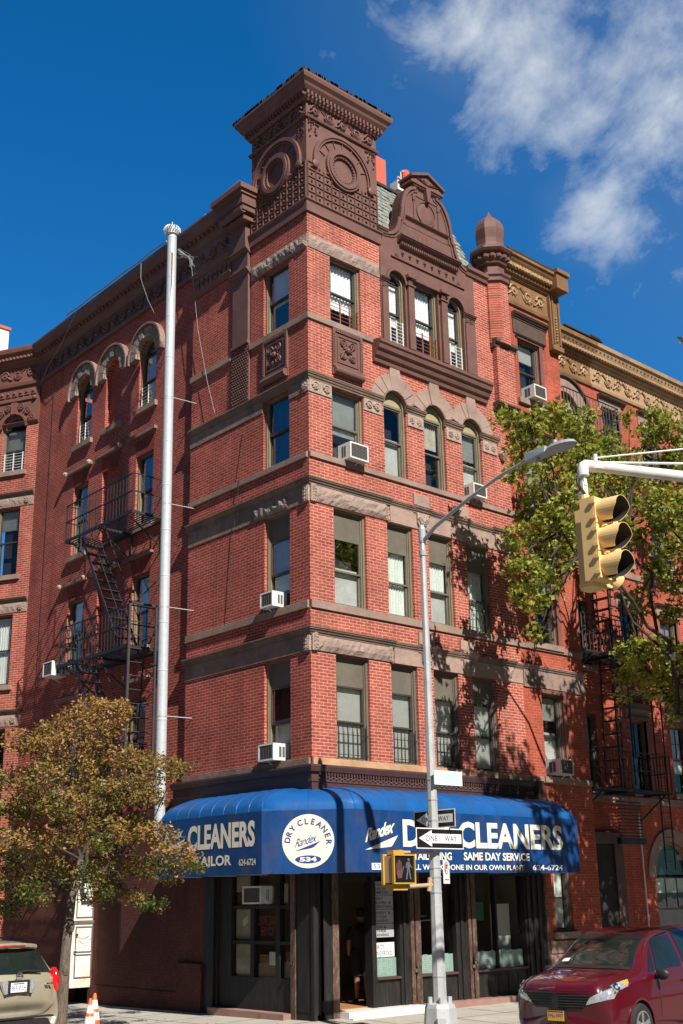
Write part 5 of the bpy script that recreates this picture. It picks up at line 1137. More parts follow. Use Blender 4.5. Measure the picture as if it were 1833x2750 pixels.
# ================================================================ far row set back
SB = Thing('brick_row', (9.42, 1.3, 0), 'set back orange brick row with long tan scroll cornice behind the green tree', 'building')
cols = [(10.75, 11.62), (13.20, 14.05), (15.30, 16.20), (17.7, 18.6), (20.2, 21.1), (22.4, 23.3)]
rowsz = [(5.10, 7.16), (8.55, 10.45), (12.0, 13.9), (15.2, 16.95)]
b = MB(); hh = [(a, c, z0, z1) for a, c in cols for z0, z1 in rowsz if not (a < 11 and z0 > 15)]
wall(b, FB, NBX, 27, -.4, 17.9, hh, .2, arches=[(10.7, 11.95, 15.2, 16.40), (13.85, 15.75, .9, 2.75)])
b.quad((27, 1.3, -.4), (27, 9, -.4), (27, 9, 17.9), (27, 1.3, 17.9)); b.quad((NBX, 1.32, 17.88), (27, 1.32, 17.88), (27, 9, 17.88), (NBX, 9, 17.88)); SB.part('front_wall', b, 'brick_orange'); b = MB(); b.quad((NBX, 3.5, -.4), (27, 3.5, -.4), (27, 3.5, 17.88), (NBX, 3.5, 17.88)); b.quad((NBX, 1.33, -.4), (NBX, 3.5, -.4), (NBX, 3.5, 17.88), (NBX, 1.33, 17.88)); SB.part('rear_wall', b, 'room_dark')
rnd = random.Random(4)
for k, (a, c, z0, z1) in enumerate(hh): window(SB, FB, a, c, z0, z1, sill=.12, frame='panel_grey', muntin=1 if a > 13 else 0, blind=rnd.choice([None, 'blind_grey', 'curtain']), bfrac=rnd.choice([.4, .7]))
window(SB, FB, 10.7, 11.95, 15.2, 16.40, arch=True, frame='panel_grey')
window(SB, FB, 13.85, 15.75, .9, 2.75, arch=True, lun=False, blind='curtain', bfrac=.25, sill=.1, muntin=2)
b = MB(); m = 11.32
b.strip(FB, arc(m, 16.40, 1.12, 182, -2, 20), arc(m, 16.40, .64, 182, -2, 20), -.01, .04); m = 14.8
b.strip(FB, arc(m, 2.75, 1.32, 182, -2, 20), arc(m, 2.75, .96, 182, -2, 20), -.01, .05)
for a, c in cols:
    for z0, z1 in rowsz:
        if a < 11: continue
        b.fbox(FB, a-.16, c+.16, -.01, .03, z1+.03, z1+.34)
SB.part('stone_lintel', b, 'sill_stone')
b = MB(); b.strip(FB, arc(11.32, 16.40, 1.19, 184, -4, 20), arc(11.32, 16.40, 1.12, 184, -4, 20), -.01, .12)
for a, c in cols:
    for z0, z1 in rowsz:
        if a < 11: continue
        b.sweep([(a-.20, 1.3), (c+.34, 1.3)], prof(z1+.34, z1+.50, .16)); b.sweep([(a-.06, 1.3), (c+.10, 1.3)], prof(z1+.02, z1+.12, .08))
SB.part('window_hood', b, 'dark_brown')
b = MB()
for a, c in cols[1:]:
    for z0, z1 in rowsz: b.fbox(FB, c, c+.10, -.15, .02, z0, z1)
SB.part('window_surround', b, 'brown_wing')
b = MB(); b.sweep([(NBX+.01, 1.3), (27, 1.3)], band(4.72, 4.92, .06)); b.sweep([(12.5, 1.3), (27, 1.3)], band(11.52, 11.70, .05)); b.sweep([(12.5, 1.3), (27, 1.3)], prof(7.9, 8.05, .08)); SB.part('stone_course', b, 'side_stone')
pc = [(-.02, 17.58), (.06, 17.60), (.08, 17.68), (.03, 17.72), (.03, 18.32), (.10, 18.36), (.12, 18.44), (.18, 18.46), (.20, 18.56), (.30, 18.66), (.36, 18.82), (.42, 18.86), (.44, 18.98), (-.02, 19.02)]
b = MB(); b.sweep([(NBX, 1.3), (12.70, 1.3)], pc); SB.part('cornice', b, 'gold_brown'); b = MB(); b.sweep([(12.701, 1.3), (27, 1.3)], pc); SB.part('cornice', b, 'tan_paint')
b = MB(); FBf = FR((0, 1.27), (1, 0), (0, -1)); b.vine(FBf, 11.0, 12.65, 18.02, .46, .03, .03)
SB.part('scroll_frieze', b, 'frieze_gilt'); b = MB(); b.vine(FBf, 12.8, 22.0, 18.02, .46, .03, .03)
for k in range(95): b.sphere(FB(9.6+k*.145, .26, 18.58), .085, 6, (1, 1, 1.05))
SB.part('scroll_frieze', b, 'tan_paint')
b = MB()
for k in range(70): b.fbox(FB, 9.5+k*.2, 9.57+k*.2, .2, .34, 18.72, 18.80)
SB.part('dentils', b, 'dark_brown')
b = MB(); b.box(11.0, 12.9, .82, 1.3, 19.02, 19.07); b.box(12.3, 12.75, .8, 1.2, 19.05, 19.12); SB.part('roof_edge', b, 'roof_tar')
# entry and stoop hidden in shade
b = MB(); b.fbox(FB, 10.3, 12.3, -.6, .06, -.4, .55); b.fbox(FB, 10.3, 10.75, -.01, .08, .55, 3.6); b.fbox(FB, 11.9, 12.3, -.01, .08, .55, 3.6); b.fbox(FB, 10.3, 12.3, -.01, .12, 3.6, 3.9); SB.part('entry_surround', b, 'dark_brown')
b = MB(); b.fbox(FB, 10.75, 11.9, -.05, .02, .55, 3.6); SB.part('entry_door', b, 'room_dark')
b = MB(); b.tube(FB(13.22, .07, .4), FB(13.18, .07, 4.5), .025, n=6); SB.part('downpipe', b, 'white_metal')
aircon(FB, 18.2, 8.58, .62, .42, .40, -.10, 'air conditioner with dark face at the far right of the tan cornice row', strut=False)
aircon(FB, 15.8, 12.05, .60, .40, .40, -.10, 'white air conditioner high behind the green leaves at right')
b = MB(); rnd = random.Random(8)
for k in range(500):
    u, o, z = 14.0+rnd.random()*1.5, .05+rnd.random()*.2, .95+rnd.random()*.32; p = Vector(FB(u, o, z)); q = Vector([rnd.uniform(-.05, .05) for _ in range(3)]); r = Vector([rnd.uniform(-.05, .05) for _ in range(3)]); b.add([p, p+q, p+q+r, p+r], [(0, 1, 2, 3)])
simple('window_plants', 'leafy green plants in the box under the wide arched window', 'plants', b, 'leaf_green')
# ================================================================ left neighbour with canted bay
LB = Thing('canted_brick_house', (.1, 13.55, 0), 'red brick house with canted bay and brown arched top window at the far left', 'building')
b = MB(); wl_ = [(.50, 1.36, 12.05, 14.28), (.52, 1.40, 8.6, 10.8), (.52, 1.40, 5.2, 7.3), (.52, 1.4, 1.2, 3.4)]
wall(b, FW, 0, 3.2, -.5, 17.14, wl_, .2, arches=[(.47, 1.37, 15.5, 17.0-.0)])
e3 = FW(3.2, 0, 0); FL2 = FR((e3.x, e3.y), (0, 1), (-1, 0)); wall(b, FL2, 0, 6, -.5, 18.5, [], .2)
LB.part('bay_wall', b, 'brick_wing')
b = MB()
for x0, x1 in ((0, .47), (1.37, 3.2)): b.fbox(FW, x0, x1, -.2, .05, 17.14, 18.57)
b.poly(FW, [(.47, 17.14)]+arc(.92, 17.0, .45, 180, 0, 16)[1:-1]+[(1.37, 17.14), (1.37, 18.57), (.47, 18.57)], -.2, .05)
e0 = FW(0, 0, 0); pth = [(e3.x, e3.y), (e0.x, e0.y)]; pw = [(e3.x, e3.y+5), (e3.x, e3.y), (e0.x, e0.y)]
b.sweep(pw, [(-.02, 18.40), (.12, 18.42), (.14, 18.52), (.08, 18.55), (.08, 19.10), (.14, 19.14), (.16, 19.22), (.22, 19.26), (.32, 19.44), (.40, 19.50), (.42, 19.60), (.42, 19.66), (-.02, 19.72)])
b.sweep(pth, prof(17.06, 17.16, .1)); LB.part('bay_top', b, 'brown_wing')
b = MB(); b.vine(FW, .1, 3.1, 18.84, .42, .10, .03)
for k in range(22): b.sphere(FW(.08+k*.14, .28, 19.34), .075, 6)
for k in range(13): b.fbox(FW, .14+k*.24, .32+k*.24, .05, .08, 18.08, 18.3); b.sphere(FW(.23+k*.24, .09, 18.19), .05, 6)
b.fbox(FW, .1, 3.1, .05, .10, 17.90, 17.96); b.sphere(FW(.16, .1, 17.93), .07, 8)
b.strip(FW, arc(.92, 17.0, .52, 180, 0, 16), arc(.92, 17.0, .45, 180, 0, 16), .04, .09)
for a_ in (20, 45, 70, 110, 135, 160): b.scroll(FW, .92+.72*cos(radians(a_)), 17.0+.72*sin(radians(a_)), .13, 1 if a_ < 90 else -1, .09, None, .022)
b.fbox(FW, .82, 1.02, .05, .14, 17.44, 17.84); LB.part('bay_ornament', b, 'brown_wing')
window(LB, FW, .47, 1.37, 15.5, 17.0, arch=True, lun=False, guard='h', blind='blind_grey', bfrac=.5, sill=.1)
for (a, c, z0, z1), kw in zip(wl_, (dict(blind='blind_grey', bfrac=.3), dict(blind='curtain', bl_low='curtain'), {}, {})): window(LB, FW, a, c, z0, z1, sill=.14, **kw)
b = MB()
for z0, z1, zb in ((14.62, 14.78, 14.30), (11.16, 11.32, 10.84), (7.7, 7.86, 7.35)): b.sweep(pth, prof(z0, z1, .12))
LB.part('string_cornice', b, 'cornice_stone')
b = MB()
for zb, z0 in ((14.30, 14.62), (10.84, 11.16), (7.35, 7.7)): b.rock(FW, .02, 3.1, zb, z0, .04, 3, .012); b.leaf_blob(FW, .25, (zb+z0)/2, .12, .08, 3)
LB.part('lintel_band', b, 'rockstone')
b = MB(); b.add([(e0.x, e0.y, 18.5), (e3.x, e3.y, 18.5), (e3.x, e3.y+6, 18.5), (7, e3.y+6, 18.5), (7, e0.y, 18.5)], [(0, 1, 2, 3, 4)]); LB.part('roof', b, 'roof_tar')
b = MB(); b.box(-2.2, .98, 18.2, 19.4, 17.5, 22.45); WC = Thing('white_chimney', (-.6, 18.8, 17.5), 'white rendered chimney block with orange pot at the far left edge', 'chimney'); WC.part('stack', b, 'stucco_white')
b = MB(); b.box(-2.25, 1.03, 18.15, 19.45, 22.45, 22.56); WC.part('cap', b, 'terracotta'); b = MB(); b.box(-.6, .55, 18.5, 19.1, 22.56, 23.05); WC.part('chimney_pot', b, 'terracotta')
# ================================================================ fire escapes
def platform(F, u0, u1, d, z, o=0, gap=None):
    b = MB(); n = int(d/.10)
    for k in range(n):
        a = o+.06+k*.10
        if gap and gap[2] < a < gap[3]:
            b.fbox(F, u0, gap[0], a, a+.028, z-.01, z+.01); b.fbox(F, gap[1], u1, a, a+.028, z-.01, z+.01)
        else: b.fbox(F, u0, u1, a, a+.028, z-.01, z+.01)
    for a in (o+.03, o+d-.03): b.fbox(F, u0, u1, a-.02, a+.02, z-.07, z-.012)
    for u in (u0, (u0+u1)/2, u1): b.fbox(F, u-.02, u+.02, o, o+d, z-.08, z-.013)
    return b
def railing(F, u0, u1, d, z, o=0, h=1.0):
    b = MB(); q = o+d-.02
    for hh_ in (h, h*.52): b.fbox(F, u0, u1, q-.014, q+.014, z+hh_-.014, z+hh_+.014); b.fbox(F, u0-.014, u0+.014, o, q, z+hh_-.014, z+hh_+.014); b.fbox(F, u1-.014, u1+.014, o, q, z+hh_-.014, z+hh_+.014)
    n = int((u1-u0)/.155)
    for k in range(n+1): u = u0+(u1-u0)*k/n; r = .011 if k not in (0, n) else .022; b.tube(F(u, q, z), F(u, q, z+h), r, n=4)
    m = int(d/.17)
    for k in range(1, m):
        for u in (u0, u1): b.tube(F(u, o+d*k/m, z), F(u, o+d*k/m, z+h), .011, n=4)
    return b
def stair(F, ut, zt, ub, zb, o0, o1, n=12):
    b = MB(); 
    for o in (o0, o1): b.hexa([F(ut, o-.012, zt-.14), F(ut, o+.012, zt-.14), F(ut, o+.012, zt), F(ut, o-.012, zt), F(ub, o-.012, zb-.14), F(ub, o+.012, zb-.14), F(ub, o+.012, zb), F(ub, o-.012, zb)])
    for k in range(n):
        t = (k+.7)/n; u = ut+(ub-ut)*t; z = zt+(zb-zt)*t-.07; s = .10; b.fbox(F, u-s, u-.01, o0, o1, z-.012, z+.012); b.fbox(F, u+.01, u+s, o0, o1, z-.012, z+.012)
    b.tube(F(ut, o1, zt+.7), F(ub, o1, zb+.7), .012, n=4)
    b.tube(F(ut, o0, zt+.7), F(ub, o0, zb+.7), .012, n=4)
    return b
FE = Thing('fire_escape', (0, 7.5, 3.9), 'black iron fire escape on the dark side wall left of the vent pipe', 'fire escape')
o = 0; d = 1.1
for z in (11.85, 8.36, 4.95):
    FE.part('platform', platform(FM, 5.85, 9.3, d, z, o, (7.5, 8.65, .35, .95)), 'iron'); FE.part('railing', railing(FM, 5.85, 9.3, d, z, o), 'iron')
    b = MB()
    for u in (6.1, 7.6, 9.1): b.tube(FM(u, 1.0, z-.08), FM(u, .02, z-.75), .022, n=5); b.fbox(FM, u-.02, u+.02, 0, .03, z-.8, z)
    FE.part('bracket', b, 'iron')
for zt, zb in ((11.85, 8.36), (8.36, 4.95)): FE.part('stair', stair(FM, 8.65, zt, 6.45, zb+.05, .38, .92), 'iron')
b = MB(); b.fbox(FM, 5.74, 5.79, 1.06, 1.12, 5.1, 9.45); b.fbox(FM, 5.74, 5.79, .30, .35, 5.1, 9.45); b.fbox(FM, 5.74, 5.79, .02, 1.12, 9.38, 9.43)
for k in range(12): b.tube(FM(5.765, .32, 5.2+k*.34), FM(5.765, 1.08, 5.2+k*.34), .012, n=5)
FE.part('ladder', b, 'iron_gate')
b = MB(); b.tube(FM(5.9, .95, 9.35), FM(5.3, .2, 10.4), .014, n=5); b.tube(FM(6.0, .5, 8.3), FM(6.8, .2, 5.0), .02, n=5); FE.part('stay_rod', b, 'iron')
FE2 = Thing('fire_escape', (11.6, .8, 4.2), 'black iron fire escape on the shaded recess right of the narrow orange bay', 'fire escape')
for z, u1 in ((15.45, 12.55), (12.05, 12.75), (8.70, 12.75), (5.0, 13.5)):
    FE2.part('platform', platform(FB, 9.9, u1, 1.05, z, 0), 'iron'); FE2.part('railing', railing(FB, 9.9, u1, 1.05, z, 0), 'iron')
    b = MB()
    for u in (10.3, u1-.25): b.tube(FB(u, 1.0, z-.08), FB(u, .02, z-.8), .03, n=5)
    FE2.part('bracket', b, 'iron')
for zt, zb in ((15.45, 12.05), (12.05, 8.70), (8.70, 5.0)): FE2.part('ladder', stair(FB, 11.7, zt, 11.5, zb+.05, .25, .85, 10), 'iron')
for x_, zt, zb in ((11.0, 12.05, 8.75), (10.9, 8.7, 5.05)):
    b = MB(); b.fbox(FB, x_+.2, x_+.24, 1.02, 1.06, zb, zt+.5); b.fbox(FB, x_+.86, x_+.90, 1.02, 1.06, zb, zt+.5)
    for k in range(13): z_ = zb+.2+k*.28; b.fbox(FB, x_+.24, x_+.86, 1.02, 1.06, z_, z_+.03)
    FE2.part('ladder', b, 'iron')
b = MB()
for x_ in (13.0, 13.45): b.tube(FB(x_, .95, 2.9), FB(x_, .95, 7.7), .025, n=6)
for k in range(14): b.tube(FB(13.0, .95, 3.1+k*.33), FB(13.45, .95, 3.1+k*.33), .012, n=5)
FE2.part('drop_ladder', b, 'iron')
b = MB()
for k in range(11): b.fbox(FB, 11.15, 12.2, .8-.0*k, .86, 3.75+k*.09, 3.78+k*.09)
b.fbox(FB, 11.1, 12.25, .75, .9, 3.55, 3.72); FE2.part('gate', b, 'iron')

# ================================================================ ground
def gz(x, y):
    d = max(0.0, -x, -y); return -.022*min(d, 5)-.014*max(0, y)
KX, KY = -4.35, -4.75
def struct(name, mb, m): o_ = obj(name, mb, m); o_['kind'] = 'structure'; return o_
b = MB(); xs_ = [KX+.15, -3, -2, -1, 0, .2]; ys_ = [-5, -3, -1.5, 0, 2, 4, 6, 8, 10, 14, 20, 40]
def gridz(mb, X, Y, dz=0):
    w = len(X); mb.add([(x, y, gz(x, y)+dz) for y in Y for x in X], [(j*w+i, j*w+i+1, (j+1)*w+i+1, (j+1)*w+i) for j in range(len(Y)-1) for i in range(w-1)])
gridz(b, [KX+.15, -3.6, -3, -2, -1, 0, .2], [KY+.15, -4, -3, -2, -1, 0, 1, 2, 4, 6, 8, 10, 14, 20, 40]); gridz(b, [.2, 3, 6, 9, 12, 20, 40], [KY+.15, -4, -3, -2, -1, 0, .3]); struct('sidewalk', b, 'concrete')
b = MB(); gridz(b, [9.4, 27], [.3, 1.3]); struct('areaway', b, 'concrete')
b = MB()
def kerb(pts):
    for (x0, y0), (x1, y1) in zip(pts, pts[1:]):
        n = max(1, int(abs(x1-x0)+abs(y1-y0))//2)
        for k in range(n):
            a, c = k/n, (k+1)/n-.004; A = (x0+(x1-x0)*a, y0+(y1-y0)*a); B = (x0+(x1-x0)*c, y0+(y1-y0)*c)
            dx = .15 if x0 == x1 else 0; dy = .15 if y0 == y1 else 0; za, zc = gz(A[0]+dx, A[1]+dy)+.004, gz(B[0]+dx, B[1]+dy)+.004
            if dx: b.hexa([(A[0], A[1], za-.3), (A[0]+.15, A[1], za-.3), (B[0]+.15, B[1], zc-.3), (B[0], B[1], zc-.3), (A[0], A[1], za), (A[0]+.15, A[1], za), (B[0]+.15, B[1], zc), (B[0], B[1], zc)])
            else: b.hexa([(A[0], A[1], za-.3), (B[0], B[1], zc-.3), (B[0], B[1]+.15, zc-.3), (A[0], A[1]+.15, za-.3), (A[0], A[1], za), (B[0], B[1], zc), (B[0], B[1]+.15, zc), (A[0], A[1]+.15, za)])
kerb([(KX, KY+.15), (KX, 40)]); kerb([(KX, KY), (40, KY)]); struct('kerb', b, 'kerb_stone')
b = MB(); X = [-300, -60, -20, -14, -10, -7, KX+.1, 0, 5, 12, 30, 60, 300]; Y = [-300, -60, -20, -14, -9, -7, KY+.1, 0, 5, 12, 30, 60, 300]
w = len(X); b.add([(x, y, -.165-.010*min(30, max(0, y))) for y in Y for x in X], [(j*w+i, j*w+i+1, (j+1)*w+i+1, (j+1)*w+i) for j in range(len(Y)-1) for i in range(w-1)]); struct('road', b, 'asphalt')
b = MB(); gridz(b, [-4.15, -3.4], [2.2, 3.8], .004); struct('tree_pit', b, 'earth')
b = MB(); rnd = random.Random(3)
for k in range(420):
    x, y = rnd.uniform(-4.15, -3.4), rnd.uniform(1.9, 3.8); h = rnd.uniform(.06, .24); a = rnd.uniform(0, 6.3); l = rnd.uniform(.02, .12); z = gz(x, y); b.add([(x, y, z), (x+.015*cos(a+1.5), y+.015*sin(a+1.5), z), (x+l*cos(a), y+l*sin(a), z+h)], [(0, 1, 2)])
g = obj('grass', b, 'grass_blade'); setp(g, 'tufts of grass round the foot of the street tree', 'grass', None, 'stuff')
b = MB()
for k in range(120):
    x, y = rnd.uniform(-4.1, .5), rnd.uniform(-2.5, 6); 
    if x > -.2 and y > -.2: continue
    z = gz(x, y)+.012; a = rnd.uniform(0, 6.3); b.add([(x, y, z), (x+.05*cos(a), y+.05*sin(a), z+.02), (x+.06*cos(a+1), y+.06*sin(a+1), z+.005)], [(0, 1, 2)])
g = obj('fallen_leaves', b, 'leaf_autumn'); setp(g, 'scattered fallen leaves on the pavement', 'leaves', None, 'stuff')
b = MB()
def joint(x0, y0, x1, y1):
    n = max(1, int(max(abs(x1-x0), abs(y1-y0))/.8)); w_ = .010; dx, dy = (0, w_) if x0 != x1 else (w_, 0)
    for k in range(n):
        p = [(x0+(x1-x0)*t, y0+(y1-y0)*t) for t in (k/n, (k+1)/n)]; (a, c), (d, e) = p
        b.quad((a-dx, c-dy, gz(a, c)+.004), (d-dx, e-dy, gz(d, e)+.004), (d+dx, e+dy, gz(d, e)+.004), (a+dx, c+dy, gz(a, c)+.004))
for k in range(18): joint(-4.2, -4.5+k*1.5, -.05 if k > 2 else .2, -4.5+k*1.5) if k > 2 else joint(-4.2, -4.5+k*1.5, 20, -4.5+k*1.5)
for k in range(3): joint(-4.2+1.4*(k+1), -4.6, -4.2+1.4*(k+1), 22)
for k in range(14): joint(.9+1.5*k, -4.6, .9+1.5*k, -.45)
struct('sidewalk_joint', b, 'earth')

# buildings across both streets, behind the photographer: they shade the low sky and show in the panes
def opposite(name, x0, x1, y0, y1, h, face, label):
    T = Thing(name, ((x0+x1)/2, (y0+y1)/2, -.2), label, 'building'); b = MB()
    F, L = {'E': (FR((x1, y0), (0, 1), (1, 0)), y1-y0), 'N': (FR((x0, y1), (1, 0), (0, 1)), x1-x0)}[face]; n = int(L/2.4); hs = []
    for i in range(n):
        for z in range(int(h/3.4)): c = L*(i+.5)/n; hs.append((c-.5, c+.5, 1.2+z*3.4, 3.2+z*3.4))
    wall(b, F, 0, L, -.3, h, hs, .2); b.fbox(F, 0, L, -8, -.3, -.3, h); T.part('wall', b, 'brick_orange')
    b = MB(); b.fbox(F, -.1, L+.1, 0, .5, h-.3, h+.4); T.part('cornice', b, 'dark_brown')
    b = MB()
    for a, c, z0, z1 in hs: b.fbox(F, a, c, -.25, -.2, z0, z1)
    T.part('glazing', b, 'car_glass')
opposite('brick_row', -32, -22, -6, 44, 13, 'E', 'brick row across the side street behind the photographer')
opposite('brick_row', -4, 44, -34, -25, 12, 'N', 'brick row across the main street behind the photographer')
# ================================================================ trees
def leafcloud(mb, clusters, n, size, seed=1, flat=.5, shell=.55, lobes=False):
    rnd = random.Random(seed); tot = sum(c[3]**2 for c in clusters)
    for (cx, cy, cz, r) in clusters:
        k = int(n*r*r/tot)
        # twigs: leaves gather in short sprays inside the cluster
        ns = max(3, k//11)
        for _ in range(ns):
            while True:
                v = Vector((rnd.uniform(-1, 1), rnd.uniform(-1, 1), rnd.uniform(-1, 1)))
                if v.length <= 1: break
            v = v.normalized()*(v.length**shell); c = Vector((cx, cy, cz))+Vector((v.x*r, v.y*r, v.z*r*flat)); sp = Vector((rnd.gauss(0, 1), rnd.gauss(0, 1), rnd.gauss(0, .35))).normalized()
            for q in range(k//ns+1):
                p = c+sp*rnd.uniform(-.16, .16)*size*12*.5+Vector([rnd.gauss(0, size*.55) for _ in range(3)])
                a = Vector((rnd.gauss(0, 1), rnd.gauss(0, 1), rnd.gauss(0, .6))).normalized(); nrm = Vector((rnd.gauss(0, .7), rnd.gauss(0, .7), rnd.gauss(.5, .7))).normalized(); bb = a.cross(nrm)
                if bb.length < .1: continue
                bb.normalize(); s = size*rnd.uniform(.65, 1.25)
                if lobes:
                    pts = [p, p+a*s*.30+bb*s*.52, p+a*s*.52+bb*s*.20, p+a*s*1.0, p+a*s*.52-bb*s*.20, p+a*s*.30-bb*s*.52]; up_ = nrm*s*.12
                    pts[1] += up_; pts[5] += up_; mb.add(pts, [(0, 1, 2, 3), (0, 3, 4, 5)])
                else: mb.add([p, p+a*s*.5+bb*s*.26, p+a*s, p+a*s*.5-bb*s*.26], [(0, 1, 2, 3)])
def limb(mb, p, q, r0, r1, seed=0, bend=.1, n=7):
    rnd = random.Random(seed); p = Vector(p); q = Vector(q); L = (q-p).length; pts = [p.lerp(q, k/(n-1))+Vector([rnd.uniform(-1, 1)*bend*L*sin(pi*k/(n-1)) for _ in range(3)]) for k in range(n)]
    mb.pipe(pts, r0, 8 if r0 > .05 else 5, [r0+(r1-r0)*k/(n-1) for k in range(n)]); return pts
TX, TY = -4.00, 2.75; TZ = gz(TX, TY)
ST = Thing('street_tree', (TX, TY, TZ), 'small street tree turning copper brown beside the beige car', 'tree')
tr = MB(); rnd = random.Random(12)
tp = [(TX, TY, TZ-.05), (TX+.02, TY, .6), (TX+.05, TY+.03, 1.2), (TX+.10, TY+.05, 1.8), (TX+.16, TY+.06, 2.4), (TX+.34, TY+.1, 3.1)]; tr.pipe(tp, .12, 14, [.14, .108, .10, .092, .08, .07]); tr.sphere((TX+.10, TY-.05, 1.85), .085, 8, (1, 1, 1.6)); tr.sphere((TX+.03, TY-.05, 1.05), .08, 8, (1, 1, 1.5))
STC = [(-4.77, 3.46, 5.46, 0.43), (-4.21, 3.56, 5.35, 0.5), (-3.57, 3.39, 5.97, 0.51), (-2.82, 3.46, 6.16, 0.55), (-3.36, 3.09, 5.6, 0.57), (-4.48, 4.28, 4.79, 0.44), (-5.2, 1.74, 4.54, 0.46), (-4.12, 2.6, 4.89, 0.56), (-2.85, 3.48, 5.05, 0.59), (-2.96, 2.55, 5.11, 0.43), (-2.18, 2.93, 5.11, 0.44), (-3.15, 0.84, 4.72, 0.37), (-2.34, 1.54, 4.9, 0.28), (-2.51, 0.88, 4.83, 0.17), (-2.97, 2.2, 4.47, 0.49), (-3.49, 2.61, 4.33, 0.56), (-4.84, 1.5, 4.13, 0.53), (-5.1, 2.31, 4.04, 0.54), (-5.33, 2.62, 3.98, 0.41), (-2.07, 2.92, 4.41, 0.37), (-4.67, 3.87, 3.42, 0.43), (-5.03, 2.08, 3.41, 0.47), (-3.66, 3.45, 3.64, 0.58), (-4.03, 1.47, 3.53, 0.57), (-2.83, 2.37, 3.68, 0.53), (-3.16, 0.89, 3.52, 0.4), (-3.05, 0.39, 3.16, 0.36), (-1.4, 2.32, 3.03, 0.29), (-2.36, 0.65, 2.93, 0.15), (-2.88, 1.02, 2.84, 0.37), (-2.06, 3.14, 3.05, 0.44), (-2.75, 3.18, 2.97, 0.51), (-4.09, 2.0, 2.8, 0.41), (-4.2, 4.27, 2.92, 0.52), (-4.31, 2.95, 2.96, 0.42), (-4.73, 3.61, 2.41, 0.43), (-4.98, 2.2, 2.47, 0.34), (-4.44, 4.32, 2.13, 0.26), (-3.25, 2.87, 2.46, 0.36), (-2.33, 3.25, 2.45, 0.3), (-2.12, 2.87, 2.3, 0.29), (-2.8, 1.25, 2.22, 0.17), (-5.82, 3.11, 4.56, 0.55), (-5.99, 2.57, 3.48, 0.6), (-6.08, 2.54, 2.61, 0.54), (-6.46, 2.46, 5.16, 0.4), (-4.63, 2.34, 5.57, 0.34), (-3.06, 2.46, 6.13, 0.25), (-4.5, 1.28, 5.96, 0.23)]
top = Vector(tp[-1]); mid = Vector(tp[-2]); br = MB()
mains = [((TX+.75, TY, 4.3), .05), ((TX+.1, TY+.3, 4.6), .05), ((TX+1.3, TY-.4, 3.6), .032), ((TX-.9, TY, 3.9), .035), ((TX-1.4, TY-.2, 3.1), .03), ((TX+.9, TY+.2, 5.3), .04)]
ends = []
for k, (e, r) in enumerate(mains): pts = limb(br, top if k % 2 else mid, e, r, .02, k, .06); ends += [pts[3], pts[4], pts[5], pts[6]]
for k, c in enumerate(STC):
    e = min(ends, key=lambda q: (q-Vector(c[:3])).length); limb(br, e, c[:3], .016, .005, k+30, .08, 6)
    for q in range(3): limb(br, c[:3], Vector(c[:3])+Vector((rnd.uniform(-1, 1), rnd.uniform(-1, 1), rnd.uniform(-.4, .5)))*c[3]*.9, .008, .003, k*3+q, .08, 4)
ST.part('trunk', tr, 'bark', smooth=True); ST.part('branches', br, 'bark_plane')
lf = MB(); leafcloud(lf, STC, 34000, .080, 3, .60, .65); ST.part('crown', lf, 'leaf_autumn', recalc=False)
PX, PY = 9.0, -4.2
PT_ = Thing('plane_tree', (PX, PY, gz(PX, PY)), 'green plane tree with large lobed leaves in front of the right hand row', 'tree')
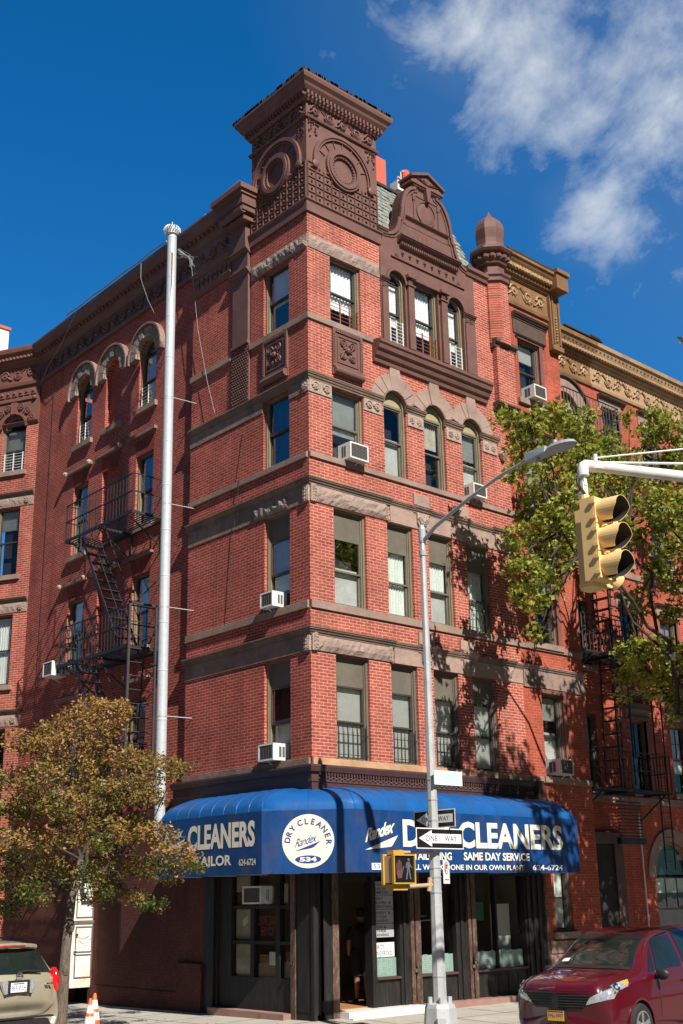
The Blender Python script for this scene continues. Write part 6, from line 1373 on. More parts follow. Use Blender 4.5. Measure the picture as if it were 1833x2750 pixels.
PC1 = [(4.34, -2.24, 13.09, 0.32), (4.17, -2.92, 12.73, 0.38), (4.95, -2.98, 13.01, 0.42), (7.18, -1.96, 13.69, 0.54), (7.76, -2.2, 13.36, 0.58), (5.99, -2.97, 12.19, 0.58), (5.3, -2.64, 12.31, 0.5), (4.9, -2.19, 12.54, 0.39), (3.09, -3.49, 11.08, 0.36), (6.36, -1.65, 12.08, 0.53), (4.95, -3.55, 11.04, 0.52), (9.24, -1.53, 12.77, 0.62), (10.77, -1.29, 12.85, 0.69), (8.7, -3.35, 11.44, 0.63), (10.17, -1.43, 13.66, 0.51), (9.74, -2.48, 13.98, 0.37), (11.04, -1.95, 15.05, 0.34), (9.58, -3.38, 13.87, 0.44), (9.96, -3.28, 13.26, 0.49), (9.71, -2.95, 12.78, 0.49), (5.51, -1.69, 11.21, 0.37), (4.52, -3.21, 10.42, 0.41), (4.67, -2.09, 10.29, 0.36), (5.79, -1.74, 10.49, 0.45), (6.85, -1.72, 10.7, 0.42), (3.48, -2.91, 9.26, 0.27), (3.99, -2.89, 9.09, 0.38), (5.24, -2.55, 9.47, 0.36), (4.6, -2.05, 9.03, 0.25), (3.56, -3.38, 8.25, 0.3), (4.52, -2.1, 8.83, 0.21), (5.1, -2.01, 8.14, 0.18), (5.29, -1.88, 7.93, 0.12), (3.74, -3.53, 8.75, 0.27), (7.54, -1.71, 11.33, 0.43), (6.7, -3.17, 10.79, 0.41), (8.68, -2.55, 10.95, 0.4), (11.07, -1.87, 11.26, 0.51), (13.22, -1.1, 12.64, 0.55), (9.37, -2.55, 10.19, 0.36), (12.72, -1.09, 10.76, 0.5), (9.38, -2.04, 9.71, 0.25), (9.75, -2.62, 9.16, 0.33), (8.45, -2.61, 8.96, 0.22), (7.46, -2.96, 7.76, 0.38), (8.02, -3.2, 7.87, 0.46), (9.02, -3.03, 7.57, 0.48), (9.77, -1.68, 7.77, 0.5), (10.05, -0.91, 7.82, 0.3), (8.65, -3.0, 6.98, 0.43), (8.8, -3.28, 6.69, 0.39), (10.62, -0.93, 7.38, 0.17), (8.29, -2.07, 6.9, 0.14), (9.8, -2.39, 6.44, 0.15), (11.73, -2.81, 12.97, 0.77), (13.03, -1.92, 11.29, 0.81), (13.47, -1.33, 8.77, 0.83), (14.29, -2.26, 15.46, 0.74), (9.14, -2.35, 14.3, 0.2), (5.72, -3.49, 13.15, 0.18)]
rnd = random.Random(77)
PC2 = [(7.62, -8.4, 12.02, 0.42), (9.5, -5.47, 11.73, 0.67), (7.34, -6.25, 12.54, 0.66), (11.95, -4.8, 9.1, 0.5), (7.95, -8.64, 8.68, 0.46), (9.38, -8.57, 9.61, 0.49), (9.15, -6.18, 6.28, 0.75), (8.09, -5.06, 7.87, 0.63), (9.37, -9.17, 10.47, 0.78), (10.03, -5.28, 13.16, 0.73), (9.08, -9.12, 13.5, 0.63), (6.39, -7.16, 10.23, 0.54), (2.72, -9.2, 14.17, 0.43), (11.17, -8.98, 13.11, 0.56), (11.18, -4.75, 6.5, 0.44), (14.32, -9.12, 10.66, 0.64), (4.08, -10.3, 12.75, 0.55), (10.96, -7.42, 7.96, 0.7), (11.51, -6.17, 13.96, 0.46), (3.86, -9.18, 14.14, 0.5), (15.23, -3.37, 8.9, 0.78), (13.77, -6.42, 11.89, 0.75), (10.04, -5.64, 11.85, 0.44), (7.84, -7.85, 13.16, 0.54), (12.28, -6.74, 6.73, 0.77), (15.33, -5.29, 13.76, 0.5), (12.89, -3.86, 5.87, 0.46), (12.02, -5.42, 10.15, 0.65), (14.16, -8.0, 8.06, 0.44), (7.31, -7.27, 8.04, 0.64), (9.66, -5.61, 10.05, 0.54), (3.91, -8.77, 12.88, 0.66), (12.06, -6.45, 15.38, 0.54), (12.79, -7.5, 12.61, 0.52), (8.49, -8.73, 9.25, 0.44), (3.47, -9.44, 9.64, 0.78), (10.6, -6.24, 10.19, 0.47), (11.4, -5.12, 8.76, 0.56), (13.17, -7.73, 14.48, 0.52), (10.43, -9.19, 13.28, 0.76), (11.09, -8.05, 12.94, 0.56), (8.05, -6.54, 12.89, 0.75), (14.31, -8.53, 9.21, 0.7), (14.31, -8.8, 10.49, 0.61), (12.98, -3.45, 8.15, 0.48), (3.61, -8.5, 12.94, 0.61), (14.81, -6.09, 10.07, 0.49), (12.65, -8.99, 15.26, 0.61), (4.35, -10.12, 10.43, 0.55), (10.4, -6.52, 9.72, 0.43), (12.5, -3.32, 5.53, 0.72), (11.15, -7.43, 10.95, 0.45), (11.97, -3.55, 10.84, 0.63), (15.25, -4.93, 8.11, 0.71), (11.09, -5.91, 8.12, 0.44), (15.12, -4.3, 8.48, 0.65), (13.27, -3.31, 9.96, 0.58), (15.33, -4.95, 6.66, 0.42), (14.22, -4.06, 9.47, 0.69), (13.63, -7.12, 9.02, 0.59), (11.74, -7.29, 13.73, 0.7), (8.15, -6.06, 12.01, 0.45), (9.59, -7.08, 12.4, 0.67), (11.66, -8.44, 9.98, 0.6), (6.42, -6.45, 10.0, 0.67), (13.14, -3.62, 9.88, 0.57), (4.99, -8.75, 11.11, 0.77), (12.01, -5.65, 10.63, 0.68), (11.52, -6.79, 8.56, 0.47), (8.76, -5.53, 11.61, 0.62), (12.41, -8.05, 9.26, 0.55), (14.56, -5.38, 6.2, 0.59), (6.31, -9.86, 10.62, 0.76), (10.76, -4.14, 6.79, 0.44), (12.13, -8.12, 10.67, 0.46), (4.84, -8.59, 8.71, 0.49), (10.09, -4.89, 9.76, 0.65), (6.8, -9.6, 8.19, 0.68), (9.6, -4.46, 8.92, 0.74), (9.76, -4.06, 6.82, 0.43), (9.61, -5.76, 7.52, 0.68), (7.07, -5.35, 4.83, 0.68), (10.83, -7.57, 12.87, 0.58), (8.61, -5.86, 7.8, 0.59), (13.17, -5.68, 6.84, 0.76), (14.45, -8.18, 10.23, 0.61), (11.03, -8.82, 14.64, 0.77), (7.25, -8.49, 10.76, 0.69), (4.9, -9.97, 10.86, 0.56), (4.83, -6.93, 6.66, 0.57), (11.92, -6.53, 10.81, 0.68), (10.15, -7.26, 10.68, 0.75), (14.08, -9.15, 12.68, 0.72), (13.77, -5.75, 6.86, 0.53), (8.63, -6.47, 9.68, 0.49), (6.28, -8.24, 8.86, 0.63), (14.32, -6.77, 13.58, 0.75), (14.75, -3.97, 5.72, 0.42), (10.17, -8.94, 15.42, 0.53), (11.19, -3.88, 10.42, 0.48), (4.41, -9.47, 13.21, 0.59), (11.19, -3.82, 7.56, 0.73), (4.99, -8.53, 12.35, 0.62), (11.56, -6.2, 6.65, 0.64), (15.63, -3.54, 5.25, 0.64), (4.59, -8.56, 13.24, 0.61), (11.88, -4.62, 4.65, 0.58), (12.11, -6.35, 6.53, 0.54), (13.51, -4.68, 7.9, 0.69), (13.19, -8.65, 8.63, 0.7), (13.28, -6.73, 7.39, 0.42), (6.61, -8.03, 8.52, 0.59), (12.54, -4.65, 9.02, 0.5), (13.81, -5.95, 13.53, 0.43), (10.01, -7.46, 8.83, 0.44), (11.19, -6.71, 13.5, 0.76), (10.86, -7.03, 11.74, 0.7), (9.36, -6.2, 13.84, 0.59), (11.84, -4.12, 10.75, 0.74), (11.98, -4.83, 12.99, 0.61), (11.56, -5.21, 14.11, 0.58), (15.3, -5.48, 6.37, 0.51), (12.91, -6.49, 11.52, 0.55), (9.41, -8.78, 15.47, 0.57), (14.7, -8.73, 14.38, 0.52), (9.91, -4.84, 8.27, 0.45), (7.6, -8.27, 13.42, 0.58), (12.06, -5.99, 13.62, 0.5), (13.25, -6.78, 10.82, 0.64), (13.13, -8.84, 12.66, 0.45), (14.01, -3.43, 10.54, 0.6), (3.96, -8.26, 8.83, 0.76), (14.36, -6.44, 10.94, 0.59), (6.55, -7.7, 9.14, 0.44), (13.55, -9.19, 14.7, 0.65), (14.52, -6.85, 13.83, 0.78), (9.82, -3.76, 7.24, 0.57), (14.8, -5.02, 6.49, 0.64), (13.99, -3.39, 6.73, 0.51), (7.01, -9.82, 14.86, 0.6), (10.54, -5.41, 9.39, 0.67), (14.22, -3.81, 6.94, 0.45), (7.75, -6.77, 12.48, 0.44), (3.78, -8.87, 10.3, 0.43), (15.3, -3.98, 6.46, 0.62), (11.46, -5.45, 11.87, 0.57), (14.13, -5.57, 13.67, 0.7), (11.06, -4.12, 5.36, 0.74), (15.3, -3.99, 8.08, 0.59), (14.4, -3.73, 12.3, 0.78), (12.83, -4.73, 12.44, 0.63), (8.03, -5.61, 8.38, 0.72), (14.49, -7.58, 11.54, 0.75), (12.35, -5.42, 13.4, 0.6), (9.82, -5.52, 6.92, 0.59), (5.66, -9.03, 10.29, 0.59), (7.53, -7.76, 11.52, 0.67), (11.15, -6.48, 11.18, 0.68), (7.37, -6.48, 7.68, 0.7), (11.45, -4.15, 11.53, 0.56), (9.48, -4.62, 10.03, 0.52), (12.93, -3.52, 11.67, 0.6), (10.39, -5.84, 5.96, 0.62), (14.92, -4.59, 10.27, 0.64), (6.82, -7.61, 7.31, 0.55)]
tr = MB(); tr.pipe([(PX, PY, -.3), (PX, PY, 2), (PX-.1, PY, 4), (PX, PY+.1, 6)], .25, 14, [.34, .28, .25, .22]); PT_.part('trunk', tr, 'bark_plane', smooth=True)
br = MB(); t0 = Vector((PX, PY+.1, 6)); ends = []
for k, e in enumerate([(7.0, -3.0, 9.5), (5.2, -2.8, 10.4), (8.5, -2.4, 11.2), (10.5, -3, 10.8), (8.8, -2.0, 8.5), (9.5, -6.5, 10.0), (8, -6, 9), (11.5, -2.4, 9.0)]):
    pts = limb(br, t0 if k % 2 else t0-Vector((0, 0, 1.2)), e, .075, .02, k+5, .07, 9); ends += pts[3:]
off = [Vector(p) for p in ((9.3, -5.5, 8), (9, -6.2, 9.5), (11, -4.5, 8), (12, -4, 10), (9.2, -4.5, 7), (10.5, -6.5, 9))]
for p in off: limb(br, t0, p, .07, .03, int(p.x*10), .05, 6)
for k, c in enumerate(PC1+PC2):
    e = min(ends if k < len(PC1) else off, key=lambda q: (q-Vector(c[:3])).length); pts = limb(br, e, c[:3], .035, .01, k+60, .07, 7)
    for q in range(4): limb(br, c[:3], Vector(c[:3])+Vector((rnd.uniform(-1, 1), rnd.uniform(-1, 1), rnd.uniform(-.8, .7)))*c[3]*.95, .012, .004, k*4+q, .08, 4)
PT_.part('branches', br, 'bark_plane')
lf = MB(); leafcloud(lf, PC1, 16000, .145, 4, .8, .6, True); leafcloud(lf, PC2, 26000, .20, 5, .8, .5, True); PT_.part('crown', lf, 'leaf_green', recalc=False)
# ================================================================ street light pole and what it carries
PXY = Vector((-.745, -4.135)); PG = gz(-.74, -4.13)
SP_ = Thing('street_light', (PXY.x, PXY.y, PG), 'tall grey octagonal street light pole at the corner carrying the one way signs', 'street light')
b = MB(); b.lathe((PXY.x, PXY.y, 0), [(.118, .55), (.098, 2.5), (.075, 5.2), (.052, 8.62)], 8, pi/8+.15); SP_.part('pole', b, 'pole_metal')
b = MB(); b.lathe((PXY.x, PXY.y, 0), [(.34, PG), (.33, PG+.05), (.31, PG+.10), (.265, .52), (.24, .58), (.12, .60)], 8, pi/8+.15)
for t in (0, 1.57, 3.14, 4.71): b.tube((PXY.x+.165*cos(t+.9), PXY.y+.165*sin(t+.9), .56), (PXY.x+.165*cos(t+.9), PXY.y+.165*sin(t+.9), .69), .04, n=8)
SP_.part('base', b, 'pole_metal')
b = MB(); Fp = FR((PXY.x, PXY.y), (cos(-.2), sin(-.2)), (sin(-.2), -cos(-.2))); b.fbox(FR((PXY.x-.09, PXY.y), (cos(.25-pi/4), sin(.25-pi/4)), (sin(.25-pi/4), -cos(.25-pi/4))), -.07, .07, .22, .305, .05, .38); SP_.part('access_door', b, 'lamp_metal')
b = MB(); b.lathe((PXY.x, PXY.y, 0), [(.06, 8.60), (.068, 8.64), (.068, 8.86), (.055, 8.90), (.04, 8.94), (.02, 8.96)], 12); b.lathe((PXY.x, PXY.y, 0), [(.068, 8.35), (.068, 8.45)], 12)
for z in (1.0, 2.35, 2.6, 2.75, 3.0, 3.15, 3.3, 3.55, 3.9, 4.25): b.lathe((PXY.x, PXY.y, 0), [(.128-.0088*z, z), (.128-.0088*z, z+.025)], 8, pi/8+.15)
SP_.part('collar', b, 'lamp_metal')
arm = [(PXY.x, PXY.y, 8.62), (PXY.x, PXY.y-.35, 8.84), (PXY.x, PXY.y-1.2, 9.15), (PXY.x, PXY.y-2.0, 9.38), (PXY.x, PXY.y-2.75, 9.50)]
b = MB(); b.pipe(arm, .05, 10, [.042, .038, .034, .030, .027]); SP_.part('arm', b, 'lamp_metal', smooth=True)
b = MB(); y0 = PXY.y-2.6; z0 = 9.43
b.hexa([(PXY.x-.09, y0, z0), (PXY.x+.09, y0, z0), (PXY.x+.12, y0-.45, z0+.03), (PXY.x-.12, y0-.45, z0+.03), (PXY.x-.08, y0, z0+.15), (PXY.x+.08, y0, z0+.15), (PXY.x+.10, y0-.45, z0+.15), (PXY.x-.10, y0-.45, z0+.15)])
b.lathe((PXY.x, y0-.72, 0), [(.02, z0+.03), (.15, z0+.03), (.17, z0+.06), (.14, z0+.12), (.03, z0+.14)], 18)
k0 = len(b.v)-18*5
for i in range(k0, len(b.v)): x_, y_, z_ = b.v[i]; b.v[i] = (x_, (y_-(y0-.72))*1.9+(y0-.72), z_)
b.tube((PXY.x, y0-.6, z0+.13), (PXY.x, y0-.6, z0+.22), .04, n=10); b.box(PXY.x-.03, PXY.x+.03, y0-.25, y0-.2, z0-.06, z0)
SP_.part('lamp_head', b, 'lamp_metal')
def oneway(name_f, u0, z0, w, h, out, label, T=None):
    c = name_f(u0+w/2, out, z0); S_ = Thing('one_way_sign', (c.x, c.y, c.z), label, 'sign', 'one way signs on the street light pole')
    b = MB(); b.fbox(name_f, u0, u0+w, out-.006, out, z0, z0+h); S_.part('plate', b, 'white_sign')
    b = MB(); m = .018; b.fbox(name_f, u0+m, u0+w-m, out+.0005, out+.003, z0+m, z0+h-m); S_.part('field', b, 'sign_black')
    b = MB(); zc_ = z0+h/2; a = u0+.06; b.poly(name_f, [(a, zc_), (a+.27*w/1.0, zc_+h*.40), (a+.27*w, zc_+h*.23), (u0+w-.055, zc_+h*.23), (u0+w-.055, zc_-h*.23), (a+.27*w, zc_-h*.23), (a+.27*w, zc_-h*.40)], out+.0035, out+.005); S_.part('arrow', b, 'white_sign')
    b = MB(); text(b, name_f, 'ONE', a+.14*w, a+.385*w, zc_-h*.14, zc_+h*.14, out+.007, 0, 0, 1.1); text(b, name_f, 'WAY', a+.54*w, a+.80*w, zc_-h*.14, zc_+h*.14, out+.007, 0, 0, 1.1); S_.part('lettering', b, 'letter_dark')
    b = MB(); b.fbox(name_f, u0+w*.48, u0+w*.56, out-.06, out-.006, z0+h*.2, z0+h*.8); S_.part('clamp', b, 'pole_metal')
oneway(FR((0, PXY.y-.20), (1, 0), (0, -1)), -1.375, 3.07, 1.16, .345, 0, 'lower one way sign facing the camera on the pole')
F2 = FR((PXY.x-.0, 0), (0, -1), (-1, 0))
oneway(F2, 3.50, 3.44, 1.0, .31, -.17, 'upper one way sign turned along the side street behind the pole')
HS = Thing('street_name_sign', (-.42, PXY.y-.16, 4.17), 'pale green faded street name sign near the middle of the pole', 'sign')
Fh = FR((0, PXY.y-.16), (1, 0), (0, -1)); b = MB(); b.fbox(Fh, -.84, -.13, -.01, 0, 4.16, 4.41); HS.part('plate', b, 'henry_sign')
b = MB(); text(b, Fh, 'HENRY', -.62, -.30, 4.215, 4.36, .003, 0, 0, 1.1); text(b, Fh, 'ST', -.27, -.19, 4.29, 4.35, .003); HS.part('lettering', b, 'faded_letter')
NP = Thing('parking_sign', (-.66, -4.38, 2.5), 'small white and red no parking sign edge on at the right of the pole', 'sign')
Fn = FR((PXY.x+.10, PXY.y-.10), (cos(.42), sin(.42)), (sin(.42), -cos(.42))); b = MB(); b.fbox(Fn, .0, .32, -.004, 0, 2.50, 2.90); NP.part('plate', b, 'white_sign')
b = MB(); b.strip(Fn, arc(.15, 2.76, .10, 0, 360, 20), arc(.15, 2.76, .085, 0, 360, 20), .001, .003); b.poly(Fn, [(.08, 2.70), (.10, 2.68), (.22, 2.82), (.20, 2.84)], .001, .0035); b.fbox(Fn, .05, .27, .001, .003, 2.56, 2.575); NP.part('symbol', b, 'red_sign')
b = MB(); text(b, Fn, 'P', .11, .19, 2.70, 2.82, .004, .02); NP.part('lettering', b, 'letter_dark')
# pedestrian signal
PS = Thing('pedestrian_signal', (-1.66, PXY.y-.2, 2.52), 'yellow cased walk signal with red hand and walking figure left of the pole', 'pedestrian signal')
Fd = FR((0, PXY.y-.18), (1, 0), (0, -1)); u0, u1, z0, z1 = -1.90, -1.44, 2.52, 2.95
b = MB(); b.fbox(Fd, u0, u1, -.26, .0, z0, z1); PS.part('case', b, 'signal_side')
b = MB(); t = .022; ins = .0
for a, c, p, q in ((u0-t, u1+t, z1, z1+t), (u0-t, u1+t, z0-t, z0), (u0-t, u0, z0, z1), (u1, u1+t, z0, z1)): b.fbox(Fd, a, c, -.02, .03, p, q)
for a, c, p, q in ((u0-.03, u1+.03, z1+.002, z1+.03), (u0-.03, u1+.03, z0-.03, z0-.002), (u0-.03, u0-.002, z0, z1)): b.fbox(Fd, a, c, -.27, -.22, p, q)
b.fbox(Fd, u0+.03, u1-.1, -.2, -.05, z0-.12, z0-.03); b.fbox(Fd, u0+.05, u0+.3, -.2, -.05, z1+.02, z1+.09)
PS.part('rim', b, 'ped_yellow')
b = MB(); b.fbox(Fd, u0, u1, .001, .006, z0, z1); PS.part('face', b, 'black_lens')
b = MB(); hx, hz = u0+.125, z0+.17
b.poly(Fd, [(hx-.075, hz+.02), (hx-.045, hz-.10), (hx+.045, hz-.10), (hx+.075, hz), (hx+.115, hz+.09), (hx+.095, hz+.10), (hx+.062, hz+.05), (hx+.05, hz+.02)], .0065, .009)
for k, hgt in enumerate((.10, .15, .17, .13)): u = hx-.06+k*.033; b.poly(Fd, [(u-.012, hz+.015), (u+.012, hz+.015), (u+.012, hz+.05+hgt*.85), (u, hz+.06+hgt*.85), (u-.012, hz+.05+hgt*.85)], .0066, .0092)
PS.part('hand_symbol', b, 'hand_red')
b = MB(); wx = u1-.13; b.poly(Fd, arc(wx+.012, z1-.065, .026, 0, 345, 12), .0065, .009)
b.poly(Fd, [(wx-.03, z1-.10), (wx+.035, z1-.10), (wx+.03, z1-.22), (wx-.025, z1-.22)], .0065, .009)
b.poly(Fd, [(wx-.025, z1-.21), (wx+.005, z1-.21), (wx-.035, z0+.05), (wx-.065, z0+.05)], .0066, .0091); b.poly(Fd, [(wx+.0, z1-.21), (wx+.03, z1-.21), (wx+.065, z0+.05), (wx+.035, z0+.05)], .0067, .0092)
b.poly(Fd, [(wx-.03, z1-.10), (wx-.055, z1-.13), (wx-.06, z1-.2), (wx-.04, z1-.2), (wx-.035, z1-.14)], .0064, .0089); b.poly(Fd, [(wx+.03, z1-.10), (wx+.055, z1-.15), (wx+.095, z1-.19), (wx+.085, z1-.205), (wx+.04, z1-.17)], .0064, .0089)
PS.part('walk_symbol', b, 'walk_grey')
b = MB()
b.tube((-1.6, PXY.y+.02, z0-.07), (PXY.x-.1, PXY.y, z0-.04), .035, n=10); b.tube((PXY.x-.16, PXY.y, z0-.14), (PXY.x-.13, PXY.y, z0+.08), .04, n=8); b.tube((-1.7, PXY.y+.02, z1+.06), (PXY.x-.1, PXY.y, z1+.07), .028, n=10); b.tube((-1.62, PXY.y-.05, z1+.0), (-1.62, PXY.y-.05, z1+.10), .04, n=10)
PS.part('mounting_arm', b, 'signal_side')
# ================================================================ traffic signal on a mast arm
AD = Vector((cos(radians(-22.5)), sin(radians(-22.5)), 0)); AE = Vector((-3.90, -10.13, 7.62))+AD*.10
TM = Thing('signal_mast', (AE.x+AD.x*6.5, AE.y+AD.y*6.5, -.3), 'pale grey mast arm and stay cables reaching in from the right over the street', 'mast')
b = MB(); b.pipe([AE+AD*.02, AE+AD*2.5, AE+AD*6.5], .07, 16, [.070, .080, .11]); TM.part('mast_arm', b, 'white_metal', smooth=True)
b = MB(); b.pipe([AE+AD*(-.10)+Vector((0, 0, -.15)), AE+AD*(-.10)+Vector((0, 0, -.07)), AE+AD*(-.085)+Vector((0, 0, -.02)), AE+AD*(-.05)+Vector((0, 0, .0)), AE+AD*.0, AE+AD*.12], .08, 14, [.075, .077, .078, .078, .078, .076]); b.tube(AE+AD*.10+Vector((0, 0, .05)), AE+AD*.10+Vector((0, 0, .17)), .03, n=8)
b.tube(AE+AD*.10+Vector((0, 0, -.05)), AE+AD*.10+Vector((0, 0, .05)), .095, n=12); TM.part('arm_cap', b, 'white_metal', smooth=True)
b = MB()
for s_, zz in ((.0, 1.3), (.05, .55)): b.tube(AE+AD*.1+Vector((s_, 0, .12-s_)), AE+AD*6.5+Vector((0, 0, .12+zz)), .014 if s_ == 0 else .018, n=6)
TM.part('stay_cable', b, 'white_metal')
b = MB(); b.lathe((AE.x+AD.x*6.5, AE.y+AD.y*6.5, 0), [(.2, -.3), (.17, 4), (.14, 9.3)], 10); TM.part('mast', b, 'white_metal')
TLc = AE-AD*.10; ang = radians(-4)
TS_ = Thing('traffic_signal', (TLc.x, TLc.y, 6.0), 'yellow two sided traffic signal with round hoods hanging from the mast arm', 'traffic signal')
b = MB(); b.fbox(FR((TLc.x, TLc.y), (1, 0), (0, -1)), -.03, .03, -.03, .03, 7.34, 7.50); b.fbox(FR((TLc.x, TLc.y), (1, 0), (0, -1)), -.05, .05, -.02, .02, 7.22, 7.38); b.tube((TLc.x, TLc.y, 7.10), (TLc.x, TLc.y, 7.28), .035, n=8); b.sphere((TLc.x, TLc.y+.04, 7.22), .06, 8); TS_.part('hanger', b, 'white_metal')
b = MB(); b.pipe([(TLc.x-.12, TLc.y, 7.44), (TLc.x-.14, TLc.y, 7.34), (TLc.x-.03, TLc.y-.02, 7.22), (TLc.x-.0, TLc.y-.05, 7.12)], .018, 6); TS_.part('cable', b, 'cable_dark')
Z0, Z1 = 6.02, 7.09; HH = (Z1-Z0)/3
def head(Fx, u, uo):
    body = MB(); body.fbox(Fx, u-.17, u+.17, uo-.20, uo, Z0, Z1)
    o_ = TS_.part('housing', body, 'signal_yellow')
    lens = MB(); vis = MB(); tab = MB()
    for k in range(3):
        zc_ = Z0+HH*(k+.5); c = Fx(u, uo, zc_); tab.fbox(Fx, u-.168, u+.168, uo, uo+.025, zc_-HH/2+.008, zc_+HH/2-.008)
        lens.lathe(Fx(u, uo+.026, zc_), [(.145, 0), (.12, .02), (.01, .03)], 18, axis=Fx.n)
        n_ = 26; L = .30
        for i in range(n_):
            a0 = radians(-62+304*i/n_); a1 = radians(-62+304*(i+1)/n_)
            def LL(a): return L*(.62+.38*max(0.0, min(1.0, (sin(a)+.9)/1.0)))
            for r_, rr_ in ((.152, .158),):
                p = [Fx(u+r_*cos(a0), uo+.025, zc_+r_*sin(a0)), Fx(u+r_*cos(a1), uo+.025, zc_+r_*sin(a1)), Fx(u+r_*cos(a1), uo+.025+LL(a1), zc_+r_*sin(a1)-.015), Fx(u+r_*cos(a0), uo+.025+LL(a0), zc_+r_*sin(a0)-.015)]
                q = [Fx(u+rr_*cos(a0), uo+.025, zc_+rr_*sin(a0)), Fx(u+rr_*cos(a1), uo+.025, zc_+rr_*sin(a1)), Fx(u+rr_*cos(a1), uo+.025+LL(a1), zc_+rr_*sin(a1)-.015), Fx(u+rr_*cos(a0), uo+.025+LL(a0), zc_+rr_*sin(a0)-.015)]
                vis.hexa(p+q)
        for sx in (-1, 1):
            for zz in (-.1, .1): tab.fbox(Fx, u+sx*.18-.015, u+sx*.18+.015, uo-.03, uo+.04, zc_+zz-.02, zc_+zz+.02)
    lin = MB()
    for k in range(3):
        zc_ = Z0+HH*(k+.5); n_ = 26
        for i in range(n_):
            a0 = radians(-62+304*i/n_); a1 = radians(-62+304*(i+1)/n_)
            LL = lambda a: .293*(.62+.38*max(0.0, min(1.0, (sin(a)+.9)/1.0)))
            lin.quad(*[Fx(u+.1505*cos(a), uo+o1, zc_+.1505*sin(a)-q) for a, o1, q in ((a0, .026, 0), (a1, .026, 0), (a1, .025+LL(a1), .015), (a0, .025+LL(a0), .015))])
    TS_.part('visor_lining', lin, 'visor_dark', o_, recalc=False)
    TS_.part('door_frame', tab, 'signal_yellow', o_); TS_.part('visor', vis, 'signal_yellow', o_); TS_.part('lens', lens, 'black_lens', o_)
ca, sa = cos(ang), sin(ang)
FX1 = FR((TLc.x-.02, TLc.y-.12), (cos(radians(1)), sin(radians(1))), (sin(radians(1)), -cos(radians(1))))
FX2 = FR((TLc.x+.13, TLc.y+.02), (-sin(radians(1)), cos(radians(1))), (cos(radians(1)), sin(radians(1))))
head(FX1, 0, .12); head(FX2, .10, .22)
b = MB(); b.fbox(FR((TLc.x, TLc.y), (1, 0), (0, -1)), -.10, .10, -.08, .10, 7.092, 7.12); b.tube((TLc.x, TLc.y, 7.11), (TLc.x, TLc.y, 7.20), .06, n=10); b.fbox(FR((TLc.x, TLc.y), (1, 0), (0, -1)), -.13, .18, -.10, .10, 5.965, 6.018); TS_.part('bracket', b, 'signal_yellow')
# ================================================================ cones
def cone(x, y, s, label):
    z = gz(x, y); T = Thing('traffic_cone', (x, y, z), label, 'cone', 'orange cones by the kerb')
    b = MB(); b.box(x-.18*s, x+.18*s, y-.18*s, y+.18*s, z, z+.03); b.lathe((x, y, z), [(.14*s, .03), (.026*s, .70*s), (.02*s, .71*s)], 18); T.part('cone_body', b, 'orange_plastic', smooth=True)
    b = MB()
    for a, c in ((.28, .40), (.46, .60)): ra = (.14-(.114)*(a-.03)/.67+.003)*s; rc = (.14-(.114)*(c-.03)/.67+.003)*s; b.lathe((x, y, z), [(ra, a*s), (rc, c*s)], 18)
    T.part('reflective_band', b, 'white_tape', smooth=True)
cone(-4.02, 1.62, 1.0, 'front orange traffic cone with two white bands standing right of the tree trunk'); cone(-3.74, 1.95, 1.08, 'second traffic cone half hidden behind the front one')
# ================================================================ person in the shop doorway, seen from behind
PE = (2.15, .98, .15)
me = bpy.data.meshes.new('person'); 
J = [('pelvis', (0, 0, .95), .15), ('belly', (0, 0, 1.10), .135), ('chest', (0, .01, 1.33), .155), ('neck0', (0, .01, 1.47), .075), ('neck', (0, .015, 1.54), .055), ('head0', (0, .03, 1.60), .075), ('head1', (0, .035, 1.69), .098), ('head2', (0, .03, 1.765), .07),
     ('lsh', (-.17, .0, 1.40), .075), ('lel', (-.25, .03, 1.13), .047), ('lwr', (-.22, .16, .92), .030), ('rsh', (.17, 0, 1.40), .075), ('rel', (.24, .03, 1.13), .047), ('rwr', (.20, .18, .95), .030),
     ('lhip', (-.09, 0, .86), .105), ('lkn', (-.10, .0, .50), .062), ('lca', (-.10, -.02, .36), .058), ('lan', (-.10, 0, .10), .038), ('lto', (-.12, .16, .04), .035), ('rhip', (.09, 0, .86), .105), ('rkn', (.10, .02, .50), .062), ('rca', (.10, 0, .36), .058), ('ran', (.10, .02, .10), .038), ('rto', (.13, .18, .04), .035)]
ix = {n: i for i, (n, *_) in enumerate(J)}
ed = [('pelvis', 'belly'), ('belly', 'chest'), ('chest', 'neck0'), ('neck0', 'neck'), ('neck', 'head0'), ('head0', 'head1'), ('head1', 'head2'), ('chest', 'lsh'), ('lsh', 'lel'), ('lel', 'lwr'), ('chest', 'rsh'), ('rsh', 'rel'), ('rel', 'rwr'), ('pelvis', 'lhip'), ('lhip', 'lkn'), ('lkn', 'lca'), ('lca', 'lan'), ('lan', 'lto'), ('pelvis', 'rhip'), ('rhip', 'rkn'), ('rkn', 'rca'), ('rca', 'ran'), ('ran', 'rto')]
vs = [j[1] for j in J]; rad = [j[2] for j in J]; es = [(ix[a], ix[b_]) for a, b_ in ed]
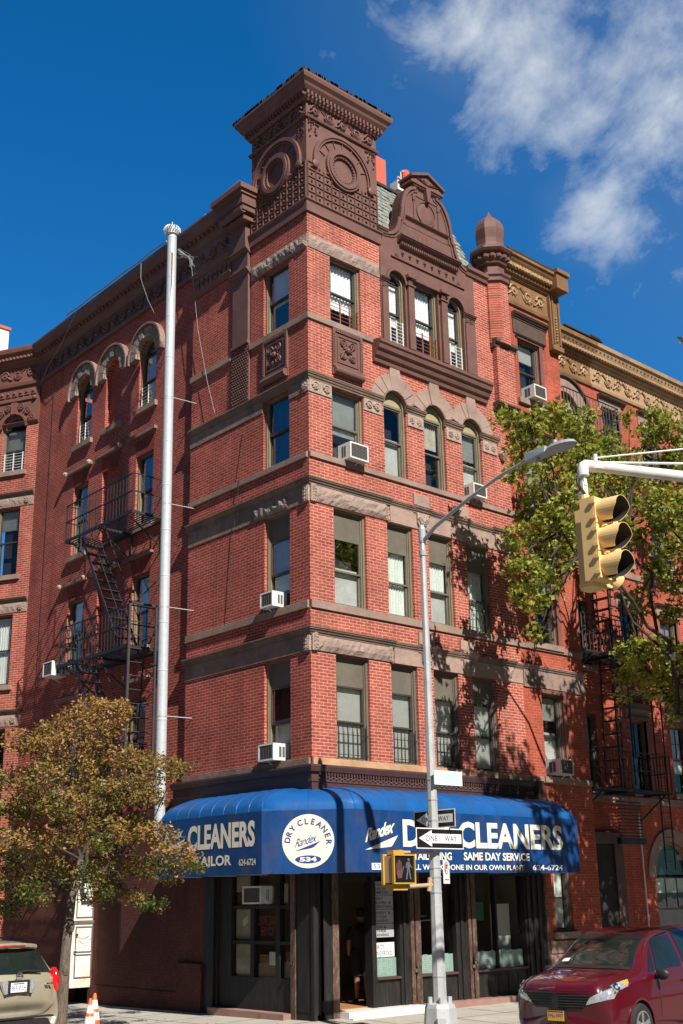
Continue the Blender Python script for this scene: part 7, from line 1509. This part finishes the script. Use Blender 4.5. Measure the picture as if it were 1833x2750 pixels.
for w_, sgn in (('lwr', -1), ('rwr', 1)):       # hands: palm, four fingers, thumb
    wv = Vector(J[ix[w_]][1]); vs.append(tuple(wv+Vector((-sgn*.01, .05, -.02)))); rad.append(.030); pi_ = len(vs)-1; es.append((ix[w_], pi_))
    for f in range(4):
        base = wv+Vector((-sgn*(.025-.0), .085, -.01+.018*(1.5-f))); tip = base+Vector((-sgn*.03, .045-.006*abs(f-1.2), -.015)); vs += [tuple(base), tuple(tip)]; rad += [.0095, .008]; es += [(pi_, len(vs)-2), (len(vs)-2, len(vs)-1)]
    tb = wv+Vector((-sgn*.035, .05, .02)); vs += [tuple(tb), tuple(tb+Vector((-sgn*.02, .03, .005)))]; rad += [.011, .009]; es += [(pi_, len(vs)-2), (len(vs)-2, len(vs)-1)]
me.from_pydata(vs, es, []); PER = bpy.data.objects.new('person', me); COLL.objects.link(PER); PER.location = PE; PER.rotation_euler = (0, 0, radians(-30)); PER.scale = (1.06, 1.06, 1.06)
setp(PER, 'person in dark t-shirt and shorts seen from behind inside the shop doorway', 'person'); me.materials.append(MT['skin'])
md = PER.modifiers.new('skin', 'SKIN'); sv = me.skin_vertices[0].data
for i, r in enumerate(rad): sv[i].radius = (r, r*(.78 if i < 3 else 1))
sv[0].use_root = True; s2 = PER.modifiers.new('sub', 'SUBSURF'); s2.levels = 1; s2.render_levels = 2
def lp(name, mb, m): o_ = obj(name, mb, m, PER, (0, 0, 0), True); return o_
b = MB(); b.lathe((0, .01, 0), [(.155, .92), (.165, 1.0), (.165, 1.12), (.195, 1.32), (.19, 1.42), (.11, 1.49), (.07, 1.51)], 16)
for i, (x_, y_, z_) in enumerate(b.v): b.v[i] = (x_*1.08, y_*.80, z_)
for sx in (-1, 1): b.pipe([(sx*.15, 0, 1.42), (sx*.20, .01, 1.36), (sx*.245, .02, 1.20)], .08, 12, [.085, .085, .078])
lp('shirt', b, 'shirt'); b = MB()
for sx in (-1, 1): b.pipe([(sx*.075, 0, .97), (sx*.09, 0, .86), (sx*.10, .01, .52)], .1, 14, [.135, .135, .11])
lp('shorts', b, 'shorts'); b = MB(); b.sphere((0, .02, 1.725), .112, 14, (.9, 1.0, 1.0)); lp('hair', b, 'hair')
b = MB()
for sx in (-1, 1): b.sphere((sx*.11, .07, .05), .06, 10, (.75, 1.9, .8))
lp('shoes', b, 'plastic_black')
b = MB(); b.sphere((-.03, .128, 1.70), .012, 6); b.sphere((.03, .128, 1.70), .012, 6); lp('eyes', b, 'white_sign')
b = MB(); b.add([(-.014, .12, 1.66), (.014, .12, 1.66), (0, .155, 1.668), (0, .125, 1.71)], [(0, 1, 2), (1, 3, 2), (3, 0, 2), (0, 3, 1)]); b.sphere((-.098, .03, 1.69), .03, 8, (.5, .8, 1)); b.sphere((.098, .03, 1.69), .03, 8, (.5, .8, 1)); b.tube((-.022, .122, 1.635), (.022, .122, 1.635), .006, n=5); lp('face_features', b, 'skin')

# ================================================================ cars
def catmull(P, t):
    n = len(P); t = max(0, min(n-1.0001, t)); i = int(t); f = t-i
    p0, p1, p2, p3 = P[max(0, i-1)], P[i], P[min(n-1, i+1)], P[min(n-1, i+2)]
    return [.5*((2*b_)+(-a_+c_)*f+(2*a_-5*b_+4*c_-d_)*f*f+(-a_+3*b_-3*c_+d_)*f**3) for a_, b_, c_, d_ in zip(p0, p1, p2, p3)]
class Body:
    """st: list of stations; each station is a list of (x, y, z) from centre bottom round the flank to the roof centre (right half, y>0)"""
    def __init__(s, st):
        def cap(q, k):
            zm = (min(p[2] for p in q)+max(p[2] for p in q))/2; xm = q[0][0]; return [(xm+(p[0]-xm)*k, p[1]*k, zm+(p[2]-zm)*k) for p in q]
        s.st = [cap(st[0], .02), cap(st[0], .55)]+st+[cap(st[-1], .5), cap(st[-1], .02)]; s.nu = len(s.st); s.nv = len(st[0])
    def S(s, u, v, side=1):
        cols_ = [catmull(s.st[i], v) for i in range(max(0, int(u)-1), min(s.nu, int(u)+3))]
        off = int(u)-max(0, int(u)-1); i = int(min(u, s.nu-1.0001)); full = [catmull(s.st[k], v) for k in (max(0, i-1), i, min(s.nu-1, i+1), min(s.nu-1, i+2))]; f = min(u, s.nu-1.0001)-i
        p = [.5*((2*b_)+(-a_+c_)*f+(2*a_-5*b_+4*c_-d_)*f*f+(-a_+3*b_-3*c_+d_)*f**3) for a_, b_, c_, d_ in zip(*full)]
        return Vector((p[0], p[1]*side, p[2]))
    def Nn(s, u, v, side):
        e = .02; a = s.S(min(s.nu-1.001, u+e), v, side)-s.S(max(0, u-e), v, side); b_ = s.S(u, min(s.nv-1.001, v+e), side)-s.S(u, max(0, v-e), side); n = a.cross(b_)
        if n.length < 1e-9: return Vector((0, 0, 1))
        n.normalize(); p = s.S(u, v, side); c = Vector((max(.9, min(p.x, s.st[-1][0][0]-.9)), 0, .62))
        if (p-c).dot(n) < 0: n = -n
        return n
    def shell(s, nu, nv, cut):
        mb = MB()
        for side in (1, -1):
            g = [[s.S((s.nu-1.001)*i/nu, (s.nv-1.001)*j/nv, side) for j in range(nv+1)] for i in range(nu+1)]; k = len(mb.v); mb.v += [tuple(p) for r in g for p in r]
            for i in range(nu):
                for j in range(nv):
                    c = (g[i][j]+g[i+1][j+1])/2
                    if abs(c.y) > .45 and any((c.x-wx)**2+(c.z-wz)**2 < wr**2 for wx, wz, wr in cut): continue
                    q = (k+i*(nv+1)+j, k+(i+1)*(nv+1)+j, k+(i+1)*(nv+1)+j+1, k+i*(nv+1)+j+1); mb.f.append(q if side == 1 else q[::-1])
        return mb
    def patch(s, mb, quad, side=1, off=.006, n=8, m=8):
        """quad: (u,v) corners a,b,c,d"""
        a, b_, c, d = [(q_[0]+2, q_[1]) for q_ in quad]; k = len(mb.v)
        for i in range(n+1):
            for j in range(m+1):
                p, q = i/n, j/m; u = (a[0]*(1-p)+b_[0]*p)*(1-q)+(d[0]*(1-p)+c[0]*p)*q; v = (a[1]*(1-p)+b_[1]*p)*(1-q)+(d[1]*(1-p)+c[1]*p)*q
                mb.v.append(tuple(s.S(u, v, side)+s.Nn(u, v, side)*off))
        for i in range(n):
            for j in range(m): mb.f.append((k+i*(m+1)+j, k+(i+1)*(m+1)+j, k+(i+1)*(m+1)+j+1, k+i*(m+1)+j+1))
        return mb
def place(T, H, org, name, mb, m, parent=None, smooth=True, label=None):
    c, s_ = cos(H), sin(H); mb.v = [(org[0]+v[0]*c-v[1]*s_, org[1]+v[0]*s_+v[1]*c, org[2]+v[2]) for v in mb.v]; return T.part(name, mb, m, parent, label, smooth)
def wheel(T, H, org, wx, wy, r, side):
    F = 1 if side > 0 else -1
    b = MB(); prof_ = [(r*.62, -.11), (r*.90, -.115), (r*.985, -.08), (r, 0), (r*.985, .08), (r*.90, .115), (r*.62, .11)]; b.lathe((wx, wy*F, r), prof_, 32, axis=(0, F, 0)); w_ = place(T, H, org, 'wheel', b, 'tyre')
    b = MB(); b.lathe((wx, wy*F, r), [(r*.66, .09), (r*.66, .118), (r*.60, .122), (r*.58, .06), (r*.2, .05)], 32, axis=(0, F, 0))
    for k in range(5):
        t = 2*pi*k/5+.3; d = Vector((cos(t), 0, sin(t))); e = Vector((-sin(t), 0, cos(t))); c = Vector((wx, wy*F, r)); y0, y1 = Vector((0, F*.06, 0)), Vector((0, F*.112, 0))
        b.hexa([c+d*r*.1-e*r*.10+y0, c+d*r*.1+e*r*.10+y0, c+d*r*.62+e*r*.13+y0, c+d*r*.62-e*r*.13+y0, c+d*r*.1-e*r*.08+y1, c+d*r*.1+e*r*.08+y1, c+d*r*.62+e*r*.11+y1, c+d*r*.62-e*r*.11+y1])
    b.lathe((wx, wy*F, r), [(r*.16, .05), (r*.16, .12), (r*.1, .128)], 16, axis=(0, F, 0)); place(T, H, org, 'rim', b, 'rim', w_, False)
    b = MB(); b.lathe((wx, wy*F, r), [(r*.60, .02), (r*.60, .045)], 24, axis=(0, F, 0)); place(T, H, org, 'brake_disc', b, 'iron_gate', w_, False)
def sec(x, w, zb, z1, z2, zr, wr, rake=0.0):
    """section: x, half width, bottom, mid, belt, roof height, roof half width; rake pushes centre forward"""
    return [(x, 0.0, zb), (x, w*.80, zb), (x+.0, w*.97, zb+.10), (x, w, z1), (x, w*.985, (z1+z2)/2), (x, w*.955, z2), (x, (w*.955+wr)/2+.015, (z2+zr)/2), (x, wr, zr-.07), (x, wr*.80, zr-.012), (x, 0.0, zr)]
# ---- minivan, nose at x=0, tail at +5.1, flanks at +-y
def nosey(x0, st, k): return [(p[0]+k*(abs(p[1])/1.0)**2.2, p[1], p[2]) for p in st]
vst = [nosey(0, sec(.03, .80, .30, .40, .55, .80, .60), .30),
       nosey(0, sec(.0, .90, .25, .50, .72, .86, .74), .36),
       nosey(0, sec(.10, .945, .22, .58, .84, .98, .74), .34),
       nosey(0, sec(.40, .965, .20, .60, .90, 1.055, .78), .22),
       nosey(0, sec(.80, .98, .20, .62, .95, 1.11, .80), .10),
       sec(1.20, .985, .20, .64, 1.0, 1.17, .78), sec(1.55, .99, .20, .64, 1.03, 1.40, .70), sec(1.95, .99, .20, .64, 1.04, 1.61, .66), sec(2.35, .99, .20, .64, 1.05, 1.70, .67),
       sec(3.1, .99, .20, .64, 1.06, 1.745, .68), sec(4.1, .985, .20, .64, 1.07, 1.72, .68), sec(4.7, .97, .22, .64, 1.08, 1.64, .66), sec(4.98, .93, .28, .64, 1.06, 1.45, .62), sec(5.08, .85, .32, .6, .95, 1.10, .60), sec(5.10, .70, .35, .55, .8, .95, .5)]
vst = [[(x, y, z*1.045) for x, y, z in q] for q in vst]; vb = Body(vst); VO = (.12, -5.86, -.10); VH = .118
VN = Thing('minivan', VO, 'dark red minivan with yellow front plate parked nose to the left at lower right', 'minivan')
cut = [(1.02, .34, .40), (4.05, .34, .40)]
from mathutils.bvhtree import BVHTree
_sh = vb.shell(150, 72, cut); vbvh = BVHTree.FromPolygons([Vector(v) for v in _sh.v], _sh.f)
def hitx(y, z, last=.3):
    h = vbvh.ray_cast(Vector((-2, y, z)), Vector((1, 0, 0)), 4)
    return h[0].x if h[0] is not None and h[0].x < 1.5 else last
def nosepatch(mb, A, B, C_, D_, n=12, m=6, off=.010):
    k = len(mb.v); last = .3
    for i in range(n+1):
        for j in range(m+1):
            p, q = i/n, j/m; y = (A[0]*(1-p)+B[0]*p)*(1-q)+(D_[0]*(1-p)+C_[0]*p)*q; z = (A[1]*(1-p)+B[1]*p)*(1-q)+(D_[1]*(1-p)+C_[1]*p)*q
            last = hitx(y, z, last); mb.v.append((last-off, y, z))
    for i in range(n):
        for j in range(m): mb.f.append((k+i*(m+1)+j, k+(i+1)*(m+1)+j, k+(i+1)*(m+1)+j+1, k+i*(m+1)+j+1))
place(VN, VH, VO, 'body', _sh, 'van_red')
b = MB(); b.box(.7, 4.4, -.84, .84, .25, .8); place(VN, VH, VO, 'underbody', b, 'plastic_black', None, False)
b = MB()
for side in (1, -1):
    for cx_ in (1.02, 4.05):
        b.strip(FR((0, .955*side), (1, 0), (0, side)), arc(cx_, .34, .43, -22, 202, 28), arc(cx_, .34, .395, -22, 202, 28), -.10, .035)
place(VN, VH, VO, 'wheel_arch', b, 'van_red', None, False)
b = MB()
for side in (1, -1): vb.patch(b, ((5.12, 7.4), (7.35, 7.55), (7.3, 9), (5.02, 9)), side, .008, 12, 8)
ws = place(VN, VH, VO, 'windscreen', b, 'car_glass')
b = MB()
for side in (1, -1): vb.patch(b, ((4.78, 7.7), (5.12, 7.5), (5.0, 9), (4.66, 9)), side, .01, 3, 8)
place(VN, VH, VO, 'cowl', b, 'plastic_black')
for side in (1, -1):
    for q in (((5.75, 5.35), (6.35, 5.3), (6.9, 6.6), (6.55, 6.35)), ((6.45, 5.25), (8.45, 5.25), (8.45, 6.85), (7.15, 6.80)), ((8.6, 5.25), (9.45, 5.25), (9.45, 6.85), (8.6, 6.85)), ((9.55, 5.3), (10.9, 5.4), (10.7, 6.8), (9.55, 6.85))):
        b = MB(); vb.patch(b, q, side, .007, 6, 6); place(VN, VH, VO, 'side_window', b, 'car_glass')
    b = MB(); vb.patch(b, ((6.3, 6.78), (8.5, 6.95), (8.5, 7.08), (7.0, 7.02)), side, .03, 8, 2); place(VN, VH, VO, 'window_visor', b, 'plastic_black')
    b = MB(); nosepatch(b, (side*.50, .70), (side*.90, .80), (side*.93, 1.0), (side*.56, .80)); vb.patch(b, ((2.0, 5.0), (3.45, 4.95), (3.75, 5.9), (2.2, 6.3)), side, .010, 12, 6); hl_ = place(VN, VH, VO, 'headlight', b, 'headlight')
    b = MB(); vb.patch(b, ((3.1, 5.35), (3.6, 5.25), (3.68, 5.8), (3.2, 6.0)), side, .012, 5, 4); place(VN, VH, VO, 'indicator', b, 'amber', hl_)
    b = MB(); p = vb.S(4.45, 5.55, side); nn = vb.Nn(4.45, 5.55, side); b.lathe(p+nn*.006, [(.07, 0), (.062, .012), (.04, .004), (.01, .0)], 16, axis=nn); place(VN, VH, VO, 'projector', b, 'chrome', hl_)
    b = MB(); vb.patch(b, ((11.2, 4.5), (12.0, 4.5), (12.0, 6.0), (11.4, 6.2)), side, .007); place(VN, VH, VO, 'tail_light', b, 'tail_red')
    b = MB(); b.sphere((1.62, side*1.09, 1.10), .12, 12, (.55, 1.05, .78)); b.tube((1.66, side*.93, 1.05), (1.64, side*1.04, 1.06), .035, n=8); place(VN, VH, VO, 'side_mirror', b, 'plastic_black')
    for wx in (1.02, 4.05): wheel(VN, VH, VO, wx, .88, .345, side)
    b = MB(); b.box(2.55, 2.80, side*.99-.015, side*.99+.02, .93, .965); b.box(3.75, 4.0, side*.99-.015, side*.99+.02, .93, .965); place(VN, VH, VO, 'door_handle', b, 'van_red', None, False)
b = MB()
def front_x(y, z):
    v = 0; best = None
    for k in range(60):
        vv = 2+5.5*k/59
        for uu_ in (0.4, .7, 1.0, 1.3, 1.7, 2.1):
            p = vb.S(uu_, vv); dd = (p.y-abs(y))**2*1+(p.z-z)**2
            if best is None or dd < best[0]: best = (dd, p.x)
    return best[1]
def fpatch(mb, pts, off):
    """front facing polygon in (y,z), laid on the nose"""
    n = 14; top = pts[0]; bot = pts[1]
    k = len(mb.v)
    for i in range(n+1):
        for j in range(5):
            t = i/n; y = (top[0]+(top[1]-top[0])*t)*(1-j/4)+(bot[0]+(bot[1]-bot[0])*t)*(j/4); z = (top[2](t) if callable(top[2]) else top[2])*(1-j/4)+(bot[2](t) if callable(bot[2]) else bot[2])*(j/4)
            x = .30*(abs(y)/1.0)**2.2+.36*0+.02-off + (.03 if z > .78 else 0); mb.v.append((x, y, z))
    for i in range(n):
        for j in range(4): mb.f.append((k+i*5+j, k+(i+1)*5+j, k+(i+1)*5+j+1, k+i*5+j+1))
b = MB(); nosepatch(b, (-.44, .64), (.44, .64), (.62, .86), (-.62, .86), 20, 8, .012); gr = place(VN, VH, VO, 'grille', b, 'plastic_black')
b = MB()
for k in range(5):
    z = .675+.040*k; w_ = .45+.17*(z-.64)/.22
    b.pipe([(hitx(y, z)-.022, y, z) for y in [w_*(-1+2*i/16) for i in range(17)]], .009, 4)
place(VN, VH, VO, 'grille_slat', b, 'iron', gr, False)
ex = min(hitx(0, .86), hitx(0, .95))-.03
b = MB(); b.pipe([(ex-.02+.2*max(0, sin(t)*.055), .10*cos(t), .93+.055*sin(t)) for t in [2*pi*i/20 for i in range(21)]], .009, 5); b.pipe([(ex-.025, .035*cos(t), .93+.052*sin(t)) for t in [2*pi*i/16 for i in range(17)]], .008, 5); b.pipe([(ex-.022, .07*cos(t), .955+.02*sin(t)) for t in [2*pi*i/16 for i in range(17)]], .007, 5); place(VN, VH, VO, 'emblem', b, 'chrome')
FV = FR((hitx(0, .53)-.03, 0), (0, -1), (-1, 0))
b = MB(); b.fbox(FV, -.165, .165, -.06, .0, .445, .615); place(VN, VH, VO, 'plate_holder', b, 'plastic_black', None, False)
b = MB(); b.fbox(FV, -.152, .152, .001, .006, .455, .605); pl = place(VN, VH, VO, 'number_plate', b, 'plate_yellow', None, False)
b = MB(); text(b, FV, 'FMH-9997', -.135, .135, .485, .565, .008, .0); b.fbox(FV, -.14, .14, .0062, .008, .582, .60); place(VN, VH, VO, 'plate_lettering', b, 'sign_blue', pl, False)
b = MB(); nosepatch(b, (-.60, .24), (.60, .24), (.66, .36), (-.66, .36), 16, 4, .012); place(VN, VH, VO, 'lower_intake', b, 'plastic_black')
b = MB(); b.pipe([(1.22, .55, 1.19), (1.30, .1, 1.24), (1.30, -.25, 1.25)], .012, 5); b.pipe([(1.20, -.1, 1.20), (1.28, -.5, 1.22)], .012, 5); place(VN, VH, VO, 'wiper', b, 'plastic_black', None, False)
b = MB(); vb.patch(b, ((5.3, 7.95), (5.5, 7.95), (5.5, 8.22), (5.3, 8.22)), 1, .012, 2, 3); place(VN, VH, VO, 'sticker', b, 'white_sign', ws)
b = MB()
for side in (1, -1): vb.patch(b, ((6.75, 7.6), (7.25, 7.7), (7.2, 9), (6.7, 9)), side, .011, 4, 6)
place(VN, VH, VO, 'tint_band', b, 'black_lens', ws)
b = MB()
for side in (1, -1):
    for u_ in (6.35, 8.5): b.pipe([vb.S(u_+2, 2.4+3*k/10, side)+vb.Nn(u_+2, 2.4+3*k/10, side)*.002 for k in range(11)], .006, 4)
    b.pipe([vb.S(2+1.6+3.1*k/14, 6.75-.0*k, side)+vb.Nn(2+1.6+3.1*k/14, 6.75, side)*.002 for k in range(15)], .006, 4)
b.pipe([(hitx(y, .90+.02*abs(y))-.003, y, .90+.02*abs(y)) for y in [-.6+1.2*k/16 for k in range(17)]], .006, 4)
place(VN, VH, VO, 'panel_gap', b, 'plastic_black', None, False)
# ---- beige crossover seen from behind: tail at x=0, nose at +4.75 ; placed heading +Y
def tl(st, k): return [(p[0]+k*(abs(p[1])/.94)**2.0, p[1], p[2]) for p in st]
sst = [tl(sec(.10, .78, .32, .42, .50, .58, .60), .12), tl(sec(.0, .90, .28, .52, .66, .74, .74), .16), tl(sec(.02, .94, .26, .60, .86, 1.00, .80), .20), tl(sec(.10, .94, .26, .66, 1.04, 1.16, .82), .20),
       tl(sec(.28, .94, .25, .68, 1.10, 1.38, .74), .16), tl(sec(.44, .94, .25, .68, 1.12, 1.585, .64), .12), tl(sec(.62, .94, .25, .68, 1.12, 1.645, .62), .08), sec(1.2, .945, .25, .68, 1.10, 1.68, .62), sec(2.2, .945, .25, .68, 1.08, 1.68, .62), sec(2.9, .945, .25, .68, 1.06, 1.58, .62), sec(3.5, .94, .25, .66, 1.02, 1.22, .68), sec(4.1, .93, .25, .62, .94, 1.05, .72), sec(4.6, .88, .28, .56, .80, .90, .66), sec(4.75, .78, .32, .5, .66, .74, .5)]
sb = Body(sst); SO = (-5.36, 1.87, -.17); SH = radians(90+5.0)
SU = Thing('suv', SO, 'beige estate car parked at the kerb seen from behind at the lower left', 'car')
place(SU, SH, SO, 'body', sb.shell(130, 70, [(.95, .36, .42), (3.75, .36, .42)]), 'suv_beige')
b = MB(); b.box(.6, 4.1, -.8, .8, .28, .8); place(SU, SH, SO, 'underbody', b, 'plastic_black', None, False)
b = MB()
for side in (1, -1): sb.patch(b, ((3.12, 7.05), (4.72, 7.25), (4.85, 9), (3.0, 9)), side, .008, 10, 8)
rw = place(SU, SH, SO, 'rear_window', b, 'car_glass')
for side in (1, -1):
    b = MB(); b.sphere((.27, side*.86, .99), .2, 16, (.75, .45, 1.25)); place(SU, SH, SO, 'tail_light', b, 'tail_red')
    for q in (((4.6, 5.3), (6.4, 5.2), (6.4, 6.8), (5.3, 6.8)), ((6.55, 5.2), (7.8, 5.2), (7.8, 6.8), (6.55, 6.8)), ((7.9, 5.2), (9.4, 5.2), (8.9, 6.8), (7.9, 6.8))):
        b = MB(); sb.patch(b, q, side, .007, 5, 5); place(SU, SH, SO, 'side_window', b, 'car_glass')
    for wx in (.95, 3.75): wheel(SU, SH, SO, wx, .84, .36, side)
    b = MB(); b.strip(FR((0, .90*side), (1, 0), (0, side)), arc(.95, .36, .45, -22, 202, 24), arc(.95, .36, .415, -22, 202, 24), -.10, .035); b.strip(FR((0, .90*side), (1, 0), (0, side)), arc(3.75, .36, .45, -22, 202, 24), arc(3.75, .36, .415, -22, 202, 24), -.10, .035); place(SU, SH, SO, 'wheel_arch', b, 'suv_beige', None, False)
    b = MB(); b.tube((.9, side*.60, 1.70), (2.6, side*.60, 1.73), .018, n=6); b.tube((1.0, side*.6, 1.64), (1.0, side*.6, 1.7), .02, n=6); b.tube((2.5, side*.6, 1.64), (2.5, side*.6, 1.72), .02, n=6); place(SU, SH, SO, 'roof_rail', b, 'plastic_black', None, False)
    b = MB(); b.sphere((3.05, side*1.06, 1.10), .12, 10, (.6, 1, .8)); place(SU, SH, SO, 'side_mirror', b, 'suv_beige')
b = MB(); b.pipe([(.30+.10*(y/.5)**2, y, 1.615-.03*(y/.5)**2) for y in (-.56, -.45, -.3, -.15, 0, .15, .3, .45, .56)], .045, 8); place(SU, SH, SO, 'spoiler', b, 'suv_beige', None, False)
b = MB(); b.pipe([(.262+.10*(y/.5)**2, y, 1.615-.03*(y/.5)**2) for y in (-.28, -.15, 0, .15, .28)], .014, 5); place(SU, SH, SO, 'brake_light', b, 'tail_red', None, False)
b = MB(); b.pipe([(.07, -.02, 1.19), (.09, -.2, 1.21), (.12, -.52, 1.19)], .018, 6); place(SU, SH, SO, 'wiper', b, 'plastic_black', None, False)
FSU = FR((-.035, 0), (0, -1), (-1, 0))
b = MB(); b.fbox(FSU, -.20, .20, -.08, .0, .86, 1.07); place(SU, SH, SO, 'plate_recess', b, 'plastic_black', None, False)
b = MB(); b.fbox(FSU, -.152, .152, .001, .006, .885, 1.035); pl = place(SU, SH, SO, 'number_plate', b, 'white_sign', None, False)
b = MB(); text(b, FSU, '869-WLH', -.135, .135, .915, .995, .008); b.fbox(FSU, -.1, .1, .0062, .008, 1.01, 1.025); place(SU, SH, SO, 'plate_lettering', b, 'sign_blue', pl, False)
b = MB(); b.fbox(FSU, .105, .145, .0065, .0085, .89, .915); place(SU, SH, SO, 'plate_sticker', b, 'plate_yellow', pl, False)
b = MB()
for sg in (-1, 1): b.poly(FSU, [(sg*.21, .87), (sg*.25, .86), (sg*.34, 1.07), (sg*.21, 1.07)], -.06, .012)
place(SU, SH, SO, 'reverse_light', b, 'headlight', None, False)
b = MB(); b.pipe([(-.045, .062*cos(t), 1.135+.055*sin(t)) for t in [2*pi*i/20 for i in range(21)]], .009, 5); b.box(-.055, -.035, -.06, .06, 1.122, 1.148); place(SU, SH, SO, 'emblem', b, 'chrome', None, False)
b = MB()
for k, x_ in enumerate((.56, .585, .61, .645, .67)): b.fbox(FSU, x_, x_+.016, -.10, -.045, .975, 1.0)
place(SU, SH, SO, 'model_badge', b, 'chrome', None, False)
b = MB(); b.box(-.02, .1, -.72, .72, .46, .485); b.box(-.03, .1, -.6, .6, .32, .44); place(SU, SH, SO, 'bumper_strip', b, 'plastic_black', None, False)

SU.e.scale = (1.07, 1.07, 1.07)
